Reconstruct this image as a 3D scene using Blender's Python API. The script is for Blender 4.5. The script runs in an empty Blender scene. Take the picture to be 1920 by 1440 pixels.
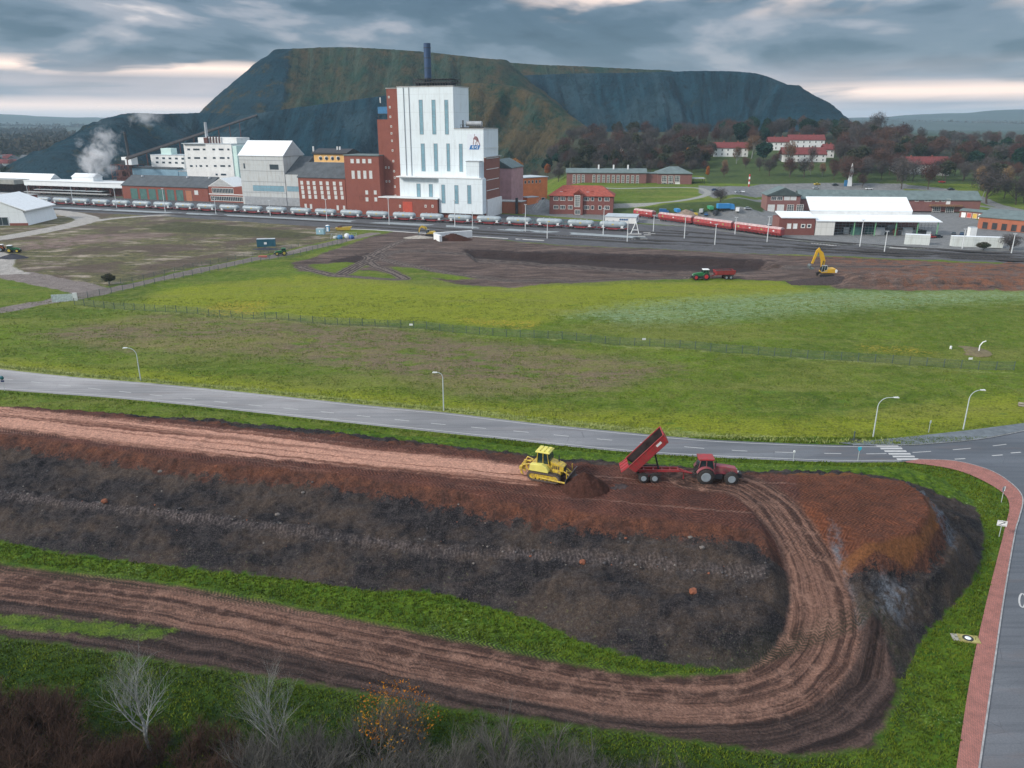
import bpy, bmesh, math, random
import numpy as np
from mathutils import Vector, Matrix
R = math.radians
SC = bpy.context.scene
COL = SC.collection
# ---------------------------------------------------------------- camera
FPX = 1461.0; TH = R(18.7); CAMH = 50.0
cd = bpy.data.cameras.new('camera'); cam = bpy.data.objects.new('camera', cd); COL.objects.link(cam)
cam.location = (0, 0, CAMH); cam.rotation_euler = (R(90) - TH, 0, 0)
cd.sensor_width = 36; cd.lens = 36 * FPX / 1920; cd.clip_start = 0.5; cd.clip_end = 30000
SC.camera = cam
SC.render.resolution_x = 1024; SC.render.resolution_y = 768
SC.view_settings.view_transform = 'Standard'; SC.view_settings.look = 'None'
SC.view_settings.exposure = 0.82; SC.view_settings.gamma = 1
SC.cycles.max_bounces = 5; SC.cycles.diffuse_bounces = 3; SC.cycles.glossy_bounces = 2
SC.cycles.transparent_max_bounces = 8; SC.cycles.volume_bounces = 1
# ---------------------------------------------------------------- sky and sun
SUN_EL, SUN_AZ = R(30), R(246)          # azimuth clockwise from +Y : left of the camera, a little behind
w = bpy.data.worlds.new("World"); SC.world = w; w.use_nodes = True
nt = w.node_tree; nt.nodes.clear()
def wn(t, **k):
    n = nt.nodes.new(t)
    for a, b in k.items():
        if a.startswith('i'): n.inputs[int(a[1:])].default_value = b
        else: setattr(n, a, b)
    return n
L = nt.links.new
sky = wn('ShaderNodeTexSky'); sky.sky_type = 'NISHITA'; sky.sun_disc = False
sky.sun_elevation = SUN_EL; sky.sun_rotation = SUN_AZ
bg1 = wn('ShaderNodeBackground'); bg1.inputs[1].default_value = 0.08; L(sky.outputs[0], bg1.inputs[0])
tc = wn('ShaderNodeTexCoord'); sep = wn('ShaderNodeSeparateXYZ'); L(tc.outputs['Generated'], sep.inputs[0])
def wmath(op, a, b=None, c=None):
    n = wn('ShaderNodeMath', operation=op)
    for i, x in enumerate((a, b, c)):
        if x is None: continue
        if isinstance(x, (int, float)): n.inputs[i].default_value = x
        else: L(x, n.inputs[i])
    return n.outputs[0]
def wnoise(vec, scale, detail, dist=0.0, rough=.5):
    n = wn('ShaderNodeTexNoise'); n.inputs['Scale'].default_value = scale
    n.inputs['Detail'].default_value = detail; n.inputs['Distortion'].default_value = dist
    n.inputs['Roughness'].default_value = rough; L(vec, n.inputs['Vector']); return n.outputs[0]
def wmap(vec, sc, loc=(0, 0, 0), rot=(0, 0, 0)):
    n = wn('ShaderNodeMapping'); n.inputs['Scale'].default_value = sc
    n.inputs['Location'].default_value = loc; n.inputs['Rotation'].default_value = rot
    L(vec, n.inputs[0]); return n.outputs[0]
def wramp(fac, stops, ip='EASE'):
    n = wn('ShaderNodeValToRGB'); e = n.color_ramp.elements; n.color_ramp.interpolation = ip
    while len(e) < len(stops): e.new(0.5)
    for k, (p, c) in enumerate(stops):
        e[k].position = p; e[k].color = (*c, 1) if len(c) == 3 else c
    L(fac, n.inputs[0]); return n.outputs[0]
def wmix(f, a, b, bt='MIX'):
    n = wn('ShaderNodeMix', data_type='RGBA', blend_type=bt)
    for k, x in ((0, f), (6, a), (7, b)):
        if isinstance(x, (int, float)): n.inputs[k].default_value = x
        elif isinstance(x, tuple): n.inputs[k].default_value = (*x, 1)
        else: L(x, n.inputs[k])
    return n.outputs[2]
# cloud deck: long streaks, flattened towards the horizon, tilted a little
cv = wmap(tc.outputs['Generated'], (3.0, 3.0, 10.5), (5.2, 1.7, 2.9), (R(0), R(4), 0))
c1 = wnoise(cv, 1.0, 7, 0.8, .50)
cv2 = wmap(tc.outputs['Generated'], (8, 8, 30), (1.3, 6.1, .5), (0, R(-6), 0))
c2 = wnoise(cv2, 1.0, 4, .3, .5)
cc = wmath('ADD', wmath('MULTIPLY', c1, .66), wmath('MULTIPLY', c2, .34))
cloud = wramp(cc, [(.38, (.030, .064, .105)), (.46, (.055, .100, .150)), (.525, (.12, .17, .23)), (.585, (.27, .29, .34)), (.66, (.72, .64, .62))])
# horizon: a band of warm open sky with streaks
z = sep.outputs[2]
hv = wmap(tc.outputs['Generated'], (3.5, 3.5, 45), (0.3, 0, 0.4))
h1 = wnoise(hv, 1.0, 4, .2)
xx = sep.outputs[0]
hz_ = wramp(z, [(.0, (1,) * 3), (.03, (.75,) * 3), (.075, (0,) * 3)])
cloud = wmix(hz_, cloud, wmix(wramp(wnoise(wmap(tc.outputs['Generated'], (5, 5, 60), (2, 0, .3)), 1, 5, .4), [(.40, (0,) * 3), (.60, (1,) * 3)]), (.17, .22, .30), (.36, .35, .41)))
def bump_(c_, wd_, sc_, th_, x0_, x1_):
    g_ = wmath('SUBTRACT', 1.0, wmath('MINIMUM', 1.0, wmath('ABSOLUTE', wmath('DIVIDE', wmath('SUBTRACT', z, c_), wd_))))
    n_ = wramp(wnoise(wmap(tc.outputs['Generated'], sc_, (1.1, .4, c_ * 90)), 1, 4, .4), [(th_, (0,) * 3), (th_ + .16, (1,) * 3)])
    m_ = wn('ShaderNodeMapRange'); m_.interpolation_type = 'SMOOTHSTEP'; L(xx, m_.inputs[0]); m_.inputs[1].default_value = x0_; m_.inputs[2].default_value = x1_
    return wmath('MULTIPLY', wmath('MULTIPLY', g_, n_), m_.outputs[0])
gl = wmath('ADD', wmath('ADD', bump_(.055, .011, (7, 7, 50), .42, -.12, -.32), bump_(.013, .013, (3, 3, 40), .30, -.15, -.34)), wmath('ADD', bump_(.030, .012, (5, 5, 60), .38, .22, .42), bump_(.135, .03, (6, 6, 22), .46, -.10, .16)))
band = wmath('MULTIPLY', wramp(z, [(.0, (.9,) * 3), (.015, (.95,) * 3), (.035, (.45,) * 3), (.07, (.0,) * 3)]), wramp(h1, [(.36, (.35,) * 3), (.58, (1,) * 3)]))
side = wramp(wmath('ABSOLUTE', wmath('ADD', sep.outputs[0], -.03)), [(.12, (.35,) * 3), (.4, (1,) * 3)])
glow = wmix(wmath('MINIMUM', 1.0, wmath('ADD', wmath('MULTIPLY', wmath('MULTIPLY', band, side), .30), gl)), cloud, (1.05, .80, .68))
# overcast light rises towards the zenith (above the picture)
up = wramp(z, [(.13, (0, 0, 0)), (.45, (1, 1, 1))])
final = wmix(up, glow, wmix(.85, cloud, (.70, .78, .90)))
bg2 = wn('ShaderNodeBackground'); L(final, bg2.inputs[0]); bg2.inputs[1].default_value = 0.80
mx = wn('ShaderNodeMixShader'); mx.inputs[0].default_value = .90
L(bg1.outputs[0], mx.inputs[1]); L(bg2.outputs[0], mx.inputs[2])
wo = wn('ShaderNodeOutputWorld'); L(mx.outputs[0], wo.inputs[0])
sl = bpy.data.lights.new('sun', 'SUN'); sl.energy = 2.0; sl.angle = R(10); sl.color = (1, .93, .84)
so = bpy.data.objects.new('sun', sl); COL.objects.link(so)
sd_ = Vector((math.sin(SUN_AZ) * math.cos(SUN_EL), math.cos(SUN_AZ) * math.cos(SUN_EL), math.sin(SUN_EL)))
so.rotation_euler = sd_.to_track_quat('Z', 'Y').to_euler(); so.location = sd_ * 300
# ---------------------------------------------------------------- helpers
CT, ST = math.cos(TH), math.sin(TH)
def ray(px, py):
    u = (px - 960) / FPX; v = (720 - py) / FPX
    return Vector((u, CT + v * ST, -ST + v * CT))
def P(px, py, z=0.0):                      # point of the level z seen at a pixel of the photo
    d = ray(px, py); t = (z - CAMH) / d.z
    return Vector((d.x * t, d.y * t, z))
def PY(px, py, Y):                         # point at distance Y
    d = ray(px, py); t = Y / d.y
    return Vector((d.x * t, Y, CAMH + d.z * t))
def tag(o, label=None, cat=None, group=None, kind=None):
    if label: o['label'] = label
    if cat: o['category'] = cat
    if group: o['group'] = group
    if kind: o['kind'] = kind
    return o
def thing(name, label, cat, loc=(0, 0, 0), rz=0.0, group=None):
    o = bpy.data.objects.new(name, None); COL.objects.link(o); o.empty_display_size = .5
    o.location = loc; o.rotation_euler = (0, 0, rz)
    return tag(o, label, cat, group)
class MB:
    def __init__(s): s.v = []; s.f = []; s.smooth = set()
    def add(s, vs, fs, sm=False):
        b = len(s.v); s.v += [tuple(x) for x in vs]
        for f in fs:
            if sm: s.smooth.add(len(s.f))
            s.f.append(tuple(i + b for i in f))
        return s
    def box(s, x0, x1, y0, y1, z0, z1, M=None):
        vs = [Vector((x, y, z)) for z in (z0, z1) for y in (y0, y1) for x in (x0, x1)]
        if M is not None: vs = [M @ q for q in vs]
        return s.add(vs, [(0, 2, 3, 1), (4, 5, 7, 6), (0, 1, 5, 4), (2, 6, 7, 3), (0, 4, 6, 2), (1, 3, 7, 5)])
    def prism(s, poly, a0, a1, ax='y', M=None):       # poly (p,q) extruded along ax
        def mk(p, q, a): return {'y': (p, a, q), 'x': (a, p, q), 'z': (p, q, a)}[ax]
        n = len(poly); vs = [Vector(mk(p, q, a0)) for p, q in poly] + [Vector(mk(p, q, a1)) for p, q in poly]
        if M is not None: vs = [M @ q for q in vs]
        fs = [tuple(range(n))[::-1], tuple(range(n, 2 * n))] + [(i, (i + 1) % n, n + (i + 1) % n, n + i) for i in range(n)]
        return s.add(vs, fs)
    def tube(s, pts, r, n=6, cap=True):
        pts = [Vector(p) for p in pts]; rs = r if isinstance(r, (list, tuple)) else [r] * len(pts)
        rings = []; up = None
        for i, p in enumerate(pts):
            d = (pts[min(i + 1, len(pts) - 1)] - pts[max(i - 1, 0)])
            if d.length < 1e-6: d = Vector((0, 0, 1))
            d.normalize()
            if up is None: up = Vector((0, 0, 1)) if abs(d.z) < .9 else Vector((1, 0, 0))
            a = d.cross(up).normalized(); b = a.cross(d); up = b
            rings.append([p + a * math.cos(2 * math.pi * k / n) * rs[i] + b * math.sin(2 * math.pi * k / n) * rs[i] for k in range(n)])
        vs = [q for rg in rings for q in rg]
        fs = [(i * n + k, i * n + (k + 1) % n, (i + 1) * n + (k + 1) % n, (i + 1) * n + k) for i in range(len(pts) - 1) for k in range(n)]
        s.add(vs, fs, n > 5)
        if cap: s.add(rings[0], [tuple(range(n))[::-1]]); s.add(rings[-1], [tuple(range(n))])
        return s
    def cyl(s, c, r, h, n=16, axis='z', r2=None):
        c = Vector(c); d = {'x': Vector((1, 0, 0)), 'y': Vector((0, 1, 0)), 'z': Vector((0, 0, 1))}[axis]
        return s.tube([c, c + d * h], [r, r if r2 is None else r2], n)
    def lathe(s, prof, c=(0, 0, 0), axis='y', n=20):   # prof: (r, a) along the axis
        c = Vector(c); vs = []
        for r, a in prof:
            for k in range(n):
                t = 2 * math.pi * k / n; x, y = r * math.cos(t), r * math.sin(t)
                vs.append(c + Vector({'y': (x, a, y), 'x': (a, x, y), 'z': (x, y, a)}[axis]))
        m = len(prof)
        s.add(vs, [(i * n + k, i * n + (k + 1) % n, (i + 1) * n + (k + 1) % n, (i + 1) * n + k) for i in range(m - 1) for k in range(n)], True)
        s.add(vs[:n], [tuple(range(n))]); s.add(vs[-n:], [tuple(range(n))[::-1]]); return s
    def build(s, name, mat, parent=None, bev=0):
        me = bpy.data.meshes.new(name); me.from_pydata([tuple(q) for q in s.v], [], s.f)
        if s.smooth:
            a = np.zeros(len(s.f), bool); a[list(s.smooth)] = True; me.polygons.foreach_set('use_smooth', a)
        bm = bmesh.new(); bm.from_mesh(me); bmesh.ops.recalc_face_normals(bm, faces=bm.faces); bm.to_mesh(me); bm.free()
        me.materials.append(mat)
        o = bpy.data.objects.new(name, me); COL.objects.link(o)
        if parent: o.parent = parent
        if bev:
            m = o.modifiers.new('bevel', 'BEVEL'); m.width = bev; m.segments = 2; m.limit_method = 'ANGLE'; m.angle_limit = R(40)
        return o
def T(x=0, y=0, z=0, rx=0, ry=0, rz=0):
    return Matrix.Translation((x, y, z)) @ Matrix.Rotation(rz, 4, 'Z') @ Matrix.Rotation(ry, 4, 'Y') @ Matrix.Rotation(rx, 4, 'X')
CH = {}
def kids(o):
    return [c for c in o.children]
def copy_tree(o, parent=None):
    c = o.copy(); COL.objects.link(c)
    if parent is not None: c.parent = parent
    for k in kids(o): copy_tree(k, c)
    return c
def srgb(r, g, b):
    f = lambda c: (c / 255 / 12.92) if c / 255 <= .04045 else ((c / 255 + .055) / 1.055) ** 2.4
    return (f(r), f(g), f(b))
# ---------------------------------------------------------------- numpy noise and distance fields
def _h(ix, iy, seed):
    n = (ix.astype(np.int64) * 374761393 + iy.astype(np.int64) * 668265263 + seed * 974711) & 0x7fffffff
    n = ((n ^ (n >> 13)) * 1274126177) & 0x7fffffff
    return ((n ^ (n >> 16)) & 0xffff) / 65535.0
def vnoise(x, y, seed=0):
    x = np.asarray(x, float); y = np.asarray(y, float)
    ix = np.floor(x); iy = np.floor(y); fx = x - ix; fy = y - iy
    fx = fx * fx * (3 - 2 * fx); fy = fy * fy * (3 - 2 * fy)
    a = _h(ix, iy, seed); b = _h(ix + 1, iy, seed); c = _h(ix, iy + 1, seed); d = _h(ix + 1, iy + 1, seed)
    return (a * (1 - fx) + b * fx) * (1 - fy) + (c * (1 - fx) + d * fx) * fy
def fbm(x, y, seed=0, oct=4, g=.5):
    s = 0; a = 1; t = 0
    for k in range(oct):
        s = s + a * vnoise(x * 2 ** k, y * 2 ** k, seed + k * 17); t += a; a *= g
    return s / t
def seg_dist(x, y, pts, closed=False):
    """distance to a polyline, arc length and segment parameter index of the nearest point"""
    best = np.full(x.shape, 1e9); arc = np.zeros(x.shape); side = np.zeros(x.shape); idx = np.zeros(x.shape)
    n = len(pts); acc = 0.0
    for i in range(n if closed else n - 1):
        ax, ay = pts[i][0], pts[i][1]; bx, by = pts[(i + 1) % n][0], pts[(i + 1) % n][1]
        dx, dy = bx - ax, by - ay; l2 = dx * dx + dy * dy + 1e-9; l = math.sqrt(l2)
        t = np.clip(((x - ax) * dx + (y - ay) * dy) / l2, 0, 1)
        d = np.hypot(x - ax - t * dx, y - ay - t * dy)
        m = d < best
        best = np.where(m, d, best); arc = np.where(m, acc + t * l, arc); idx = np.where(m, i + t, idx)
        side = np.where(m, np.sign(dx * (y - ay) - dy * (x - ax)), side); acc += l
    return best, arc, side, idx
def inside(x, y, pts):
    r = np.zeros(x.shape, bool); n = len(pts)
    for i in range(n):
        ax, ay = pts[i][0], pts[i][1]; bx, by = pts[(i + 1) % n][0], pts[(i + 1) % n][1]
        if ay == by: continue
        c = (ay > y) != (by > y)
        r ^= c & (x < (bx - ax) * (y - ay) / (by - ay) + ax)
    return r
def poly_sd(x, y, pts):                     # positive inside
    d = seg_dist(x, y, pts, True)[0]
    return np.where(inside(x, y, pts), d, -d)
def sstep(a, b, x):
    t = np.clip((x - a) / (b - a), 0, 1); return t * t * (3 - 2 * t)
def spline(pts, n=8):
    pts = [Vector(p) for p in pts]; out = []
    for i in range(len(pts) - 1):
        p0 = pts[max(i - 1, 0)]; p1 = pts[i]; p2 = pts[i + 1]; p3 = pts[min(i + 2, len(pts) - 1)]
        for k in range(n):
            t = k / n
            out.append(.5 * ((2 * p1) + (p2 - p0) * t + (2 * p0 - 5 * p1 + 4 * p2 - p3) * t * t + (3 * p1 - p0 - 3 * p2 + p3) * t ** 3))
    out.append(pts[-1]); return out
def W(lst, z=0.0):                          # pixels of the photo -> ground points
    return [P(a, b, z) for a, b in lst]
# ---------------------------------------------------------------- shader helper
class NB:
    def __init__(s, name, rough=.8, spec=.3, metal=0.0):
        s.m = bpy.data.materials.new(name); s.m.use_nodes = True; s.t = s.m.node_tree
        s.b = s.t.nodes['Principled BSDF']; s.b.inputs['Roughness'].default_value = rough
        s.b.inputs['Specular IOR Level'].default_value = spec; s.b.inputs['Metallic'].default_value = metal
        s.pos = None
    def n(s, t, **k):
        x = s.t.nodes.new(t)
        for a, b in k.items(): setattr(x, a, b)
        return x
    def set(s, sock, v):
        if isinstance(v, bpy.types.NodeSocket): s.t.links.new(v, sock)
        elif isinstance(v, tuple) and len(v) == 3 and sock.type == 'RGBA': sock.default_value = (*v, 1)
        else: sock.default_value = v
    def P(s):
        if s.pos is None: s.pos = s.n('ShaderNodeNewGeometry').outputs['Position']
        return s.pos
    def O(s): return s.n('ShaderNodeTexCoord').outputs['Object']
    def map(s, v, sc=(1, 1, 1), rot=(0, 0, 0), loc=(0, 0, 0)):
        x = s.n('ShaderNodeMapping'); s.set(x.inputs[0], v); x.inputs['Scale'].default_value = sc
        x.inputs['Rotation'].default_value = rot; x.inputs['Location'].default_value = loc; return x.outputs[0]
    def noise(s, scale, detail=3, v=None, dist=0.0, rough=.55):
        x = s.n('ShaderNodeTexNoise'); s.set(x.inputs['Vector'], v if v is not None else s.P())
        x.inputs['Scale'].default_value = scale; x.inputs['Detail'].default_value = detail
        x.inputs['Distortion'].default_value = dist; x.inputs['Roughness'].default_value = rough; return x.outputs[0]
    def voro(s, scale, v=None, feat='F1', out=0):
        x = s.n('ShaderNodeTexVoronoi', feature=feat); s.set(x.inputs['Vector'], v if v is not None else s.P())
        x.inputs['Scale'].default_value = scale; return x.outputs[out]
    def math(s, op, a, b=None, c=None, clamp=False):
        x = s.n('ShaderNodeMath', operation=op, use_clamp=clamp)
        for i, q in enumerate((a, b, c)):
            if q is not None: s.set(x.inputs[i], q)
        return x.outputs[0]
    def mr(s, v, a, b, c=0.0, d=1.0, smooth=False):
        x = s.n('ShaderNodeMapRange'); x.interpolation_type = 'SMOOTHSTEP' if smooth else 'LINEAR'
        for i, q in enumerate((v, a, b, c, d)): s.set(x.inputs[i], q)
        return x.outputs[0]
    def mix(s, f, a, b, bt='MIX'):
        x = s.n('ShaderNodeMix', data_type='RGBA', blend_type=bt)
        s.set(x.inputs[0], f); s.set(x.inputs[6], a); s.set(x.inputs[7], b); return x.outputs[2]
    def attr(s, name, vec=False):
        x = s.n('ShaderNodeAttribute'); x.attribute_name = name; return x.outputs['Vector' if vec else 'Fac']
    def col(s, c): s.set(s.b.inputs['Base Color'], c); return s
    def rough(s, c): s.set(s.b.inputs['Roughness'], c); return s
    def bump(s, h, strength=.5, dist=.1):
        x = s.n('ShaderNodeBump'); x.inputs['Strength'].default_value = strength; x.inputs['Distance'].default_value = dist
        s.set(x.inputs['Height'], h); s.t.links.new(x.outputs[0], s.b.inputs['Normal']); return s
def scl(c, k): return tuple(min(1, x * k) for x in c)
MATS = {}
def mat(name, c, rough=.7, var=.12, scale=.6, spec=.3, metal=0.0, dirt=None, obj=True):
    if name in MATS: return MATS[name]
    b = NB(name, rough, spec, metal); v = b.O() if obj else b.P()
    f = b.noise(scale, 4, v); k = b.mr(f, .3, .7)
    cc = b.mix(k, scl(c, 1 - var), scl(c, 1 + var))
    if dirt:
        mud = name.startswith(('machine', 'tractor', 'exc', 'hopper'))
        g = b.mr(b.noise(scale * 2.3, 5, v, rough=.75), .42 if mud else .52, .60 if mud else .72); cc = b.mix(b.math('MULTIPLY', g, .8 if mud else .55), cc, dirt)
    b.col(cc); MATS[name] = b.m; return b.m
# ================================================================ TERRAIN
FAR_EDGE = [(-260, 655), (-100, 677), (0, 692), (150, 708), (300, 720), (500, 740), (700, 761), (832, 773), (1000, 793), (1200, 813), (1330, 824), (1450, 830), (1560, 834), (1690, 835), (1760, 831), (1840, 823), (1920, 808), (2050, 780), (2300, 730)]
NEAR_EDGE = [(-260, 700), (-100, 721), (0, 731), (100, 738), (200, 745), (330, 757), (460, 771), (640, 791), (800, 808), (960, 825), (1060, 836), (1200, 849), (1330, 857), (1450, 862), (1560, 866), (1690, 866)]
CORNER = [(1723, 862), (1790, 865), (1852, 881), (1892, 904), (1917, 933), (1911, 971), (1903, 1000), (1882, 1122), (1860, 1275), (1836, 1440), (1822, 1530)]
PATH_IN = [(1692, 867), (1769, 877), (1821, 892), (1875, 921), (1892, 946), (1885, 987), (1851, 1122), (1821, 1260), (1793, 1440), (1780, 1530)]
ROAD_POLY = [v.xy for v in spline(W(FAR_EDGE), 4)] + [P(2500, 790).xy, P(2250, 900).xy, P(2180, 1100).xy, P(2140, 1300).xy, P(2100, 1530).xy] + [v.xy for v in spline(W(CORNER), 4)][::-1] + [v.xy for v in spline(W(NEAR_EDGE), 4)][::-1]
PATH_POLY = [v.xy for v in spline(W(PATH_IN), 4)] + [v.xy for v in spline(W(CORNER), 4)][::-1]
PAVE_POLY = [v.xy for v in W([(1570, 831), (1640, 826), (1720, 818), (1820, 807), (1920, 794), (2050, 770), (2300, 715), (2300, 730), (2050, 780), (1920, 808), (1840, 823), (1760, 831), (1690, 835), (1600, 835)])]
PX0, PX1, PY0, PY1, PS = -98.0, 86.0, 42.0, 120.0, 0.3
def patchbox(x, y):
    return sstep(0, 4, np.minimum(np.minimum(x - PX0, PX1 - x), np.minimum(y - PY0, PY1 - y)))
# --- the mound being built, and the haul road that climbs it
MT = 7.0
TOP = [v.xy for v in W([(-330, 718), (0, 757), (200, 777), (400, 797), (600, 817), (800, 840), (1000, 864), (1100, 871), (1300, 886), (1480, 893), (1600, 892), (1690, 900), (1735, 925), (1742, 960), (1722, 995), (1640, 1012), (1560, 1012), (1480, 1005), (1400, 985), (1280, 975), (1100, 958), (960, 938), (800, 908), (600, 882), (400, 868), (200, 838), (0, 810), (-330, 770)], MT)]
TOE = [v.xy for v in W([(-430, 690), (0, 742), (200, 757), (400, 776), (600, 797), (800, 816), (1000, 842), (1200, 855), (1330, 867), (1480, 872), (1620, 876), (1700, 880), (1765, 898), (1825, 940), (1846, 1000), (1836, 1070), (1790, 1130), (1732, 1190), (1692, 1268), (1630, 1272), (1560, 1290), (1460, 1262), (1390, 1252), (1300, 1252), (1200, 1235), (1100, 1205), (1000, 1160), (900, 1132), (830, 1112), (650, 1102), (560, 1086), (440, 1074), (300, 1058), (150, 1042), (0, 1015), (-430, 965)])]
RAMP = [(P(-260, 1040), 2.6), (P(0, 1090), 3.1), (P(300, 1130), 3.3), (P(600, 1190), 3.4), (P(900, 1252), 3.2), (P(1150, 1300), 2.9), (P(1330, 1312), 3.0), (P(1455, 1290, .2), 3.3), (P(1528, 1225, .9), 3.5), (P(1543, 1150, 2.1), 3.3), (P(1525, 1070, 3.8), 3.0), (P(1490, 1000, 5.5), 2.9), (P(1440, 940, 6.7), 3.2), (P(1385, 908, 7.0), 3.4), (P(1300, 897, 7.0), 3.4)]
_rp = spline([p for p, w_ in RAMP], 5)
_rw = np.interp(np.arange(len(_rp)) / 5, range(len(RAMP)), [w_ for p, w_ in RAMP])
_rz = np.array([p.z for p in _rp])
BENCH = [v.xy for v in W([(-300, 900), (0, 925), (200, 952), (400, 975), (600, 1000), (800, 1025), (1000, 1045), (1200, 1070), (1420, 1095)], 3.2)]
def mound(x, y):
    x = np.asarray(x, float); y = np.asarray(y, float)
    st = poly_sd(x, y, TOP); so_ = poly_sd(x, y, TOE)
    wob = (fbm(x * .22, y * .22, 5, 3) - .5) * 2.4 + (fbm(x * .9, y * .9, 8, 2) - .5) * .9
    a = np.clip(so_ + wob * .5, 0, None); b = np.clip(-st + wob * .35, 0, None)
    f = a / (a + b + 1e-6); f = np.where(st > 0.4, 1.0, f)
    front = sstep(2, 10, seg_dist(x, y, [v.xy for v in W(NEAR_EDGE)])[0] - 14) * (1 - sstep(48, 62, x - (y - 75) * .2))
    # the bench halfway down the long front slope
    fb = np.where(f < .38, f * 1.22, np.where(f < .52, .464 + (f - .38) * .16, .486 + (f - .52) * 1.07))
    f = f * (1 - front) + fb * front
    h = MT * f
    rough = np.clip(np.minimum(a, b + .5) / 1.5, 0, 1)
    clods = (fbm(x * 1.3, y * 1.3, 21, 3, .65) - .5) * 1.1 + (fbm(x * .16, y * .5, 23, 3, .6) - .5) * .9
    h = h + rough * clods + (fbm(x * .35, y * .35, 3, 2) - .5) * .25 * (f > .02)
    h = np.where(so_ < -1, 0, h)
    # haul road
    d, arc, side, idx = seg_dist(x, y, _rp)
    z = np.interp(idx, range(len(_rz)), _rz); wd = np.interp(idx, range(len(_rw)), _rw)
    e = np.clip(d - wd, 0, None)
    rut = -.12 * np.exp(-((d - .9) / .28) ** 2) + .05 * np.sin(d * 5 + fbm(arc * .15, d * .6, 9, 2) * 9) + (fbm(x * .8, y * .8, 77, 3) - .5) * .22
    zr = z + rut * (d < wd + .5)
    h2 = np.clip(h, z - e * .75 - .02, z + e * 1.05)
    near = e < 12
    h = np.where(d < wd, zr, np.where(near & (idx > 30), h2, h))
    h = h * sstep(PX0 + 1, PX0 + 14, x)
    g = (fbm(x * .5, y * .5, 31, 3) - .5) * .35
    h = h + g * sstep(.3, -.5, so_) * (d > wd + .3)
    return h * patchbox(x, y), dict(top=st, toe=so_, rd=wd - d, arc=arc, lat=d * side, idx=idx)
PIT = [v.xy for v in W([(870, 468), (1000, 474), (1250, 482), (1440, 490), (1480, 500), (1400, 514), (1250, 512), (1000, 505), (880, 490)])]
CUT = [v.xy for v in W([(1545, 522), (1600, 512), (1750, 502), (1920, 500), (2100, 498), (2100, 548), (1920, 545), (1700, 543), (1575, 541)])]
def rise(x, y):
    m = sstep(5, 45, x - (y - 440) * .05); a = x / np.maximum(y, 1)
    k = 1 - sstep(122, 150, x - (y - 450) * .25)
    z = (6 * sstep(434, 449, y + (x - 70) * .12) + 3 * sstep(452, 520, y)) * k + (1 - k) * 9 * sstep(490, 560, y)
    s2 = 14 * np.clip((y - 540) / 110, 0, 1) + 13 * np.clip((y - 650) / 190, 0, 1)
    s2 = s2 * (1 - .62 * sstep(.42, .56, a)) * (1 - sstep(1300, 2600, y) * .6)
    return m * (z + s2)
def ground(x, y, fine=True):
    x = np.asarray(x, float); y = np.asarray(y, float)
    h = rise(x, y)
    inb = (x > PX0) & (x < PX1) & (y > PY0) & (y < PY1)
    g = (fbm(x * .08, y * .08, 41, 3) - .5) * 1.1 + (fbm(x * .5, y * .5, 43, 2) - .5) * .25
    g = g * sstep(118, 140, y) * (1 - sstep(330, 350, y) * .85)
    rd = poly_sd(x, y, ROAD_POLY)
    g = g * sstep(0, 4, -rd)
    d1 = poly_sd(x, y, PIT); h = h - 2.2 * sstep(0, 4, d1 + (fbm(x * .3, y * .3, 2, 2) - .5) * 4)
    d2 = poly_sd(x, y, CUT); h = h + (2.6 + 1.6 * (fbm(x * .12, y * .25, 6, 3, .6) - .5)) * sstep(0, 9, d2 + (fbm(x * .2, y * .2, 4, 2) - .5) * 5)
    h = h + g
    return np.where(inb, 0, h)
def gz(x, y):
    a = np.array([x], float); b = np.array([y], float)
    if PX0 < x < PX1 and PY0 < y < PY1: return float(mound(a, b)[0][0])
    return float(ground(a, b)[0])
def PT(px, py):                            # where the view through a pixel meets the terrain
    d = ray(px, py); t0 = 30.0; t = t0
    ts = np.concatenate([np.arange(40, 140, .25), np.arange(140, 900, 1.0), np.arange(900, 4000, 10.)])
    xs = d.x * ts; ys = d.y * ts; zs = CAMH + d.z * ts
    inb = (xs > PX0) & (xs < PX1) & (ys > PY0) & (ys < PY1)
    g = ground(xs, ys)
    if inb.any(): g[inb] = mound(xs[inb], ys[inb])[0]
    k = int(np.argmax(zs < g)) if (zs < g).any() else len(ts) - 1
    return Vector((xs[k], ys[k], g[k]))
def grid_mesh(xs, ys, Z, keep=None):
    nx, ny = len(xs), len(ys); X, Y = np.meshgrid(xs, ys)
    co = np.stack([X, Y, Z], -1).reshape(-1, 3)
    i = np.arange(ny - 1)[:, None] * nx + np.arange(nx - 1)[None]
    q = np.stack([i, i + 1, i + nx + 1, i + nx], -1).reshape(-1, 4)
    if keep is not None: q = q[keep.reshape(-1)]
    used = np.unique(q); mp = np.full(nx * ny, -1); mp[used] = np.arange(len(used))
    q = mp[q]; co = co[used]
    me = bpy.data.meshes.new('m'); me.vertices.add(len(co)); me.vertices.foreach_set('co', co.ravel())
    me.loops.add(len(q) * 4); me.loops.foreach_set('vertex_index', q.ravel().astype(np.int32))
    me.polygons.add(len(q)); me.polygons.foreach_set('loop_start', np.arange(0, len(q) * 4, 4, dtype=np.int32))
    me.polygons.foreach_set('use_smooth', np.ones(len(q), bool)); me.update(calc_edges=True); me.validate()
    return me, used
def put_attr(me, used, **kw):
    for k, a in kw.items():
        at = me.attributes.new(k, 'FLOAT', 'POINT'); at.data.foreach_set('value', a.reshape(-1)[used].astype(np.float32))
def put_vec(me, used, name, a, b, c=None):
    at = me.attributes.new(name, 'FLOAT_VECTOR', 'POINT'); c = a * 0 if c is None else c
    at.data.foreach_set('vector', np.stack([a, b, c], -1).reshape(-1, 3)[used].astype(np.float32).ravel())
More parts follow.
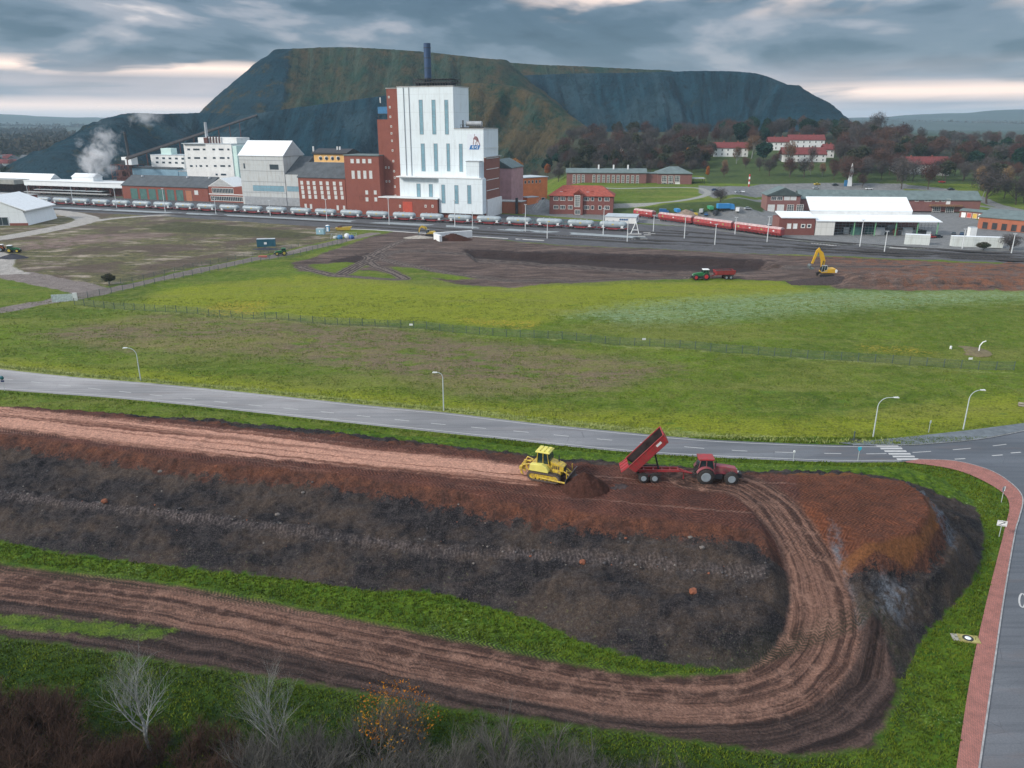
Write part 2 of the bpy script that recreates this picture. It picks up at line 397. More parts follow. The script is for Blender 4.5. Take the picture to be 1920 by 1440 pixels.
def finish(me, name, m, kind='structure'):
    me.name = name; me.materials.append(m); o = bpy.data.objects.new(name, me); COL.objects.link(o)
    return tag(o, kind=kind)
# ---------------------------------------------------------------- ground sheet
def geo(a, b, n): return list(a * (b / a) ** (np.arange(1, n + 1) / n))
gx = np.arange(PX0, PX1 + .01, 1.15); gx = np.linspace(PX0, PX1, 161)
gx = np.array([-v for v in geo(330, 9000, 26)][::-1] + list(np.linspace(-330, PX0, 200, endpoint=False)) + list(gx[:-1]) + list(np.linspace(PX1, 380, 240)) + geo(380, 9000, 26))
gy = np.array([-300, -100, -20, 10, 30] + list(np.linspace(PY0, PY1, 66)[:-1]) + list(np.arange(PY1, 260, .9)) + list(np.arange(260, 600, 1.6)) + list(np.arange(600, 900, 5)) + geo(900, 12000, 40))
GX, GY = np.meshgrid(gx, gy)
GZ = ground(GX, GY)
xc = (gx[1:] + gx[:-1]) / 2; yc = (gy[1:] + gy[:-1]) / 2
XC, YC = np.meshgrid(xc, yc)
keep = ~((XC > PX0) & (XC < PX1) & (YC > PY0) & (YC < PY1))
me, used = grid_mesh(gx, gy, GZ, keep)
def sdp(px, x=GX, y=GY): return np.clip(poly_sd(x, y, [v.xy for v in W(px)]), -12, 12)
def sdl(px, hw, x=GX, y=GY): return np.clip(hw - seg_dist(x, y, [v.xy for v in spline(W(px), 4)])[0], -12, 12)
mx_ = np.maximum
dirt = sdp([(545, 492), (600, 478), (690, 445), (780, 425), (860, 440), (1000, 457), (1230, 467), (1500, 480), (1920, 497), (2200, 500), (2200, 550), (1920, 545), (1570, 543), (1545, 527), (1290, 521), (1200, 523), (1040, 532), (960, 540), (880, 535), (800, 520), (700, 508), (640, 505), (560, 508)])
isl = mx_(sdp([(575, 495), (650, 492), (700, 497), (670, 506), (600, 507)]), sdp([(725, 498), (830, 508), (900, 522), (840, 524), (760, 516)]))
dirt = np.minimum(dirt, -isl)
tracks = mx_(sdl([(560, 500), (640, 518), (760, 522), (690, 490), (730, 462), (790, 440)], 2.2), sdl([(640, 515), (700, 485), (760, 470), (900, 478), (1100, 490), (1300, 505), (1500, 500), (1900, 500)], 3))
tracks = mx_(tracks, sdl([(690, 480), (780, 500), (900, 520), (1050, 527), (1280, 520)], 2.5))
dark = mx_(sdp([(620, 488), (700, 472), (722, 470), (700, 492), (640, 496)]), sdp([(860, 466), (1000, 471), (1250, 478), (1450, 488), (1400, 500), (1250, 498), (1000, 488), (880, 478)]))
grav = sdl([(35, 390), (105, 397), (160, 408), (150, 418), (90, 431), (0, 447), (-80, 455)], 6)
grav = mx_(grav, sdl([(150, 418), (230, 408), (330, 402)], 3)); grav = mx_(grav, sdp([(-60, 455), (0, 470), (30, 480), (25, 500), (60, 515), (0, 515), (-60, 510)]))
pathm = mx_(sdl([(-40, 588), (100, 563), (200, 545), (330, 517), (440, 493), (560, 470), (650, 449), (700, 438)], 3.4), sdl([(-30, 505), (60, 522), (130, 536), (175, 548), (120, 560)], 5.5))
rough_ = sdp([(20, 500), (30, 480), (-60, 460), (-60, 400), (40, 392), (300, 403), (440, 408), (640, 428), (655, 442), (560, 464), (330, 510), (200, 536), (120, 528), (50, 512)])
ball = sdp([(-80, 376), (-80, 392), (20, 392), (300, 405), (640, 428), (860, 440), (1000, 456), (1400, 475), (1920, 494), (2200, 500), (2200, 478), (1700, 466), (1480, 450), (1290, 425), (1160, 418), (700, 383), (60, 366)])
yard = sdp([(-90, 376), (60, 366), (700, 380), (1160, 415), (1290, 425), (1480, 450), (1700, 466), (2200, 480), (2200, 440), (1880, 430), (1800, 400), (1690, 378), (1440, 378), (1340, 398), (1200, 405), (1050, 398), (1010, 370), (950, 330), (600, 300), (200, 300), (-90, 310)])
def WT(px): return [PT(a, c_).xy for a, c_ in px]
def sdt(px): return np.clip(poly_sd(GX, GY, WT(px)), -12, 12)
def slt(px, hw): return np.clip(hw - seg_dist(GX, GY, [v.xy for v in spline([PT(a, c_) for a, c_ in px], 4)])[0], -12, 12)
yard = mx_(yard, sdt([(1310, 348), (1350, 350), (1440, 342), (1700, 345), (1690, 362), (1440, 366), (1340, 372), (1310, 362)]))
yard = mx_(yard, slt([(1690, 350), (1780, 358), (1850, 378), (1960, 408)], 5)); yard = mx_(yard, slt([(1760, 372), (1850, 388), (1960, 408)], 3))
scrubl = sdp([(270, 427), (330, 415), (450, 424), (600, 440), (560, 448), (430, 440), (300, 434)])
palev = sdp([(40, 455), (160, 440), (330, 437), (300, 446), (120, 462), (50, 468)])
cpath = slt([(1090, 393), (1150, 388), (1230, 381), (1290, 374), (1325, 365), (1322, 357), (1300, 352), (1230, 352), (1140, 353), (1060, 352)], 2.2)
woodf = sdt([(880, 330), (1000, 250), (1330, 249), (1700, 249), (1980, 262), (1980, 330), (1800, 318), (1700, 322), (1680, 300), (1640, 326), (1570, 322), (1570, 285), (1330, 278), (1320, 318), (1060, 326), (1010, 345), (940, 350)])
dgr = mx_(sdt([(900, 300), (1330, 262), (1990, 262), (1990, 330), (1900, 345), (1560, 343), (1330, 345), (1320, 330), (1050, 335)]), sdt([(1090, 397), (1230, 388), (1340, 378), (1440, 378), (1430, 398), (1340, 398), (1200, 403), (1090, 403)]), sdt([(1310, 310), (1560, 312), (1700, 335), (1700, 346), (1440, 340), (1310, 345)]))
frost = sdp([(1060, 592), (1200, 566), (1560, 545), (1960, 543), (1960, 560), (1600, 580), (1400, 598), (1180, 607)])
brown = sdp([(60, 625), (300, 588), (700, 612), (1050, 655), (1280, 690), (1150, 730), (900, 740), (700, 700), (500, 670), (200, 655)])
bright = mx_(sdp([(300, 545), (560, 515), (880, 540), (1450, 525), (1540, 548), (1100, 585), (1000, 608), (500, 600), (250, 575)]), sdp([(-100, 668), (400, 705), (1000, 765), (1500, 790), (1900, 740), (1960, 790), (1500, 832), (1000, 792), (500, 740), (-100, 680)]))
yel = mx_(mx_(sdp([(1612, 645), (1700, 651), (1752, 661), (1700, 664), (1622, 657)]), sdp([(400, 568), (500, 566), (480, 590), (380, 590)])), sdp([(860, 596), (1010, 602), (1010, 614), (880, 608)]))
verge = sdt0 = sdl([(140, 574), (500, 601), (800, 621), (1000, 636), (1250, 654), (1600, 680), (1900, 698)], .35)
verge = mx_(verge, sdl([(-100, 672), (0, 688), (150, 704), (300, 716), (500, 736), (700, 757), (832, 768), (1000, 787), (1200, 807), (1330, 818), (1450, 824), (1560, 828)], 1.4))
put_attr(me, used, dirt=dirt, tracks=tracks, dark=dark, grav=grav, pathm=pathm, rough=rough_, ball=ball, yard=yard, frost=frost, brown=brown, bright=bright, yel=yel, verge=verge, cpath=cpath, scrubl=scrubl, palev=palev, woodf=woodf, dgr=dgr)
b = NB('ground_material', .95, .15)
p = b.P()
nf = b.noise(2.6, 4, p, rough=.7); nm = b.noise(.35, 4, p, rough=.65); nl = b.noise(.045, 4, p, rough=.6)
streak = b.noise(1.0, 4, b.map(p, (.5, 2.2, 1), (0, 0, R(12))), rough=.7)
def edge(name, amp, wd=.6, bias=0.0):
    a = b.attr(name); q = b.math('ADD', b.math('MULTIPLY', b.math('ADD', b.math('ADD', nm, b.math('MULTIPLY', nf, .4)), -.7), amp), a)
    return b.mr(q, -wd + bias, wd + bias, smooth=True)
G1, G2, G3, G4 = (.120, .180, .012), (.064, .108, .008), (.24, .265, .020), (.13, .12, .045)
c = b.mix(b.mr(nl, .35, .65), G1, G2)
c = b.mix(b.mr(nm, .42, .68), c, (.15, .185, .035))
c = b.mix(b.math('MULTIPLY', edge('bright', 6, 4), .75), c, G3)
c = b.mix(b.math('MULTIPLY', edge('brown', 9, 6), b.mr(b.noise(.25, 6, b.map(p, (.6, 1.3, 1)), rough=.78), .38, .52)), c, (.185, .140, .088))
c = b.mix(b.math('MULTIPLY', b.mr(b.noise(.17, 4, b.map(p, (.7, 1.5, 1), loc=(31, 7, 0)), rough=.6), .60, .68), .8), c, (.100, .175, .022))
c = b.mix(b.math('MULTIPLY', b.mr(b.noise(.9, 5, b.map(p, (.6, 1.6, 1)), rough=.75), .52, .66), .65), c, (.040, .058, .014))
c = b.mix(b.math('MULTIPLY', b.mr(b.noise(.03, 3, b.map(p, (.5, 2.6, 1), (0, 0, R(-7)))), .50, .62), .45), c, (.20, .20, .05))
c = b.mix(b.math('MULTIPLY', edge('frost', 16, 7), b.mr(streak, .42, .58)), c, (.22, .31, .17))
c = b.mix(b.math('MULTIPLY', edge('yel', 7, 2.5), b.mr(b.noise(1.2, 5, p, rough=.75), .47, .58)), c, (.34, .26, .03))
c = b.mix(b.math('MULTIPLY', edge('verge', 2.5, .9), b.mr(streak, .45, .65)), c, (.36, .38, .19))
rg = b.mix(b.mr(nm, .35, .65), (.165, .150, .070), (.075, .072, .040))
rg = b.mix(b.mr(b.noise(.10, 5, b.map(p, (.5, 1.5, 1)), rough=.7), .53, .62), rg, (.36, .30, .24))
rg = b.mix(b.math('MULTIPLY', b.mr(nl, .47, .58), .85), rg, (.105, .075, .062))
rg = b.mix(b.math('MULTIPLY', edge('palev', 8, 3), b.mr(b.noise(.35, 5, b.map(p, (.4, 1.4, 1)), rough=.7), .42, .58)), rg, (.24, .17, .15))
rg = b.mix(b.math('MULTIPLY', edge('scrubl', 5, 1.5), .85), rg, b.mix(b.mr(nm, .4, .6), (.045, .045, .025), (.085, .085, .035)))
c = b.mix(edge('rough', 4, 1.5), c, rg)
di = b.mix(b.mr(b.noise(.12, 5, b.map(p, (.4, 1.6, 1), (0, 0, R(-8))), rough=.7), .35, .65), (.055, .038, .034), (.195, .140, .120))
di = b.mix(b.mr(b.noise(.9, 5, b.map(p, (.12, 1.5, 1), (0, 0, R(-6))), dist=.6, rough=.7), .50, .62), di, (.045, .034, .033))
di = b.mix(b.math('MULTIPLY', b.mr(b.math('ADD', b.attr('dark'), b.math('MULTIPLY', b.math('ADD', nm, -.5), 14)), -1.5, 1.5), .85), di, (.030, .020, .021))
redz = b.math('MULTIPLY', b.mr(b.n('ShaderNodeSeparateXYZ').outputs[0], 0, 1), 1)
sx = b.t.nodes[-1]
sepn = b.n('ShaderNodeSeparateXYZ'); b.set(sepn.inputs[0], p)
di = b.mix(b.math('MULTIPLY', b.mr(sepn.outputs[0], 95, 140, smooth=True), b.mr(b.noise(.3, 5, p, rough=.7), .42, .58)), di, (.19, .085, .052))
c = b.mix(edge('dirt', 5, 1.0), c, di)
tw = b.math('SINE', b.math('MULTIPLY', b.attr('tracks'), 5.0))
tr = b.mix(b.mr(b.math('ADD', tw, b.math('MULTIPLY', nm, 2)), .4, 1.8), (.055, .042, .040), (.17, .135, .12))
c = b.mix(edge('tracks', 2, .8), c, tr)
c = b.mix(edge('pathm', 2, .5), c, b.mix(b.mr(nm, .3, .7), (.17, .14, .13), (.25, .215, .20)))
c = b.mix(edge('ball', 3, .8), c, b.mix(b.mr(b.noise(.5, 4, b.map(p, (.35, 2, 1), (0, 0, R(-18)))), .35, .65), (.075, .072, .078), (.14, .14, .15)))
c = b.mix(edge('yard', 3, .8), c, b.mix(b.mr(nm, .3, .7), (.15, .155, .16), (.24, .24, .24)))
c = b.mix(edge('grav', 3, .6), c, b.mix(b.mr(nm, .3, .7), (.30, .28, .26), (.46, .43, .40)))
# far fields and wood floor
far = b.mix(b.mr(b.noise(.004, 2, b.map(p, (1, 2.2, 1))), .46, .54), (.030, .060, .034), (.028, .036, .026))
c = b.mix(b.mr(sepn.outputs[1], 620, 900, smooth=True), c, far)
c = b.mix(edge('dgr', 2, 1.), c, b.mix(b.mr(nm, .35, .65), (.045, .075, .022), (.07, .095, .03)))
c = b.mix(edge('woodf', 4, 3), c, b.mix(b.mr(nm, .35, .65), (.040, .036, .028), (.050, .062, .030)))
c = b.mix(edge('cpath', 1, .5), c, (.30, .30, .28))
c = b.mix(b.mr(nf, .3, .7), b.mix(1.0, c, (.52, .54, .5), 'MULTIPLY'), b.mix(1.0, c, (1.42, 1.40, 1.42), 'MULTIPLY'))
b.col(c); b.bump(b.math('ADD', b.math('MULTIPLY', nf, .6), nm), 1.0, .6)
finish(me, 'ground', b.m)
# ---------------------------------------------------------------- near patch: mound, haul road, grass strips
fx = np.arange(PX0, PX1 + PS / 2, PS); fy = np.arange(PY0, PY1 + PS / 2, PS)
FX, FY = np.meshgrid(fx, fy)
FZ, FA = mound(FX, FY)
rdsd = poly_sd(FX, FY, ROAD_POLY); ptsd = poly_sd(FX, FY, PATH_POLY)
cover = np.maximum(rdsd, ptsd)
FZ = FZ * sstep(.0, 1.5, -cover) - .06 * (cover > -.2)
def sdpz(px, z): return np.clip(poly_sd(FX, FY, [v.xy for v in W(px, z)]), -12, 12)
trackdir, tarc, tside, _ = seg_dist(FX, FY, [v.xy for v in W([(-330, 718), (0, 757), (400, 797), (800, 840), (1300, 886), (1700, 905)], MT)])
pale = sdpz([(-330, 728), (0, 762), (250, 790), (420, 805), (620, 830), (900, 862), (1060, 885), (1000, 912), (840, 892), (600, 868), (400, 852), (200, 828), (0, 800), (-330, 762)], MT)
orange = sdpz([(1490, 893), (1600, 892), (1690, 900), (1740, 925), (1748, 965), (1725, 1000), (1690, 1020), (1640, 1018), (1580, 1030), (1545, 1035), (1510, 985)], MT - .4)
white = np.maximum(sdpz([(1700, 912), (1740, 925), (1790, 980), (1800, 1020), (1760, 1000), (1725, 950)], 4.5), sdpz([(1548, 1020), (1565, 1040), (1600, 1110), (1640, 1180), (1625, 1180), (1575, 1110)], 3.5))
white = np.maximum(white, sdpz([(1640, 1120), (1700, 1130), (1690, 1170), (1640, 1165)], 1.5) * .5)
lowgrass = sdpz([(-300, 1145), (0, 1152), (200, 1165), (330, 1180), (300, 1198), (100, 1185), (0, 1178), (-300, 1170)], 0)
lowroad = sdpz([(-300, 1055), (0, 1075), (300, 1108), (600, 1160), (800, 1195), (1000, 1235), (1200, 1272), (1400, 1262), (1640, 1200), (1690, 1290), (1640, 1400), (1500, 1420), (1200, 1375), (1000, 1350), (800, 1320), (600, 1285), (300, 1238), (100, 1205), (0, 1195), (-300, 1175)], 0)
scrub = sdpz([(-300, 1330), (0, 1300), (100, 1340), (200, 1370), (500, 1390), (900, 1415), (1300, 1440), (1500, 1530), (-300, 1530)], 0)
vignette = sdpz([(-300, 1190), (0, 1205), (300, 1250), (700, 1315), (1000, 1370), (1300, 1410), (1560, 1440), (1620, 1530), (-300, 1530)], 0)  # bottom-edge zone where vignette darkening is painted into the grass colour
kw = dict(vignette=vignette, top=np.clip(FA['top'], -12, 12), toe=np.clip(FA['toe'], -12, 12), rd=np.clip(FA['rd'], -12, 12), pale=pale, orange=orange, white=white, lowgrass=lowgrass, lowroad=lowroad, scrub=scrub)
bench = .85 - seg_dist(FX, FY, BENCH)[0]
back = np.clip(np.minimum(-FA['top'] - .1, 15 - seg_dist(FX, FY, [v.xy for v in W(NEAR_EDGE)])[0]), -12, 12)
b = NB('earthworks_material', .93, .2)
p = b.P()
nf = b.noise(3.2, 4, p, rough=.7); nm = b.noise(.55, 4, p, rough=.65); nl = b.noise(.10, 4, p, rough=.6)
jit = b.math('ADD', b.math('ADD', nm, b.math('MULTIPLY', nf, .5)), -.75)
def edge(name, amp, wd=.25, bias=0.0):
    q = b.math('ADD', b.math('MULTIPLY', jit, amp), b.attr(name)); return b.mr(q, -wd + bias, wd + bias, smooth=True)
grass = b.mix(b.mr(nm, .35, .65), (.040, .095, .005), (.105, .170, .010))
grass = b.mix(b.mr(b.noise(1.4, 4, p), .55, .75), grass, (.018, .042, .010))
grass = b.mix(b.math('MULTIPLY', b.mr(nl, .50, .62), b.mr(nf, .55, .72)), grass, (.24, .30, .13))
grass = b.mix(b.math('MULTIPLY', edge('vignette', 5, 2.5), .8), grass, b.mix(b.mr(nm, .35, .65), (.005, .020, .003), (.020, .052, .005)))  # grass colour darkened towards the bottom edge in place of vignetting
ng = b.noise(7, 4, p, rough=.75)
slope = b.mix(b.mr(b.noise(.14, 5, b.map(p, (.7, 1.4, 1.4)), rough=.65), .44, .58), (.013, .012, .015), (.062, .044, .034))
slope = b.mix(b.math('MULTIPLY', b.mr(b.noise(.8, 6, b.map(p, (.45, 1.3, 1.3)), dist=.5, rough=.75), .48, .66), .75), slope, (.058, .050, .050))
slope = b.mix(b.mr(ng, .50, .68), slope, (.078, .068, .066)); slope = b.mix(b.mr(ng, .32, .44), (.010, .009, .010), slope)
stone = b.mr(b.voro(2.2, p), .0, .23)
slope = b.mix(b.math('MULTIPLY', b.math('SUBTRACT', 1.0, stone), b.mr(nm, .48, .62)), slope, (.115, .098, .09))
low = b.math('SUBTRACT', 1.0, b.mr(b.attr('toe'), 0, 5.5, smooth=True))
slope = b.mix(b.math('MULTIPLY', low, b.mr(nf, .62, .76)), slope, (.09, .12, .03))
bt = b.mix(b.mr(nf, .4, .6), (.070, .056, .055), (.165, .135, .128))
spx = b.n('ShaderNodeSeparateXYZ'); b.set(spx.inputs[0], p); bt = b.mix(b.mr(b.math('SINE', b.math('MULTIPLY', b.math('ADD', spx.outputs[0], b.math('MULTIPLY', nm, 1.2)), 15.0)), -1, 1, 0, .7), bt, (.030, .024, .024))
slope = b.mix(b.math('MULTIPLY', b.mr(b.math('ADD', b.attr('bench'), b.math('MULTIPLY', jit, 1.5)), -.2, .6), b.mr(nl, .35, .6, .25, .75)), slope, bt)
rim = b.mix(b.mr(nm, .35, .65), (.150, .058, .034), (.060, .030, .024)); rim = b.mix(b.mr(ng, .35, .5), (.035, .018, .014), rim)
c = b.mix(edge('top', 5.0, .35, -2.2), slope, rim)
# tread marks along the spread surface, two crossing families of fine ridges
tv = b.attr('trk', True); sp = b.n('ShaderNodeSeparateXYZ'); b.set(sp.inputs[0], tv)
lane = b.noise(1.0, 3, b.map(tv, (.012, .85, 1)), rough=.6)
zig = b.math('MULTIPLY', b.math('PINGPONG', sp.outputs[1], .8), .9)
tread = b.math('SINE', b.math('MULTIPLY', b.math('ADD', b.math('ADD', sp.outputs[0], zig), b.math('MULTIPLY', nm, .5)), 13.0))
tread01 = b.mr(tread, -1, 1)
top = b.mix(b.mr(b.noise(.3, 4, p), .35, .65), (.135, .052, .036), (.085, .038, .030))
top = b.mix(b.math('MULTIPLY', b.mr(lane, .56, .62), .6), top, (.26, .15, .115))
pale_c = b.mix(b.mr(lane, .38, .50), (.17, .075, .052), (.50, .27, .195))
top = b.mix(b.math('MULTIPLY', edge('pale', 1.5, .8), b.mr(b.noise(1.0, 3, b.map(tv, (.006, .55, 1), (0, 0, 0), (7, 3, 0))), .30, .44)), top, pale_c)
org = b.mix(b.mr(nm, .35, .65), (.155, .055, .030), (.105, .042, .026))
top = b.mix(edge('orange', 1.2, .4), top, org)
pm_ = edge('pale', 1.5, .8)
top = b.mix(b.math('MULTIPLY', b.math('MULTIPLY', tread01, b.math('SUBTRACT', 1.0, b.math('MULTIPLY', pm_, .75))), b.mr(b.noise(.25, 3, p), .38, .60, .1, .8)), top, b.mix(1.0, top, (.42, .42, .42), 'MULTIPLY'))
c = b.mix(edge('top', .8, .35, -.2), c, top)
c = b.mix(b.math('MULTIPLY', edge('orange', 1.6, .3, -.9), b.math('SUBTRACT', 1.0, edge('top', .8, .3, -.2))), c, (.15, .062, .026))
c = b.mix(b.math('MULTIPLY', edge('white', 1.2, .6), b.mr(b.noise(1.2, 5, b.map(p, (1.2, .5, 1)), rough=.75), .42, .62)), c, (.125, .14, .165))
out = b.math('SUBTRACT', 1.0, edge('toe', 2.2, .25, -.1))
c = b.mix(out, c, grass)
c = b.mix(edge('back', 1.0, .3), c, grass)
# haul road, lower track
lv = b.attr('rtk', True); sr = b.n('ShaderNodeSeparateXYZ'); b.set(sr.inputs[0], lv)
lane2 = b.noise(1.0, 3, b.map(lv, (.02, 1.25, 1)), rough=.6)
wl = b.n('ShaderNodeCombineXYZ'); b.set(wl.inputs[0], sr.outputs[0]); b.set(wl.inputs[1], b.math('ADD', sr.outputs[1], b.math('MULTIPLY', b.noise(.16, 3, p), 1.3)))
lane2 = b.noise(1.0, 5, b.map(wl.outputs[0], (.028, 1.15, 1)), dist=.25, rough=.62)
blot = b.noise(.45, 5, p, rough=.7)
zig2 = b.math('PINGPONG', b.math('ADD', sr.outputs[1], b.math('MULTIPLY', b.noise(.2, 2, p), 2.5)), .55)
tread2 = b.mr(b.math('SINE', b.math('MULTIPLY', b.math('ADD', b.math('ADD', sr.outputs[0], zig2), b.math('MULTIPLY', nm, .6)), 14.0)), -1, 1)
road_c = b.mix(b.mr(lane2, .44, .58), (.062, .033, .026), (.205, .112, .082)); road_c = b.mix(b.math('MULTIPLY', b.mr(blot, .50, .66), .7), road_c, (.27, .155, .115)); road_c = b.mix(b.math('MULTIPLY', b.mr(b.noise(.7, 4, p, rough=.7), .56, .70), .6), road_c, (.050, .032, .028))
low_c = b.mix(b.mr(lane2, .40, .62), (.022, .014, .013), (.098, .062, .052)); low_c = b.mix(b.math('MULTIPLY', b.mr(blot, .52, .66), .5), low_c, (.125, .08, .066))
low_c = b.mix(b.math('MULTIPLY', tread2, b.mr(b.noise(.3, 3, p), .40, .65, .05, .55)), low_c, (.026, .019, .019))
c = b.mix(edge('lowroad', 2.0, .5), c, low_c)
c = b.mix(b.math('MULTIPLY', edge('lowgrass', 3, .5), .8), c, grass)
road_c = b.mix(b.math('MULTIPLY', tread2, b.mr(b.noise(.35, 3, p), .42, .66, .0, .42)), road_c, b.mix(1.0, road_c, (.4, .38, .38), 'MULTIPLY'))
c = b.mix(b.mr(b.math('ADD', b.attr('rd'), b.math('MULTIPLY', jit, .9)), -.4, .5, smooth=True), c, road_c)
c = b.mix(b.math('MULTIPLY', edge('scrub', 4, 1.5), .9), c, b.mix(b.mr(nm, .45, .6), (.020, .016, .012), (.020, .034, .008)))  # dark scrub floor, its colour lowered further for the vignette
gt = b.math('MULTIPLY', b.mr(b.attr('lowroad'), -3.6, -1.0), b.math('MULTIPLY', b.mr(b.attr('lowroad'), .2, -.4), tread2))
c = b.mix(b.math('MULTIPLY', gt, b.mr(nl, .35, .6, .3, .9)), c, (.022, .026, .014))
c = b.mix(b.mr(nf, .3, .7), b.mix(1.0, c, (.55, .55, .55), 'MULTIPLY'), b.mix(1.0, c, (1.38, 1.38, 1.38), 'MULTIPLY'))
b.col(c)
hgt = b.math('ADD', b.math('MULTIPLY', nf, .5), b.math('MULTIPLY', b.noise(9, 3, p), .3))
hgt = b.math('ADD', hgt, b.math('MULTIPLY', tread2, b.math('MULTIPLY', b.mr(b.attr('lowroad'), -.5, .5), .16)))
hgt = b.math('ADD', hgt, b.math('MULTIPLY', tread01, b.math('MULTIPLY', b.mr(b.math('SUBTRACT', b.attr('top'), b.math('MULTIPLY', pm_, 9)), -.5, .5), .40)))
b.bump(b.math('ADD', hgt, b.math('MULTIPLY', ng, .6)), .9, .24)
XC, YC = np.meshgrid((fx[1:] + fx[:-1]) / 2, (fy[1:] + fy[:-1]) / 2)
cen = lambda a: (a[1:, 1:] + a[:-1, :-1]) / 2
is_road = cen(FA['rd']) > 0
is_m = (cen(FA['toe']) > 0) & ~is_road
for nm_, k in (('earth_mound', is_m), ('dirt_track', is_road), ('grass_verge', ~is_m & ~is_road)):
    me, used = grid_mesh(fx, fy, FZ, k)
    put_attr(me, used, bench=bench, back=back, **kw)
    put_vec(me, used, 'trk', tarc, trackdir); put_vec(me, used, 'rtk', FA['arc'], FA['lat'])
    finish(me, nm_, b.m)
# ---------------------------------------------------------------- flat sheets
def sheet(name, pts, z, m, kind='structure', parent=None):
    bm = bmesh.new(); vs = [bm.verts.new((q[0], q[1], z)) for q in pts]; bm.faces.new(vs)
    bmesh.ops.triangulate(bm, faces=bm.faces[:]); bmesh.ops.recalc_face_normals(bm, faces=bm.faces)
    if sum(f.normal.z for f in bm.faces) < 0: bmesh.ops.reverse_faces(bm, faces=bm.faces[:])
    me = bpy.data.meshes.new(name); bm.to_mesh(me); bm.free(); me.materials.append(m)
    o = bpy.data.objects.new(name, me); COL.objects.link(o); o.parent = parent
    return tag(o, kind=kind)
def ribbon(name, pts, hw, z, m, mb=None):
    pts = [Vector((q[0], q[1], 0)) for q in pts]; vs = []
    for i, q in enumerate(pts):
        d = (pts[min(i + 1, len(pts) - 1)] - pts[max(i - 1, 0)]).normalized(); n_ = Vector((-d.y, d.x, 0))
        vs += [q + n_ * hw + Vector((0, 0, z)), q - n_ * hw + Vector((0, 0, z))]
    fs = [(2 * i, 2 * i + 1, 2 * i + 3, 2 * i + 2) for i in range(len(pts) - 1)]
    if mb: mb.add(vs, fs); return
    o = MB().add(vs, fs).build(name, m); return tag(o, kind='structure')
b = NB('asphalt', .62, .5)
p = b.P(); n1 = b.noise(.12, 4, b.map(p, (.35, 1, 1), (0, 0, R(-8))), rough=.6); n2 = b.noise(6, 3, p)
cr = b.voro(.35, p, 'DISTANCE_TO_EDGE')
c = b.mix(b.mr(n1, .35, .65), (.24, .232, .23), (.36, .345, .34)); c = b.mix(b.mr(n2, .3, .7), b.mix(1., c, (.85,) * 3, 'MULTIPLY'), b.mix(1., c, (1.15,) * 3, 'MULTIPLY'))
wt = b.noise(1, 4, b.map(p, (.03, 1.1, 1), (0, 0, R(-9))), rough=.6); c = b.mix(b.math('MULTIPLY', b.mr(wt, .48, .62), .35), c, (.10, .105, .115))
c = b.mix(b.math('MULTIPLY', b.mr(cr, 0, .012, .5, 0), b.mr(n1, .5, .6)), c, (.07, .07, .075))
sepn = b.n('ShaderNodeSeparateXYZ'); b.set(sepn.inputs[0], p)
c = b.mix(b.mr(sepn.outputs[0], -60, 62), c, b.mix(1., c, (.30, .35, .41), 'MULTIPLY'))  # sky sheen at the left painted as paler asphalt, darkening rightwards
mud = b.math('MULTIPLY', b.mr(b.noise(.25, 5, b.map(p, (.25, 1.2, 1), (0, 0, R(-9))), rough=.7), .54, .68), .35); c = b.mix(mud, c, (.15, .11, .095)); rep = b.voro(.06, b.map(p, (.6, 1.6, 1), (0, 0, R(-9))), 'F1', 1); spr = b.n('ShaderNodeSeparateXYZ'); b.set(spr.inputs[0], rep); c = b.mix(b.mr(spr.outputs[0], .3, .7, 0, .35), c, b.mix(1., c, (.72, .72, .74), 'MULTIPLY'))
b.col(c); ASPH = b.m
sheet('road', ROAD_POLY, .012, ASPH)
b = NB('pavement_brick', .85, .2)
p = b.P(); br = b.n('ShaderNodeTexBrick'); b.set(br.inputs['Vector'], b.map(p, (1, 1, 1), (0, 0, R(72)))); br.inputs['Scale'].default_value = 2.0
br.inputs['Color1'].default_value = (.36, .15, .12, 1); br.inputs['Color2'].default_value = (.27, .12, .10, 1); br.inputs['Mortar'].default_value = (.10, .065, .06, 1)
br.inputs['Mortar Size'].default_value = .03; br.inputs['Brick Width'].default_value = .5; br.inputs['Row Height'].default_value = .25
b.col(b.mix(b.mr(b.noise(.8, 4, p), .3, .7), br.outputs[0], b.mix(1., br.outputs[0], (1.35, 1.3, 1.3), 'MULTIPLY')))
sheet('pavement', PATH_POLY, .10, b.m)
PAVG = mat('pavement_grey', (.13, .15, .165), .9, .25, .8, obj=False)
o = sheet('pavement', PAVE_POLY, .10, PAVG)
KERB = mat('kerb_stone', (.30, .30, .30), .8, .3, 1.5, obj=False)
def kerb(px, hw=.075, zt=.125):
    pts = spline(W(px), 6); mb = MB()
    for a, q in zip(pts[:-1], pts[1:]):
        d = (q - a); n_ = Vector((-d.y, d.x, 0)).normalized() * hw
        mb.add([a + n_, a - n_, q - n_, q + n_] + [v + Vector((0, 0, zt)) for v in (a + n_, a - n_, q - n_, q + n_)], [(4, 5, 6, 7), (0, 1, 5, 4), (2, 3, 7, 6)])
    return tag(mb.build('kerb', KERB), kind='structure')
kerb(CORNER); kerb([(1600, 835.5), (1690, 835.6), (1760, 831.6), (1840, 823.6), (1920, 808.6), (2050, 780.6)])
kerb([(x_, y_ + .5) for x_, y_ in NEAR_EDGE][3:], .08, .06)
LINE = mat('road_paint', (.46, .46, .45), .7, .12, 2.0, obj=False)
CENTRE = [(-100, 700), (50, 715), (233, 735), (455, 758), (583, 770), (707, 783), (842, 797), (973, 809), (1045, 816), (1119, 823), (1192, 829), (1275, 837), (1351, 843), (1432, 847), (1600, 851), (1700, 849), (1815, 841), (1920, 829), (2050, 812)]
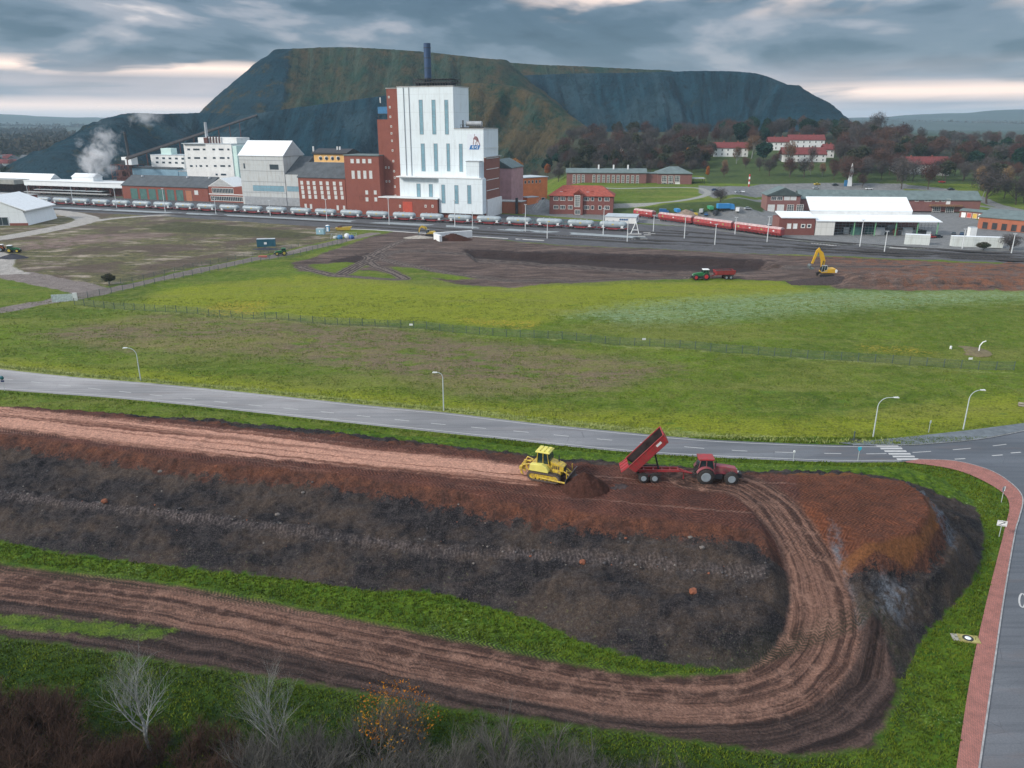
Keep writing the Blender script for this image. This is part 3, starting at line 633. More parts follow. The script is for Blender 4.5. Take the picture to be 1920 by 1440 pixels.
cl = spline(W(CENTRE), 10); acc = 0; mb = MB(); cur = []
for a, q in zip(cl[:-1], cl[1:]):
    n_ = max(1, int((q - a).length / .5))
    for k in range(n_):
        pt = a.lerp(q, k / n_); acc += (q - a).length / n_
        if acc % 7.2 < 3.4: cur.append(pt)
        elif len(cur) > 1: ribbon('', cur, .09, .018, None, mb); cur = []
for px in ([(1790, 861), (1810, 860)], [(1860, 854.5), (1880, 853)], [(1895, 849.5), (1914, 848)]): ribbon('', W(px), .12, .018, None, mb)
def off(px, dy): return [(x_, y_ + dy) for x_, y_ in px]
ribbon('', spline(W(off(FAR_EDGE[1:14], 3.0)), 4), .08, .018, None, mb)
ribbon('', spline(W(off(NEAR_EDGE[1:], -3.0)), 4), .08, .018, None, mb)
tag(mb.build('road_marking', LINE), kind='structure')
cw = thing('zebra_crossing', 'white striped zebra crossing painted across the road near the bend', 'crossing', P(1684, 848))
cw['kind'] = 'structure'; del cw['category']
for k in range(6):
    x0, y0 = 1644 + 7.7 * k, 834.5 + 5.0 * k
    q = W([(x0, y0 + 3.0), (x0 + 41, y0 + 3.0), (x0 + 39, y0), (x0 - 2, y0)])
    s_ = sheet('stripe', [(v.x - cw.location.x, v.y - cw.location.y) for v in q], .018, LINE, None, cw)
    if 'kind' in s_: del s_['kind']
mb = MB(); ring = [P(1917 + 6 * math.cos(t), 1126 + 13 * math.sin(t)) for t in np.linspace(0, 2 * math.pi, 17)]
ribbon('', ring, .09, .018, None, mb); tag(mb.build('road_marking', LINE), kind='structure')
# ---------------------------------------------------------------- the spoil heap and the far hills
def ridge(pts, n=6):
    return spline([PY(a, c_, Y) for a, c_, Y in pts], n)
RA = ridge([(548, 94, 1090), (640, 91, 1095), (700, 93, 1095), (780, 98, 1092), (860, 106, 1090), (920, 113, 1088)])
RA2 = ridge([(700, 95, 1250), (950, 121, 1250), (1080, 128, 1260), (1205, 134, 1270)])
RB = ridge([(478, 214, 905), (385, 212, 960), (300, 214, 930), (238, 214, 880), (170, 245, 800), (100, 292, 720)], 6)
RC = ridge([(468, 216, 905), (560, 202, 900), (640, 191, 900), (720, 180, 900), (800, 167, 896), (870, 157, 890), (950, 160, 885), (1010, 180, 868), (1060, 215, 850), (1100, 246, 830)], 6)
RE = ridge([(860, 160, 1120), (960, 144, 1135), (1080, 139, 1150), (1200, 137, 1155), (1330, 134, 1150), (1420, 139, 1135), (1478, 160, 1118)], 6)
def heap(x, y):
    H = np.full(x.shape, -5.0); veg = np.zeros(x.shape); gul = np.zeros(x.shape); dn = np.zeros(x.shape)
    for k, (pts, s, Wd, v) in enumerate(((RA, .76, 22, 1), (RA2, .7, 45, 1), (RB, .62, 6, .22), (RC, .70, 9, .5), (RE, .74, 14, 0))):
        d, arc, side, idx = seg_dist(x, y, pts)
        z = np.interp(idx, range(len(pts)), [p_.z for p_ in pts])
        e = np.clip(d - Wd, 0, None)
        st = s * (1.22 if k == 4 else 1) if False else s
        g = (fbm(arc / 9 + k * 7, e / 160, 60 + k, 3, .6) - .5) * np.clip(e / 18, 0, 1) * (15 if k in (2, 4) else 12)
        big = (fbm(arc / 45 + k, e / 300, 70 + k, 2) - .5) * np.clip(e / 40, 0, 1) * 42
        h = z - st * e - .0009 * np.clip(60 - e, 0, 60) * e + g + big
        if k == 3: vv = np.interp(idx, [0, 24, 31, 60], [0, 0, 1.3, 1.3])
        elif k == 0: vv = np.interp(idx, [0, .5, 3.5], [.30, .55, 1])
        else: vv = np.full(x.shape, float(v))
        m = h > H
        H = np.where(m, h, H); veg = np.where(m, vv, veg); gul = np.where(m, arc + k * 900, gul); dn = np.where(m, e, dn)
    H = H + (fbm(x * .05, y * .05, 90, 4, .65) - .5) * 9 * sstep(0, 10, dn) + (fbm(x * .3, y * .3, 95, 2) - .5) * 1.2
    return H, veg, gul, dn
hx = np.arange(-680, 620, 2.6); hy = np.arange(640, 1400, 2.6)
HX, HY = np.meshgrid(hx, hy); HZ, HV, HG, HD = heap(HX, HY)
GZ2 = rise(HX, HY)
k = (HZ > GZ2 - 6); kc = k[1:, 1:] & k[:-1, :-1]
me, used = grid_mesh(hx, hy, np.maximum(HZ, GZ2 - 8), kc)
put_attr(me, used, veg=HV); put_vec(me, used, 'gul', HG, HD)
b = NB('spoil_heap', .95, .1); p = b.P(); gv = b.attr('gul', True)
g1 = b.noise(1, 6, b.map(gv, (.06, .009, 1)), dist=.6, rough=.72); g2 = b.noise(1, 4, b.map(gv, (.016, .007, 1)), dist=.8); nn = b.noise(.035, 5, p, rough=.7)
salt = b.mix(b.mr(g1, .36, .64), (.001, .018, .034), (.016, .072, .110)); salt = b.mix(b.mr(g2, .48, .64), salt, (.036, .080, .108)); salt = b.mix(b.mr(b.noise(.09, 5, p, rough=.75), .54, .68), salt, (.008, .022, .032))
salt = b.mix(b.mr(nn, .5, .75), salt, (.006, .032, .048))
vg = b.mix(b.mr(nn, .38, .62), (.020, .062, .040), (.095, .072, .038)); vg = b.mix(b.mr(b.noise(.11, 5, p, rough=.75), .5, .66), vg, (.010, .030, .022))
vg = b.mix(b.mr(g1, .50, .70), vg, (.075, .115, .085))
vg = b.mix(b.math('MULTIPLY', b.mr(b.attr('veg'), 1.0, 1.3), b.mr(nn, .42, .6)), vg, (.125, .095, .048))
f = b.mr(b.math('ADD', b.attr('veg'), b.math('MULTIPLY', b.math('SUBTRACT', nn, .5), 2.2)), .30, .70, smooth=True)
c = b.mix(f, salt, vg); b.col(c); b.bump(b.math('ADD', b.math('MULTIPLY', g1, 1.), b.noise(.2, 5, p, rough=.7)), 1.0, 11.0)
finish(me, 'spoil_heap_hill', b.m)
# bushes on the vegetated low foothill at the left, conveyor up the heap
HILL = mat('far_hill_green', (.030, .045, .038), .95, .35, .004, obj=False)
def hill(name, pts, width, zs=1.0):
    rp = spline([PY(a, c_, Y) for a, c_, Y in pts], 6); rp = [q for q in rp]
    xs = np.linspace(min(q.x for q in rp) - width, max(q.x for q in rp) + width, 160); ys = np.linspace(min(q.y for q in rp) - width, max(q.y for q in rp) + width, 60)
    X, Y = np.meshgrid(xs, ys); d, arc, sd, idx = seg_dist(X, Y, rp); z = np.interp(idx, range(len(rp)), [q.z for q in rp])
    Z = z * np.clip(1 - d / width, 0, 1) ** 1.3 + (fbm(X / 260, Y / 260, 12, 4) - .5) * z * .25 - 2
    me, used = grid_mesh(xs, ys, Z); return finish(me, name, HILL)
hill('hills', [(-700, 200, 5600), (-200, 207, 5600), (0, 213, 5600), (130, 219, 5600), (260, 222, 5600), (420, 226, 5600)], 1800)
hill('hills', [(1480, 226, 5200), (1600, 221, 5200), (1720, 215, 5200), (1810, 210, 5200), (1900, 205, 5200), (2200, 200, 5200), (2700, 196, 5200)], 1700)
hill('hills', [(-500, 232, 3300), (0, 236, 3300), (90, 237, 3300), (220, 241, 3300)], 900)
hill('hills', [(1600, 226, 3600), (1700, 225, 3600), (1780, 226, 3600), (1930, 230, 3600), (2300, 230, 3600)], 900)
# ================================================================ BUILDINGS
RA_ = R(-18.8)                              # the works stand square to the railway
BRICK = None
def brick(name, c1, c2, mortar=(.30, .25, .22)):
    if name in MATS: return MATS[name]
    b = NB(name, .88, .2); v = b.O(); br = b.n('ShaderNodeTexBrick'); b.set(br.inputs['Vector'], b.map(v, (1, 1, 1), (R(90), 0, 0)))
    br.inputs['Scale'].default_value = 1.6; br.inputs['Mortar Size'].default_value = .012
    for i, q in (('Color1', c1), ('Color2', c2), ('Mortar', mortar)): br.inputs[i].default_value = (*q, 1)
    n1 = b.noise(.25, 5, v, rough=.65)
    c = b.mix(.35, b.mix(b.mr(n1, .3, .7), c1, c2), br.outputs[0])
    c = b.mix(b.mr(b.noise(.5, 5, b.map(v, (1.2, 1.2, .25)), rough=.7), .55, .8), c, scl(c1, .65)); b.col(c); MATS[name] = b.m; return b.m
def cladding(name, c, dirt, step=1.0, amt=.5, rough=.55):
    if name in MATS: return MATS[name]
    b = NB(name, rough, .35); v = b.O(); s = b.n('ShaderNodeSeparateXYZ'); b.set(s.inputs[0], v)
    n1 = b.noise(.5, 5, b.map(v, (1.3, 1.3, .22)), rough=.7); n2 = b.noise(.12, 4, v)
    cc = b.mix(b.math('MULTIPLY', b.mr(n1, .48, .75), amt), c, dirt); cc = b.mix(b.math('MULTIPLY', b.mr(n2, .42, .6), .25), cc, scl(c, .86))
    seam = b.math('LESS_THAN', b.math('PINGPONG', s.outputs[2], step * 1.5), .06); seam2 = b.math('LESS_THAN', b.math('PINGPONG', b.math('ADD', s.outputs[0], s.outputs[1]), step), .05)
    cc = b.mix(b.math('MULTIPLY', b.math('MAXIMUM', seam, seam2), .55), cc, scl(c, .55)); b.col(cc); MATS[name] = b.m; return b.m
BRED = brick('brick_red', (.27, .085, .060), (.21, .065, .050)); BPINK = brick('brick_purple', (.25, .115, .105), (.20, .09, .085)); BORG = brick('brick_orange', (.40, .14, .075), (.33, .105, .06))
CW = cladding('white_cladding', (.72, .80, .84), (.46, .48, .48), 3.0, .45); CG = cladding('grey_cladding', (.52, .55, .55), (.34, .30, .25), 1.6, .7)
RSL = mat('roof_slate', (.075, .085, .095), .8, .25, .3, dirt=(.13, .13, .13)); RGRN = mat('roof_green_grey', (.125, .165, .165), .8, .2, .3, dirt=(.20, .23, .22))
RWHT = cladding('roof_white', (.80, .84, .86), (.62, .66, .68), 2.2, .3); RRED = mat('roof_tiles', (.30, .070, .050), .85, .28, .9, dirt=(.16, .06, .05))
RGL = mat('roof_light_grey', (.42, .47, .50), .7, .15, .3); WHT = mat('white_paint', (.78, .80, .80), .6, .06, .6, dirt=(.6, .6, .58)); WWALL = mat('white_render', (.72, .73, .72), .85, .08, .2, dirt=(.5, .5, .48))
DARK = mat('dark_steel', (.035, .035, .04), .6, .3, .5); RST = mat('rust_steel', (.11, .045, .04), .8, .4, .6); GRYM = mat('grey_metal', (.32, .34, .36), .5, .15, .6)
GLS = NB('glass_pane', .12, .6); GLS.col((.035, .05, .065)); GLS = GLS.m
GLB = mat('glass_strip', (.20, .36, .44), .3, .14, .5, .5); GRD = mat('green_door', (.07, .155, .14), .7, .2, .4); FRM = mat('window_frame', (.70, .70, .66), .6, .05, 1)
CHIM = mat('blue_chimney', (.035, .07, .15), .5, .2, .15, dirt=(.02, .03, .05)); YEL = mat('yellow_render', (.72, .44, .17), .8, .1, .2); ORGM = mat('orange_render', (.66, .20, .07), .8, .12, .2, dirt=(.5, .14, .06))
PINKM = mat('pink_cladding', (.42, .24, .25), .8, .15, .3); MINT = mat('mint_render', (.55, .72, .68), .8, .08, .2); BLUEM = mat('blue_steel', (.045, .17, .33), .6, .2, .5); CONC = mat('concrete', (.36, .36, .35), .85, .2, .4, dirt=(.22, .21, .2))
class B:
    def __init__(s, name, label, cat, p0, ang=RA_, o=None, group=None, z=None):
        if o is None:
            o = PT(*p0) if z is None else P(p0[0], p0[1], z)
        s.o = Vector(o); s.a = ang; s.u = Vector((math.cos(ang), math.sin(ang), 0)); s.w = Vector((-math.sin(ang), math.cos(ang), 0))
        s.e = thing(name, label, cat, s.o, ang, group)
    def pf(s, px, py, w=0.0):               # pixel -> (u, z) on the wall plane at depth w
        d = ray(px, py); o = Vector((0, 0, CAMH)); q = s.o + s.w * w
        t = (q - o).dot(s.w) / d.dot(s.w); r = o + d * t - s.o
        return r.dot(s.u), r.z
    def ps(s, px, py, u=0.0):               # pixel -> (w, z) on the side plane at u
        d = ray(px, py); o = Vector((0, 0, CAMH)); q = s.o + s.u * u
        t = (q - o).dot(s.u) / d.dot(s.u); r = o + d * t - s.o
        return r.dot(s.w), r.z
    def box(s, name, m, u0, u1, w0, w1, z0, z1, bev=0, parent=None):
        return MB().box(u0, u1, w0, w1, z0, z1).build(name, m, parent or s.e, bev)
    def win(s, u0, u1, z0, z1, w=0.0, fm=None, pm=None, bars=(1, 1), side=False, name='window', t=.12, dep=.10, parent=None):
        """a window in the front wall (or in the right-hand side wall at u=w): frame mesh and pane mesh"""
        fm = fm or FRM; pm = pm or GLS; f = MB(); cx, cz = (u0 + u1) / 2, (z0 + z1) / 2
        def bx(mb, a0, a1, b0, b1, d0, d1):
            if side: mb.box(w + d0, w + d1, a0, a1, b0, b1)
            else: mb.box(a0, a1, w - d1, w - d0, b0, b1)
        bx(f, u0, u1, z0, z0 + t, .0, dep); bx(f, u0, u1, z1 - t, z1, .0, dep)
        bx(f, u0, u0 + t, z0 + t, z1 - t, 0, dep); bx(f, u1 - t, u1, z0 + t, z1 - t, 0, dep)
        for k in range(1, bars[0]): a = u0 + (u1 - u0) * k / bars[0]; bx(f, a - t / 3, a + t / 3, z0 + t, z1 - t, 0, dep * .8)
        for k in range(1, bars[1]): a = z0 + (z1 - z0) * k / bars[1]; bx(f, u0 + t, u1 - t, a - t / 3, a + t / 3, 0, dep * .75)
        fo = f.build(name, fm, parent or s.e); q = MB(); bx(q, u0 + t, u1 - t, z0 + t, z1 - t, .0, .03); q.build('pane', pm, fo); return fo
    def wpx(s, x0, y0, x1, y1, w=0.0, **k):
        a, z1 = s.pf(x0, y0, w); c_, _ = s.pf(x1, y0, w); _, z0 = s.pf(x0, y1, w); return s.win(a, c_, z0, z1, w, **k)
    def gable(s, u0, u1, w0, w1, ze, zr, rm, wm, along='u', ov=.5, th=.35, z0=0.0, wall=None, hip=0.0):
        if along == 'u': pr = [(w0, z0), (w1, z0), (w1, ze), ((w0 + w1) / 2, zr - .05), (w0, ze)]
        else: pr = [(u0, z0), (u1, z0), (u1, ze), ((u0 + u1) / 2, zr - .05), (u0, ze)]
        body = [(0, z0)]
        if hip: MB().box(u0, u1, w0, w1, z0, ze).build(wall or 'wall', wm, s.e)
        else: MB().prism(pr, u0 if along == 'u' else w0, u1 if along == 'u' else w1, 'x' if along == 'u' else 'y').build(wall or 'wall', wm, s.e)
        mb = MB()
        a0, a1, c0, c1 = (u0, u1, w0, w1) if along == 'u' else (w0, w1, u0, u1)
        cm = (c0 + c1) / 2; k = (zr - ze) / (cm - c0); zo = ze - ov * k
        def V(a, c_, z): return (a, c_, z) if along == 'u' else (c_, a, z)
        A0, A1 = a0 - ov, a1 + ov; h0 = hip
        lo = [V(A0, c0 - ov, zo), V(A1, c0 - ov, zo), V(A1, c1 + ov, zo), V(A0, c1 + ov, zo)]
        up_ = [V(A0 + h0, cm, zr), V(A1 - h0, cm, zr)]
        vs = lo + up_ + [(x, y, z + th) for x, y, z in lo + up_]
        mb.add(vs, [(6, 7, 11, 10), (8, 9, 10, 11), (6, 10, 9), (7, 8, 11), (0, 4, 5, 1), (2, 5, 4, 3), (0, 3, 4), (1, 5, 2), (0, 1, 7, 6), (1, 2, 8, 7), (2, 3, 9, 8), (3, 0, 6, 9)])
        return mb.build('roof', rm, s.e)
    def slab(s, name, m, u0, u1, w0, w1, z, th=.4, parent=None):
        return s.box(name, m, u0, u1, w0, w1, z, z + th, parent=parent)
# ---- the shaft tower
t = B('shaft_tower', 'tall white clad tower with a red brick left side and a dark blue chimney', 'tower', (712, 404), z=0)
u_l, _ = t.pf(712, 400); uA, zan = t.pf(820, 374)
t.box('annex', BRED, u_l, uA, 0, 7.5, 0, zan); t.slab('annex_roof', WHT, u_l - .3, uA + .3, -.4, 7.49, zan + .003, .5)
dW = 7.5                                    # wall plane of the tower
def U(px, py, w=dW): return t.pf(px, py, w)[0]
def Z(px, py, w=dW): return t.pf(px, py, w)[1]
uL, uS, uW = U(707, 225), U(724, 168), U(745, 166)
zT, zLs = Z(800, 163), Z(712, 224)
uR1 = U(850, 165); uR2 = U(907, 244); zR2 = Z(880, 242); zMid = Z(850, 333)
DEP = 21.0
ured1 = U(752, 372)
t.box('stair_tower', BRED, uS, uW, dW, dW + DEP * .9, zLs, zT - .6); t.box('lower_stair_tower', BRED, uL, uW, dW, dW + DEP * .9, 0, zLs - .002)
t.slab('stair_roof', CONC, uS - .3, uW - .01, dW - .3, dW + DEP * .9 + .3, zT - .6, .4)
t.box('main_block', CW, uW, uR1, dW - .6, dW + DEP, zMid, zT)
t.slab('main_roof', CONC, uW - .2, uR1 + .2, dW - .8, dW + DEP + .2, zT + .002, .5)
zE0 = Z(880, 330)
t.box('east_block', CW, uR1 + .003, uR2, dW - .55, dW + DEP * 1.05, zMid, zR2); t.slab('east_roof', CONC, uR1 + .01, uR2 + .2, dW - .75, dW + DEP * 1.05 + .2, zR2, .4)
uSk = U(766, 338, 4.0); uE = U(908, 338, 4.0); zbot = Z(905, 392, 4.0)
t.box('skirt_block', CW, uA + .4, t.pf(905, 340, 2)[0], 1.5, dW - .61, max(2.5, zbot - 2.5), zMid - .003)
t.box('skirt_west', CW, uW + .4, uA + .39, dW - 3, dW - .61, zan + .6, zMid - .005); t.slab('ledge', WHT, uW, uR2 + .5, 1.2, dW - .62, zMid, .5)
t.box('east_brick', BRED, uW + .01, uR2 - .8, dW - .5, dW + DEP * 1.1, 0, zMid - .004)
t.box('under_brick', BRED, uA + 1, uR2 - 1.5, 3.0, dW - .51, 0, max(2.5, zbot - 2.5) - .005)
# brick east side behind white panel
zEb = t.ps(910, 296, uR2)[1]
t.box('east_wing', BRED, uR2 + .003, uR2 + .5, dW - .3, dW + DEP * 1.1, 0, zEb); t.slab('wing_roof', CONC, uR2 + .004, uR2 + 1.2, dW - .7, dW + DEP * 1.15, zEb + .002, .5)
t.box('white_gate', WHT, uR2 - 1.2, uR2 + 1.4, dW + 1, dW + 24, 0, 9.5)
for k in range(5):
    z_ = 14 + k * 5.5; t.box('pipe', WHT, uR2 + .501, uR2 + .62, dW + 2, dW + 21, z_, z_ + .3)
for x0, x1, y0, y1 in ((785, 792, 187, 252), (809, 816, 187, 252), (833, 840, 187, 252), (789, 796, 269, 321), (813, 820, 269, 321), (837, 843, 269, 321)):
    t.wpx(x0, y0, x1, y1, dW - .6, fm=GRYM, pm=GLB, bars=(1, 12), dep=.15)
t.wpx(860.5, 269.5, 867, 322, dW - .55, fm=GRYM, pm=GLB, bars=(1, 12), dep=.15)
for x0, x1, y0, y1 in ((827.5, 834, 346, 381), (852, 859, 347, 382), (876, 883, 347, 382)): t.wpx(x0, y0, x1, y1, 1.5, fm=GRYM, pm=GLB, bars=(1, 8), dep=.15)
for x0, x1, y0, y1 in ((781, 788, 344, 369), (804, 811, 345, 369)): t.wpx(x0, y0, x1, y1, dW - 3, fm=GRYM, pm=GLB, bars=(1, 6), dep=.15)
for x_, y_ in ((729, 182), (731, 201), (732, 219), (733.5, 237), (734, 250), (735, 264), (736, 282), (737.5, 302), (739, 321), (740, 333), (740.5, 350), (741.5, 367)):
    t.wpx(x_ - 1.4, y_ - 2, x_ + 1.4, y_ + 2, dW, t=.22)
for y_ in (314, 340):
    for k in range(3): t.wpx(716.5 + 5.6 * k + (y_ - 314) * .05, y_ - 2, 719 + 5.6 * k + (y_ - 314) * .05, y_ + 2, dW, t=.2)
for x_ in (750, 798, 811): t.wpx(x_ - 1.7, 384, x_ + 1.7, 389, 0, t=.3)
a0, z1 = t.pf(755, 378, 0); a1, _ = t.pf(773, 378, 0); t.box('gate', mat('red_gate', (.48, .08, .05), .7, .1, .5), a0, a1, -.12, -.003, 1.5, z1)
for px in (757, 767): a = U(px, 200, dW - .6); t.box('downpipe', GRYM, a, a + .25, dW - .95, dW - .603, zMid + .6, zT - .1)
# white box on the ledge
a0, z1 = t.pf(874, 303, 2.5); a1, _ = t.pf(898, 303, 2.5)
t.box('lift_house', CW, a0, a1, 2.5, dW - .62, zMid + .51, z1); t.slab('lift_roof', GRYM, a0 - .3, a1 + .3, 2.2, dW - .65, z1, .3)
# roof plant
mb = MB(); zr = zT + .52
a0, a1 = U(768, 158) + .5, U(845, 158) - 1
mb.box(a0, a1, dW + 3, dW + 16, zr + 1.6, zr + 2.1); mb.box(a0, a1, dW + 3, dW + 16, zr + 3.4, zr + 3.6)
for k in range(15):
    for y_ in (dW + 3, dW + 15.7): x_ = a0 + (a1 - a0 - .3) * k / 14; mb.box(x_, x_ + .3, y_, y_ + .3, zr, zr + 3.4)
for k in range(8): x_ = a0 + 1 + (a1 - a0 - 4) * k / 7; mb.box(x_, x_ + 1.6, dW + 5, dW + 13, zr, zr + 1.5)
mb.build('roof_plant', DARK, t.e)
cx, _ = t.pf(803, 158, dW + 8); zc = t.pf(803, 81, dW + 8)[1]
MB().tube([(cx, dW + 8, zr), (cx, dW + 8, zc)], 1.85, 24).build('chimney', CHIM, t.e)
mb = MB()
for k in range(4): z_ = zr + (zc - zr) * (k + .8) / 4.3; MB().tube([(cx, dW + 8, z_), (cx, dW + 8, z_ + .35)], 1.97, 24).build('chimney_ring', DARK, t.e)
mb = MB(); a0, a1 = uR1 + 3, uR2 - .5; zz = zR2 + .4
for k in range(13): x_ = a0 + (a1 - a0) * k / 12; mb.box(x_, x_ + .12, dW + 1, dW + 1.12, zz, zz + 1.6)
mb.box(a0, a1 + .2, dW + .9, dW + 1.15, zz + 1.6, zz + 1.75); mb.box(a0, a1 + .2, dW + .9, dW + 1.15, zz, zz + .5); mb.box(a0 + 1, a0 + 1.6, dW + 1.5, dW + 2, zz, zz + 4); mb.build('railing', DARK, t.e)
MB().tube([(a0 + 2.5, dW + 4, zz + 2.2), (a1 - 2, dW + 4, zz + 2.2)], 1.3, 16).build('roof_tank', GRYM, t.e)
MB().box(uL + .2, uS - .3, dW + 1, dW + 6, zLs + 3, zLs + 6.5).build('antenna_cabinet', BLUEM, t.e)
mb = MB()
for x_ in (uL + .4, uS - .7): mb.box(x_, x_ + .25, dW + 1, dW + 1.25, zLs, zLs + 3)
mb.box(uL, uS - .2, dW + .5, dW + 6.5, zLs + 2.7, zLs + 2.99)
for x_, h_ in ((uL + 1.5, 10), (uL + 2.6, 8.5)): mb.tube([(x_, dW + 2, zLs + 6.5), (x_, dW + 2, zLs + h_)], .12, 6)
mb.build('antenna_frame', DARK, t.e)
MB().tube([(uL + 1.5, dW + 2, zLs + 8.5), (uL + 1.5, dW + 2, zLs + 11.3)], .32, 8).build('antenna', WHT, t.e)
# painted panel with the mine's emblem
a0, z1 = t.pf(876, 251, dW - .55); a1, _ = t.pf(901, 251, dW - .55); z0 = t.pf(876, 281, dW - .55)[1]; Wp = dW - .552
sg = t.box('emblem_panel', mat('panel_pale', (.68, .73, .79), .6, .05, 1), a0, a1, Wp - .05, Wp, z0, z1)
ww, hh = a1 - a0, z1 - z0
def poly(name, pts, m, d, par): return MB().prism([(a0 + x * ww, z0 + y * hh) for x, y in pts], Wp - .05 - d, Wp - .052, 'y').build(name, m, par)
poly('emblem_blue', [(.14, .03), (.86, .03), (.97, .30), (.25, .30)], mat('emblem_blue', (.01, .13, .36), .5, .05, 1), .03, sg)
EB = mat('emblem_brown', (.25, .14, .15), .6, .1, 1)
mb = MB()
for pts in ([(.42, .32), (.47, .32), (.52, .72), (.46, .72)], [(.92, .27), (.98, .27), (.80, .76), (.70, .80)], [(.44, .70), (.56, .86), (.72, .84), (.82, .72), (.84, .56), (.70, .48), (.66, .62), (.52, .66)], [(.54, .86), (.57, .86), (.57, 1.0), (.54, 1.0)], [(.60, .30), (.64, .30), (.66, .52), (.62, .52)], [(.74, .30), (.78, .30), (.72, .52), (.68, .52)]):
    mb.prism([(a0 + x * ww, z0 + y * hh) for x, y in pts], Wp - .08, Wp - .053, 'y')
mb.build('emblem_figure', EB, sg)
poly('emblem_flash', [(.46, .60), (.66, .58), (.70, .53), (.62, .50), (.50, .62)], WHT, .055, sg)
def text(s, name, parent, loc, size, m, ext=.02, rot=(R(90), 0, 0), shear=0.0, bold=.0):
    cu = bpy.data.curves.new(name, 'FONT'); cu.body = s; cu.size = size; cu.extrude = ext; cu.shear = shear; cu.offset = bold; cu.align_x = 'CENTER'; cu.align_y = 'CENTER'
    ob = bpy.data.objects.new(name, cu); COL.objects.link(ob)
    me = bpy.data.meshes.new_from_object(ob.evaluated_get(bpy.context.evaluated_depsgraph_get())); COL.objects.unlink(ob); bpy.data.objects.remove(ob)
    me.materials.clear(); me.materials.append(m); o = bpy.data.objects.new(name, me); COL.objects.link(o); o.parent = parent; o.location = loc; o.rotation_euler = rot; return o
text('K+S', 'lettering', sg, (a0 + .56 * ww, Wp - .10, z0 + .165 * hh), hh * .26, WHT, .02, shear=.2, bold=.02)
# ---- four-window brick block and lower brick hall, left of the tower
q = B('brick_block', 'narrow red brick block with four white windows per row, left of the tall tower', 'factory building', (657, 400), o=t.o + t.w * 2 + t.u * (t.pf(657, 400, 2)[0]))
u1 = q.pf(705, 330)[0]; zt = q.pf(660, 292)[1]; u1 = t.uA if False else (t.pf(711, 300, 2)[0] - t.pf(657, 400, 2)[0] - .3)
uo = q.pf(645, 300)[0]
q.box('wall', BRED, uo, u1, 0, 16, 0, zt); q.slab('roof', RGRN, uo - .4, u1 + .1, -.4, 16.4, zt, .5)
for x_ in (657, 668, 679, 690): q.wpx(x_, 298, x_ + 6, 306, pm=mat('white_blind', (.6, .62, .62), .6, .1, 1)); q.wpx(x_ + 2, 320, x_ + 7.5, 335, pm=MATS['white_blind'], bars=(2, 3))
for x_, y_ in ((685, 357), (701, 357), (685.5, 370), (702, 370)): q.wpx(x_, y_, x_ + 5, y_ + 7.5, pm=MATS['white_blind'], bars=(2, 2))
q.wpx(674, 367, 681, 374, fm=RST, pm=BRED)
h = B('brick_hall', 'low red brick hall with seven columns of small white windows and a dark pitched roof', 'factory building', (563, 387), o=q.o + q.w * 1.5 + q.u * (q.pf(563, 387, 1.5)[0]))
u1 = h.pf(646, 360, 0)[0] ; zt = h.pf(600, 333)[1]; u1 = (q.pf(645, 300, 1.5)[0] - q.pf(563, 387, 1.5)[0]) - .3; ul = h.pf(558, 330)[0]
h.gable(ul, u1, 0, 20, zt, zt + 7.5, RSL, BRED, 'u', .4)
for k, x_ in enumerate((565, 577, 588, 601, 613, 626, 638)):
    for y_ in (341, 350, 358.5, 367): 
        dx = (y_ - 341) * .13; h.wpx(x_ + dx - 2, y_ - 2 + k * .3, x_ + dx + 3, y_ + 5 + k * .3, pm=MATS['white_blind'], bars=(2, 2), t=.2)
for x_ in (571, 581, 631, 643): h.wpx(x_, 382 + (x_ - 571) * .05, x_ + 4, 391 + (x_ - 571) * .05, bars=(2, 3), pm=MATS['white_blind'])
# ---- grey clad hall
g = B('clad_hall', 'tall hall clad in stained light grey sheets with a white pitched roof', 'factory building', (458, 383), z=0)
u0, ze = g.pf(447, 291); u1 = g.pf(530, 291)[0]; wd, _ = g.ps(600, 330, u1); zr = g.pf(480, 273, 11)[1]
g.gable(u0, u1, 0, 22, ze, ze + 8.2, RWHT, CG, 'u', .4)
g.box('base', GRYM, g.pf(460, 380)[0], u1, -.15, -.003, .0, 5)
g.wpx(505, 308, 522, 318, pm=GLS, fm=GRYM); g.wpx(456, 306, 459, 316, pm=GLS, fm=GRYM); g.wpx(474, 347, 532, 358, pm=MATS['glass_strip'], fm=GRYM, bars=(16, 2)); g.wpx(501, 328, 523, 337, fm=CG, pm=CG)
for k in range(4): a, z_ = g.pf(458, 300 + k * 20); g.box('rail', GRYM, u0 + .2, u1, -.12, -.002, z_, z_ + .2)
w2 = g.pf(534, 326)[0]; u2 = g.pf(559, 330)[0]; ze2 = g.pf(540, 327)[1]
g.box('extension', CG, u1 + .003, u2, .3, 17.9, 0, ze2 - .0); 
MB().prism([(.2, ze2), (18, ze2), (18, ze2 + 10), (17.6, ze2 + 10)], u1 + .2, u2 + .3, 'x').build('extension_roof', RSL, g.e)
g.win(u1 + .8, u2 - .4, g.pf(540, 359)[1], g.pf(540, 349)[1], .3, fm=GRYM, pm=MATS['glass_strip'], bars=(8, 2)); g.box('extension_base', GRYM, u1 + .01, u2, .15, .297, 0, 5)
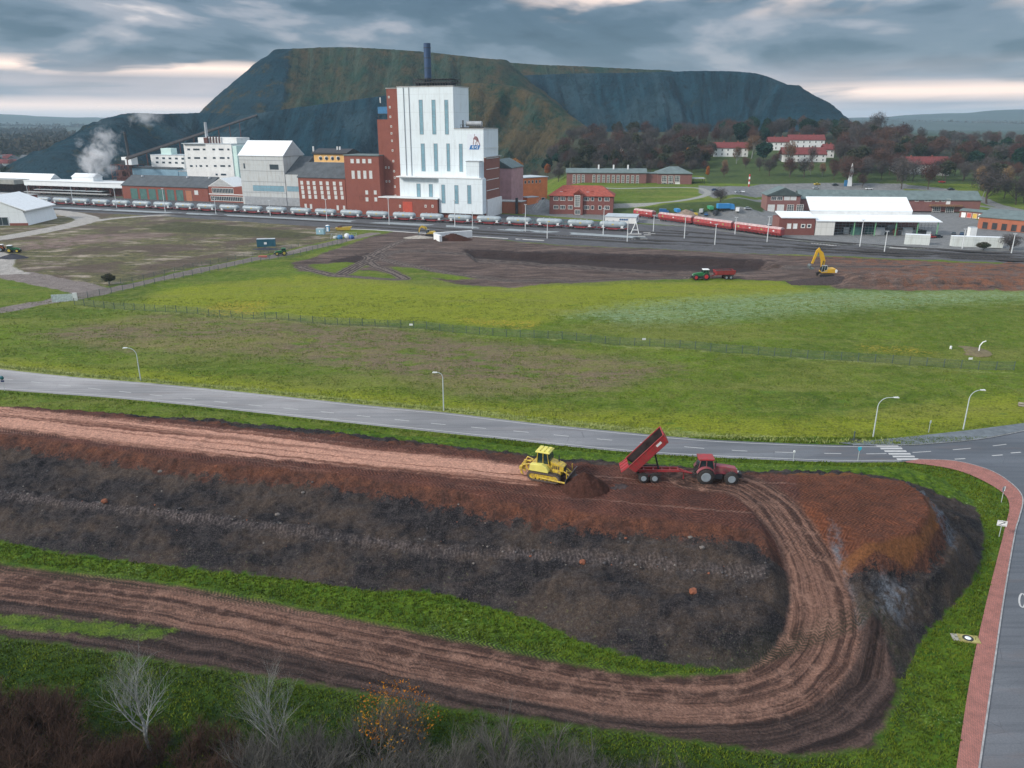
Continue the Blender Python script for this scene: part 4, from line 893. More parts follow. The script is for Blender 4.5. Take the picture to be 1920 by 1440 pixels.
# ---- yellow building with round windows, behind
y = B('yellow_building', 'yellow building with four round windows and a dark roof behind the brick hall', 'building', (590, 320), o=h.o + h.w * 26 + h.u * (h.pf(590, 320, 26)[0]))
z1 = y.pf(620, 289)[1]; u0, u1 = y.pf(589, 300)[0], y.pf(650, 300)[0]; zb = y.pf(620, 304)[1]
y.box('wall', YEL, u0, u1, 0, 14, zb, z1); y.box('lower_wall', CONC, u0, u1, -.6, 14, 0, zb - .002)
mb = MB().box(u0 - .8, u1 + .8, -.9, 15, z1, z1 + .8); mb.prism([(-.9, z1 + .8), (15, z1 + .8), (7, z1 + 3)], u0 - .8, u1 + .8, 'x'); mb.build('roof', DARK, y.e)
for x_ in (601, 612, 623, 634):
    a, z_ = y.pf(x_, 296.5); f = MB().lathe([(.001, -.12), (1.25, -.12), (1.25, -.001)], (a, 0, z_), 'y', 16).build('window', FRM, y.e); MB().lathe([(.001, -.16), (.95, -.16), (.95, -.121)], (a, 0, z_), 'y', 16).build('pane', GLS, f)
for x_ in (588, 633, 638): a, _ = y.pf(x_, 285, 5); MB().tube([(a, 5, z1 + 1), (a, 5, z1 + 4.2)], .5, 8).build('roof_vent', WHT, y.e)
# ---- white multi-storey block
o_ = B('office_block', 'white six storey block with small dark windows and a thin grey chimney on its roof', 'factory building', (352, 330), z=0, o=g.o + g.w * 40 + g.u * (g.pf(352, 330, 40)[0]))
u0 = o_.pf(344, 272)[0]; u1 = o_.pf(437, 280)[0]; zt = o_.pf(390, 270)[1]; um = o_.pf(389, 280)[0]
o_.box('wall', WWALL, u0, um, 0, 22, 0, zt); o_.box('right_wall', WWALL, um + .003, u1, -1.5, 22, 0, zt - .02)
o_.slab('roof', RGL, u0 - .2, u1 + .2, -1.7, 22.2, zt, .4)
zp = o_.pf(400, 261)[1]; a0, a1 = o_.pf(364, 265)[0], o_.pf(432, 265)[0]
o_.box('penthouse', WWALL, a0, a1 + 2, 4, 18, zt + .41, zp + 1); o_.box('mint_side', MINT, u1 + .003, u1 + 3.5, -1, 20, 0, zt - 1)
o_.box('mint_annex', MINT, u1 + 3.51, u1 + 9, 6, 20, 0, o_.pf(450, 281)[1])
mb = MB()
for k in range(5): x_ = a0 + 9 + k * 2.4; mb.tube([(x_, 3, zt + .4), (x_, 3, zp + 1.8)], .45, 8)
mb.box(a0 + 6, a0 + 9, 2.5, 3.5, zt + .4, zp + 1); mb.build('roof_duct', RST, o_.e)
cx = o_.pf(387, 250, 10)[0]; zc = o_.pf(384, 229, 10)[1]; MB().tube([(cx, 10, zp + 1), (cx, 10, zc)], [1.1, .9], 12).build('chimney', GRYM, o_.e)
for (yy, xs_) in ((280, ((351, 5), (362, 12), (380, 5), (398, 5), (410, 9), (426, 4))), (296, ((352, 5), (364, 11), (382, 5), (399, 5), (412, 9), (426, 4))), (311, ((356, 5), (367, 2), (374, 5), (386, 5), (401, 5), (413, 9), (428, 4))), (327, ((404, 4), (414, 10)))):
    for x_, w_ in xs_: o_.wpx(x_, yy - 1.6, x_ + w_, yy + 1.8, 0 if x_ < 389 else -1.5, t=.1, pm=GLS, fm=mat('blue_frame', (.12, .17, .25), .5, .1, 1))
an = B('office_annex', 'low white annex with two rows of small windows, left of the white six storey block', 'building', (285, 330), o=o_.o + o_.w * 6 + o_.u * (o_.pf(285, 330, 6)[0]))
zt2 = an.pf(310, 291)[1]; u1 = an.pf(345, 300)[0]; u0 = an.pf(283, 300)[0]
an.box('wall', WWALL, u0, u1 - .3, 0, 15, 0, zt2); an.slab('roof', RGL, u0 - .2, u1 - .1, -.2, 15.2, zt2, .3)
for k in range(5):
    for yy in (294.5, 302.5): an.wpx(292 + 12 * k, yy + k * .3, 297 + 12 * k, yy + 3.5 + k * .3, t=.1, fm=MATS['blue_frame'])
a0, a1 = an.pf(296, 285)[0], an.pf(315, 285)[0]; an.box('roof_house', MINT, a0, a1, 3, 9, zt2 + .3, zt2 + 4.6)
# ---- brick works with green doors
d_ = B('brick_workshop', 'long low brick workshop with seven tall green doors and a dark slate roof', 'workshop', (232, 372), z=0)
u0, ze = d_.pf(228, 347); u1 = d_.pf(390, 360)[0]; zr = ze + 4.6
d_.gable(u0, u1, 0, 22, ze, ze + 5.8, RSL, BRED, 'u', .5)
for k in range(6): d_.wpx(244 + k * 17.1, 353 + k * .6, 257 + k * 17.1, 376 + k * .6, fm=GRD, pm=GRD, name='door', t=.3)
d_.wpx(347, 357, 359, 378, fm=GRD, pm=mat('orange_door', (.4, .16, .09), .7, .1, 1), name='door'); d_.wpx(364, 357, 371, 365, fm=FRM, pm=MATS['white_blind'])
for x_ in (268, 352, 393): a, _ = d_.pf(x_, 335, 9); MB().lathe([(.9, 0), (.9, .9), (.5, 1.1)], (a, 9, zr + .4), 'z', 10).build('roof_vent', GRYM, d_.e)
e_ = B('gabled_house', 'brick and glass house with white windows and shallow white gable beside the green doored workshop', 'building', (393, 380), o=d_.o + d_.u * (u1 + 1) - d_.w * .5)
ue = e_.pf(456, 365, 0)[0]; ze = e_.pf(410, 349)[1]
e_.box('wall', BRED, 0, ue, 0, 16, 0, ze - .4); e_.gable(0, ue * .72, 1, 18, ze - .38, ze + 4.6, WHT, WWALL, 'w', .4, z0=ze - .39, wall='gable_wall')
e_.wpx(397, 352, 437, 362, fm=FRM, pm=GLS, bars=(14, 1), t=.25); e_.wpx(395, 367, 455, 376, fm=FRM, pm=GLS, bars=(18, 1), t=.25); e_.box('sill_band', WHT, 0, ue, -.12, -.003, e_.pf(400, 364.5)[1], e_.pf(400, 363)[1])
# ---- the low blue grey hall behind the workshop, steel frame tower with leaning chimney
f_ = B('blue_hall', 'long low blue grey hall standing behind the green doored workshop', 'building', (250, 345), o=d_.o + d_.w * 34 + d_.u * (d_.pf(250, 345, 34)[0]))
zt = f_.pf(280, 316)[1]; u0, u1, u2 = f_.pf(248, 320)[0], f_.pf(333, 320)[0], f_.pf(376, 320)[0]
f_.box('wall', mat('blue_grey_cladding', (.20, .33, .42), .6, .15, .3, dirt=(.13, .2, .26)), u0, u1, 0, 14, 0, zt); f_.slab('roof', RSL, u0 - .5, u1 + .1, -.5, 15, zt, 1.0); f_.box('lower_hall', MATS['blue_grey_cladding'], u1 + .12, u2, .3, 14, 0, zt - 1.5); f_.slab('lower_roof', RGL, u1 + .12, u2 + .3, 0, 14.3, zt - 1.49, .4)
s_ = B('steel_tower', 'open rust red steel tower with white cabin and a leaning thin black chimney', 'tower', (212, 345), o=d_.o + d_.w * 30 + d_.u * (d_.pf(212, 345, 30)[0]))
u0, u1 = 0, s_.pf(246, 320)[0]; zt = s_.pf(230, 309)[1]
mb = MB()
for i in range(5):
    x_ = u0 + (u1 - u0) * i / 4
    for y_ in (0, 6, 12): mb.box(x_, x_ + .4, y_, y_ + .4, 0, zt)
for j in range(5):
    z_ = zt * (j + 1) / 5
    for y_ in (0, 6, 12): mb.box(u0, u1 + .4, y_ + .05, y_ + .35, z_ - .4, z_)
    for i in range(4):
        a, c_ = u0 + (u1 - u0) * i / 4, u0 + (u1 - u0) * (i + 1) / 4; mb.tube([(a, .2, z_ - zt / 5), (c_, .2, z_)] if (i + j) % 2 else [(a, .2, z_), (c_, .2, z_ - zt / 5)], .15, 4)
mb.box(u0 + 2, u1, 2, 10, zt * .35, zt * .55); mb.box(u0 + 3, u0 + 7, 3, 10, 0, zt * .8); mb.build('frame', RST, s_.e)
a0, z1 = s_.pf(233, 294); a1, _ = s_.pf(245, 294); s_.box('cabin', WHT, a0, a1, 0, 6, zt, z1); s_.box('hopper', WHT, s_.pf(223, 295)[0], a0 - .5, 2, 5, z1 - 2.5, z1 - .3)
s_.box('cabin_base', DARK, s_.pf(225, 300)[0], a0 - .05, 0, 6, zt, z1 - 3)
pt = s_.pf(233, 247, 7); pb = s_.pf(243, 300, 7); MB().tube([(pb[0], 7, 0), (pb[0], 7, pb[1]), (pt[0], 7, pt[1])], [1.1, 1.1, .9], 12).build('chimney', DARK, s_.e)
# ---- conveyor galleries and loading halls at the left
c_ = B('conveyor_hall', 'long white roofed conveyor and loading hall at the left end of the works', 'factory building', (40, 378), o=d_.o + d_.w * 3 + d_.u * (d_.pf(40, 378, 3)[0]))
u0, u1 = c_.pf(-40, 345)[0], c_.pf(227, 350)[0]
zg = c_.pf(120, 343)[1]; zgb = c_.pf(120, 350)[1]; ug = c_.pf(40, 343)[0]
c_.box('gallery', RWHT, ug, u1 - .5, 2, 8, zgb, zg + .5); c_.slab('gallery_roof', WHT, ug, u1 - .4, 1.6, 8.4, zg + .5, .4)
mb = MB()
for k in range(9): x_ = ug + 2 + (u1 - ug - 5) * k / 8; mb.box(x_, x_ + .7, 3, 3.7, 0, zgb); mb.box(x_, x_ + .7, 7, 7.7, 0, zgb)
mb.build('column', RST, c_.e)
c_.box('back_wall', BRED, ug + 5, u1 - 1, 9, 20, 0, zgb + .2); c_.slab('back_roof', WHT, ug - 2, u1 - 1, 8.5, 22, zgb + 2.5, .6)
a0, z1 = c_.pf(136, 329, 10); a1, _ = c_.pf(176, 329, 10); c_.gable(a0, a1, 9, 17, z1 - .8, z1 + 1.2, RWHT, RWHT, 'u', .3, z0=zgb + 3.11, wall='roof_house')
z3 = c_.pf(60, 328, 16)[1]; a1, _ = c_.pf(95, 330, 16); c_.gable(u0 - 20, a1, 14.5, 24, z3 - 3.2, z3 + .6, RWHT, RWHT, 'u', .4, z0=z3 - 6, wall='upper_gallery')
c_.box('lower_wall', RST, u0 - 10, ug + 18, 12, 20, 0, z3 - 6.1)
a0, z5 = c_.pf(50, 357, 0); a1, _ = c_.pf(205, 362, 0)
c_.slab('canopy', CONC, a0, a1, -2.5, 1.5, z5 - 1, .5); c_.slab('canopy_roof', RGL, a0 + 5, a1 - 8, 1.55, 8.6, z5 + .6, .3)
c_.box('left_block', mat('grey_block', (.28, .28, .26), .8, .2, .3), c_.pf(-60, 340)[0], c_.pf(28, 340)[0], -1, 11.9, c_.pf(10, 345)[1], c_.pf(10, 337)[1])
l_ = B('brick_gatehouse', 'low brick shed with a dark open doorway at the left end of the wagon train', 'shed', (0, 388), o=P(-15, 390, 0))
u1 = l_.pf(47, 380)[0]; zt = l_.pf(10, 366)[1]; l_.box('wall', BRED, -12, u1, 0, 9, 0, zt); l_.slab('roof', CONC, -12.5, u1 + .5, -.5, 9.5, zt, .4)
l_.wpx(28, 368, 42, 386, fm=RST, pm=DARK, name='door', t=.4)
# ---- white hall at the far left, in front of the tracks
wh = B('white_hall', 'white steel hall cut by the left edge of the photo, with a dark gateway', 'hall', (20, 425), o=P(21, 423, 0), ang=R(4))
un, zt = wh.pf(51, 410)[0], 0; za = wh.pf(46, 396)[1]; zrg = wh.pf(0, 378)[1]
L0 = -26; mid = L0 / 2 + un / 2
MB().prism([(L0, 0), (un, 0), (un - 1.5, za), (mid, wh.pf(-20, 371)[1]), (L0, za)], 0, 30, 'y').build('wall', RWHT, wh.e)
zz = wh.pf(-20, 371)[1]
MB().prism([(un + .2, za - .1), (un + .2, za + .35), (mid, zz + .6), (L0, za + .3), (L0, za), (mid, zz + .1)], -.5, 30.5, 'y').build('roof', WHT, wh.e)
wh.win(wh.pf(-18, 420)[0], wh.pf(17, 420)[0], 0, wh.pf(10, 407)[1], 0, fm=GRYM, pm=GLS, name='door', t=.3, bars=(3, 1)); wh.box('plinth', BRED, wh.pf(19, 423)[0], un, -.1, -.003, 0, 1.2)
# ---- orange building right of the tower
oo = t.o + t.w * 20; ob = B('orange_building', 'two part orange rendered building with grey flat roofs, right of the tall tower', 'building', (935, 380), o=PT(940, 386), ang=R(38))
w0, zt = ob.ps(966, 347, 0) if False else (0, 0)
zt = ob.pf(960, 347)[1]; u1 = ob.pf(978, 350)[0]; ul = ob.pf(932, 350)[0] if False else 0
ob.box('wall', ORGM, 0, u1, 0, 14, 0, zt); ob.slab('roof', RGL, -.5, u1 + .1, -.5, 14.5, zt, .4)
for k in range(8):
    for yy in (353, 364): ob.wpx(952 + k * 2.9, yy - k * .6, 954 + k * 2.9, yy + 4 - k * .6, t=.12)
zt2 = zt + 3.6; ob.box('rear_wall', ORGM, u1 + .2, u1 + 22, 1, 18, 0, zt2); ob.slab('rear_roof', RGL, u1 - .3 + .5, u1 + 22.5, .5, 18.5, zt2, .4)
for k in range(5): ob.win(u1 + 3 + 3 * k, u1 + 4.4 + 3 * k, zt2 - 3.4, zt2 - 1.5, 1)
ob.win(3, 5, 2, 4.5, 0); ob.win(u1 + 17, u1 + 20, .2, 3, 1, name='door'); ob.box('porch', ORGM, u1 - 1, u1 + 8, -7, -.01, 0, 4.5); ob.slab('porch_roof', RGL, u1 - 1.3, u1 + 8.3, -7.3, -.02, 4.502, .3)
sb = B('brick_stub', 'orange and brick low front with dark pipe stack beside the tall tower', 'shed', (936, 395), o=PT(934, 400), ang=RA_)
sb.box('wall', BORG, 0, 14, 0, 8, 0, 6.5); sb.slab('roof', CONC, -.3, 14.3, -.3, 8.3, 6.502, .4); sb.box('pipe_stack', DARK, 11, 12.2, -2, -.9, 0, 9)
pk = B('pink_gable', 'pinkish clad gable building peeping out behind the tall tower', 'building', (935, 350), o=PY(933, 352, 470) - Vector((0, 0, 0)), ang=RA_)
pk.o.z = 0; pk.e.location.z = 0
z0, z1 = pk.pf(945, 315)[1], pk.pf(945, 300)[1]; ur = pk.pf(959, 330)[0]; ul = -9
pk.gable(ul, ur, 0, 22, z0, z1, RGRN, PINKM, 'w', .4)
# ---- red roofed office
r_ = B('red_office', 'two storey brick office with a red hipped tile roof and a glazed stair bay', 'office building', (1030, 402), ang=R(-9))
u0 = 0; u1 = r_.pf(1149, 400)[0]; ze = r_.pf(1040, 366)[1]
BR2 = brick('brick_dark_red', (.22, .08, .07), (.17, .062, .055))
r_.gable(0, u1, 0, 15, ze, ze + 4.6, RRED, BR2, 'u', .7, hip=7.5)
for yy in (372, 388):
    for x_, w_ in ((1038, 9), (1050, 10), (1065, 9), (1095, 10), (1108, 6), (1122, 6), (1133, 10)): r_.wpx(x_, yy - 3.4 + (x_ - 1038) * .012, x_ + w_, yy + 4 + (x_ - 1038) * .012, bars=(3 if w_ > 7 else 1, 1), t=.2)
a0, a1 = r_.pf(1076, 380)[0], r_.pf(1093, 380)[0]; zb = r_.pf(1085, 362)[1]
r_.gable(a0, a1, -1.4, 5, zb - .3, zb + 1.5, RRED, BR2, 'w', .4, wall='stair_bay'); r_.wpx(1077.5, 366, 1088, 388, -1.4, bars=(4, 6), t=.25); r_.wpx(1077.5, 393, 1088, 402, -1.4, bars=(4, 1), name='door', t=.2)
for x_ in (1060, 1110): a, z_ = r_.pf(x_, 360, 3); o2 = r_.box('dormer', RRED, a - 1, a + 1, 2.3, 4.5, ze + 1.2, ze + 2.3); r_.box('skylight', RGL, a - 3, a - 1.4, 2.2, 2.9, ze + 1.5, ze + 1.9)
# ---- long hall with tall windows
k_ = B('long_hall', 'long flat roofed brick hall with a row of tall white windows above the oval lawn', 'hall', (1062, 349), ang=R(-4))
u1 = k_.pf(1211, 350)[0]; ze = k_.pf(1080, 324)[1]
k_.gable(0, u1, 0, 16, ze, ze + 2.3, RGRN, BPINK, 'u', .6)
for x_ in [1074, 1082.5, 1091] + [1111 + 9.1 * k for k in range(10)]: k_.wpx(x_, 327.5 + (x_ - 1074) * .01, x_ + 5.2, 343.5 + (x_ - 1074) * .015, bars=(2, 5), t=.22)
for x_ in (1121, 1149, 1176): a = k_.pf(x_, 318, 6)[0]; MB().box(a, a + 1, 6, 7, ze + 1, ze + 5).build('roof_vent', WHT, k_.e)
a1 = k_.pf(1232, 350)[0]; k_.box('link', BPINK, u1 + .01, a1, 2, 14, 0, ze - .5); k_.slab('link_roof', RGRN, u1 + .7, a1, 1.6, 14.4, ze - .498, .4)
hh_ = B('glazed_hall', 'brick hall with big white glazed entrance, at the right end of the long hall', 'hall', (1226, 352), ang=R(-4), o=k_.o + k_.u * (a1 + .01) - k_.w * .5)
u2 = hh_.pf(1296, 352)[0]; hh_.gable(0, u2, 0, 20, ze - .2, ze + 3.6, RGRN, BPINK, 'u', .6, hip=9)
for x_ in (1241, 1253, 1265.5): hh_.wpx(x_, 329.5, x_ + 9.5, 341, bars=(3, 3), t=.25); hh_.wpx(x_, 341.6, x_ + 9.5, 351.6, bars=(3, 2), t=.25, pm=GLS if x_ < 1260 else WHT)
hh_.slab('canopy', GRYM, u2 + .1, u2 + 9, 1, 9, 5.2, .5); mb = MB(); [mb.box(u2 + a, u2 + a + .3, w_, w_ + .3, 0, 5.2) for a in (1, 8.5) for w_ in (1.2, 8.5)]; mb.build('canopy_post', DARK, hh_.e)
# ---- fire station / workshop complex on the right
m_ = B('long_workshop', 'very long brick workshop with a grey green roof behind the white roofed shed', 'workshop', (1436, 395), ang=R(-5))
u1 = m_.pf(1498, 400)[0]; ze = m_.pf(1450, 366)[1]
m_.gable(0, u1, 0, 14, ze, m_.pf(1470, 352, 7)[1] + .4, RGRN, BPINK, 'w', .6, wall='gable_wall')
for x_ in (1446, 1457, 1470.5, 1482.5): m_.wpx(x_, 368.3, x_ + 11, 375.5, bars=(3, 1), pm=GLS if x_ < 1465 else MATS['white_blind'], t=.2)
for x_ in (1440, 1457.5, 1476, 1494): m_.wpx(x_, 383.5, x_ + 13, 396.5, bars=(3, 4), t=.22, name='door', pm=MATS['white_blind'] if x_ < 1470 else GLS)
ulg = m_.pf(1835, 400, 4)[0]
mid = m_.pf(1600, 360, 4)[0]
m_.gable(u1 + .8, ulg, 4, 18, m_.pf(1560, 372, 4)[1] - .3, m_.pf(1560, 357, 11)[1], RGRN, BPINK, 'u', .5)
for x_ in [1518 + 18 * k for k in range(13)] + [1740, 1754, 1766]: m_.wpx(x_, 371 + (x_ - 1518) * .012, x_ + 7, 375.5 + (x_ - 1518) * .012, 4, bars=(3, 1), t=.18)
for x_ in (1749, 1774): m_.wpx(x_, 386.5, x_ + 15.5, 402.5, 4, bars=(4, 5), t=.22, name='door')
m_.wpx(1775, 373, 1783, 383, 4, pm=WHT, name='door'); a0, z_ = m_.pf(1742, 386, 4); a1, _ = m_.pf(1802, 386, 4); m_.box('balcony', mat('wood_balcony', (.22, .12, .07), .8, .2, 1), a0, a1, 1.8, 3.99, z_ - .1, z_ + .8)
# ---- white roofed open shed
v_ = B('white_roofed_shed', 'long shed with a bright white roof and open bays between green posts, beside the tracks', 'shed', (1527, 441), ang=R(-4), z=0)
ur = v_.pf(1770, 420)[0]; ze = v_.pf(1527, 415)[1]; ux = v_.pf(1738, 400)[0]
MB().prism([(-.6, ze), (-.6, ze + .35), (13, ze + 1.9), (13, ze + 1.5)], 0, ur - 1, 'x').build('lower_roof', RWHT, v_.e)
zA = v_.pf(1600, 395, 13)[1]; zB = v_.pf(1600, 370, 22)[1]
MB().prism([(12.6, zA - .3), (12.6, zA + .2), (22, zB + .3), (22, zB)], .5, ux - 1, 'x').build('upper_roof', RWHT, v_.e)
v_.box('clerestory', WWALL, .6, ux - 1.1, 12.7, 13.2, ze + 1.91, zA - .31) if zA - .31 > ze + 1.95 else None
v_.box('back_wall', BPINK, .6, ur - 2, 20.5, 21, 0, ze + 1.0); v_.box('end_wall', RWHT, 1, 1.2, .3, 20, 0, ze + .1)
w1 = v_.pf(1564, 430)[0]; v_.box('closed_bay', cladding('white_panel', (.70, .70, .66), (.5, .5, .45), 1.2, .4), 0, w1, -.2, .0, 0, ze - .1)
POSTG = mat('green_post', (.16, .36, .20), .6, .1, 1)
for x_ in (1601.5, 1641, 1680, 1720.5, 1758): a, _ = v_.pf(x_, 430); MB().box(a - .2, a + .2, 0, .4, 0, ze).build('post', POSTG, v_.e)
random.seed(5)
for k in range(26):
    a = w1 + 2 + random.random() * (ur - w1 - 6); w_ = 2 + random.random() * 13; hh2 = 1 + random.random() * 2.6
    v_.box('shelf', random.choice([GRYM, DARK, RST, WHT, GRD, RGL]), a, a + 1.5 + random.random() * 3, w_, w_ + 1.4, 0.01, hh2)
for k in range(5):
    a = w1 + 1.5 + k * (ur - w1 - 4) / 5; mb = MB()
    for j in range(7): mb.box(a + j * 1.6, a + j * 1.6 + .1, 4, 4.1, 0, ze - .8)
    for j in range(4): mb.box(a, a + 9.6, 3.9, 4.2, .8 + j * 1.2, .95 + j * 1.2)
    mb.build('rack', GRYM, v_.e)
bs = B('brick_side_shed', 'small brick building with white roof and four windows, left end of the white roofed shed', 'shed', (1459, 433), ang=R(-4), o=v_.o - v_.u * (-v_.pf(1459, 433)[0]))
u1 = -bs.o.x * 0 + (v_.o - bs.o).dot(bs.u) - .3; zz = bs.pf(1470, 409)[1]
bs.box('wall', BR2, 0, u1, 0, 12, 0, zz); MB().prism([(-.4, zz), (-.4, zz + .4), (12.5, zz + 1.9), (12.5, zz + 1.5)], .8, u1 + .25, 'x').build('roof', RWHT, bs.e)
for x_ in (1476, 1487.5): bs.wpx(x_, 419, x_ + 8, 429, pm=WHT, t=.2)
for x_ in (1502, 1513.5): bs.wpx(x_, 420, x_ + 8, 427.5, t=.35)
# ---- garages on the far right
g1 = B('garage_row', 'narrow garage row with coloured doors and green roof, right of the long workshop', 'garage', (1815, 426), ang=R(-56), o=P(1798, 407, 0))
g1.box('wall', BR2, 0, 34, 0, 7, 0, 3.4); MB().prism([(-.4, 3.4), (-.4, 3.7), (3.5, 4.6), (7.4, 3.7), (7.4, 3.4)], -.4, 34.4, 'x').build('roof', RGRN, g1.e)
for k in range(11): g1.win(1 + k * 3, 3.4 + k * 3, .05, 2.7, 0, fm=FRM, pm=[WHT, mat('red_gate2', (.5, .1, .08), .6, .1, 1), mat('yellow_door', (.6, .4, .08), .6, .1, 1)][0 if k > 4 else (k % 3)], name='door', t=.12)
g2 = B('brick_garage_hall', 'broad brick hall with a pale green roof at the right edge behind the container row', 'hall', (1836, 432), ang=R(-50), o=P(1832, 428, 0))
g2.box('wall', BORG, 0, 32, 0, 26, 0, 5.4); MB().prism([(-.5, 5.4), (-.5, 5.8), (13, 8.6), (26.5, 5.8), (26.5, 5.4)], -.5, 32.5, 'x').build('roof', RGRN, g2.e)
for k in range(7): g2.win(2 + k * 4.2, 4.6 + k * 4.2, .05, 3.4, 0, fm=BORG, pm=DARK, name='door', t=.15)
# ---- platform building beside the train
wb = B('white_platform_shed', 'low white rendered shed at the right end of the tank wagon train', 'shed', (1137, 421), o=P(1136, 424, 0) + Vector((1, 13, 0)), ang=R(-14))
u1 = wb.pf(1192, 425)[0]; zt = wb.pf(1160, 407)[1]; wb.box('wall', WWALL, 0, u1, 0, 14, 0, zt); wb.slab('roof', RGL, -.3, u1 + .3, -.3, 14.3, zt, .3)
wb.wpx(1161, 409, 1178, 414, pm=mat('blue_pane', (.03, .10, .25), .4, .1, 1), t=.2, bars=(4, 1)); wb.win(5, 9, .9 * zt - 2, zt - .5, u1, side=True, pm=MATS['blue_pane'])
# ---- houses with red roofs on the slope
def house(label, p0, px1, pye, rise_, ang, dep=10, rows=((.9, 2.3), (3.7, 5.0)), n=6):
    b_ = B('house', label, 'house', p0, ang=R(ang), group='houses with red roofs on the slope'); u1 = b_.pf(px1, p0[1])[0]; ze = max(5.5, b_.pf(p0[0], pye)[1])
    b_.gable(0, u1, 0, dep, ze, ze + rise_, mat('roof_tiles_dark', (.17, .042, .042), .85, .3, .9, dirt=(.09, .04, .04)), WWALL, 'u', .5); b_.box('footing', CONC, .1, u1 - .1, .1, dep - .1, -4, -.01)
    for k in range(n):
        a = u1 * (k + .5) / n
        for z0, z1 in rows: b_.win(a - .55, a + .55, z0 * ze / 5.8, z1 * ze / 5.8, 0, t=.1)
    for a in (u1 * .3, u1 * .7): b_.box('chimney', BRED, a, a + .9, dep / 2 - .4, dep / 2 + .4, ze + rise_ - .6, ze + rise_ + 1.3)
    return b_
house('white house with red roof, leftmost on the slope behind the lawn', (1337, 294), 1402, 277, 3.8, -4)
house('white house with dark red roof in front of the other houses, beside the birch trees', (1467, 304), 1548, 289, 4.6, -3, 12, n=7)
house('house with bright red roof and white gable half hidden by bare trees on the right', (1681, 325), 1780, 308, 4.8, 3, 12, n=7)
house('narrow white house with red roof behind the orange tree and the round pine', (1440, 282), 1478, 266, 3.6, -4, n=4)
house('rearmost long house with red roof on the slope, under the wood', (1478, 279), 1545, 262, 3.8, -4)
house('white house with red roof just right of the dark red roofed one', (1544, 296), 1563, 280, 3.6, -4, n=2)
for p0, x1, y0, lb in (((1122, 284), 1138, 271, 'small white house with flat roof among the bare trees left of the evergreen'), ((1156, 284), 1168, 272, 'tiny pale house among the bare trees right of the evergreen'), ((996, 314), 1022, 303, 'flat grey pavilion with dark windows behind the orange building')):
    b_ = B('house', lb, 'house', p0, ang=R(-6), group=None); u1 = b_.pf(x1, p0[1])[0]; ze = b_.pf(p0[0], y0)[1]
    b_.box('wall', WWALL, 0, u1, 0, 9, -2, ze); b_.slab('roof', RGL, -.5, u1 + .5, -.5, 9.5, ze, .4)
    for k in range(3): b_.win(u1 * (k + .3) / 3, u1 * (k + .75) / 3, ze * .35, ze * .75, 0)
# church-like white spire sign
o2 = PT(1592, 350); sp_ = thing('white_monument', 'slim white pointed monument standing behind the long workshop', 'monument', o2)
MB().prism([(-1.6, 0), (1.6, 0), (1.0, 6), (1.6, 10), (.2, 15), (-.8, 9)], -.5, .5, 'y').build('fin', WHT, sp_); MB().box(-3.5, -1.61, -.4, .4, 0, 4).build('panel', BLUEM, sp_)
# conveyor gallery climbing the heap
pa, pb = PY(238, 297, 560), PY(482, 216, 895)
cv_ = thing('conveyor_bridge', 'long thin covered conveyor climbing the dark slope of the heap from the works', 'conveyor', (0, 0, 0))
mb = MB(); mb.tube([pa, pa.lerp(pb, .5) , pb], 1.25, 4); mb.build('gallery', mat('conveyor_brown', (.12, .095, .085), .8, .2, .1), cv_)
mb = MB()
for k in range(0, 9): q = pa.lerp(pb, k / 10); zg = max(0, float(heap(np.array([q.x]), np.array([q.y]))[0][0])); mb.box(q.x - .3, q.x + .3, q.y - .3, q.y + .3, min(zg, q.z - 2), q.z - 1); 
mb.build('trestle', RST, cv_)
# ================================================================ RAILWAY
RAIL = mat('rail_steel', (.10, .095, .095), .45, .2, .5, metal=.6); SLP = mat('sleeper', (.10, .085, .075), .9, .3, .8)
BRT = mat('track_ballast', (.048, .043, .045), .95, .3, .9, obj=False)
TRACKS = [([(-60, 376), (64, 381.5), (500, 401.5), (1185, 434), (1290, 439)], 'railway track under the long row of grey tank wagons'),
 ([(-60, 387), (20, 389), (440, 407), (700, 421), (960, 437), (1250, 452), (1600, 470), (1920, 486), (2100, 495)], 'railway track just in front of the pale gravel strip'),
 ([(640, 423), (860, 436), (1000, 444), (1250, 458), (1600, 475), (1920, 489), (2100, 497)], 'outermost railway track beside the bare works ground'),
 ([(1210, 405), (1300, 420), (1377, 431), (1470, 446), (1600, 457), (1800, 470), (2100, 488)], 'railway track carrying the red hopper wagons'),
 ([(1240, 432), (1350, 440), (1480, 452), (1620, 464), (1760, 474), (1920, 482)], 'empty railway track nearest to the red hopper wagons'),
 ([(1215, 440), (1350, 448), (1480, 458), (1600, 466), (1750, 477)], 'empty railway track in the middle of the sidings')]
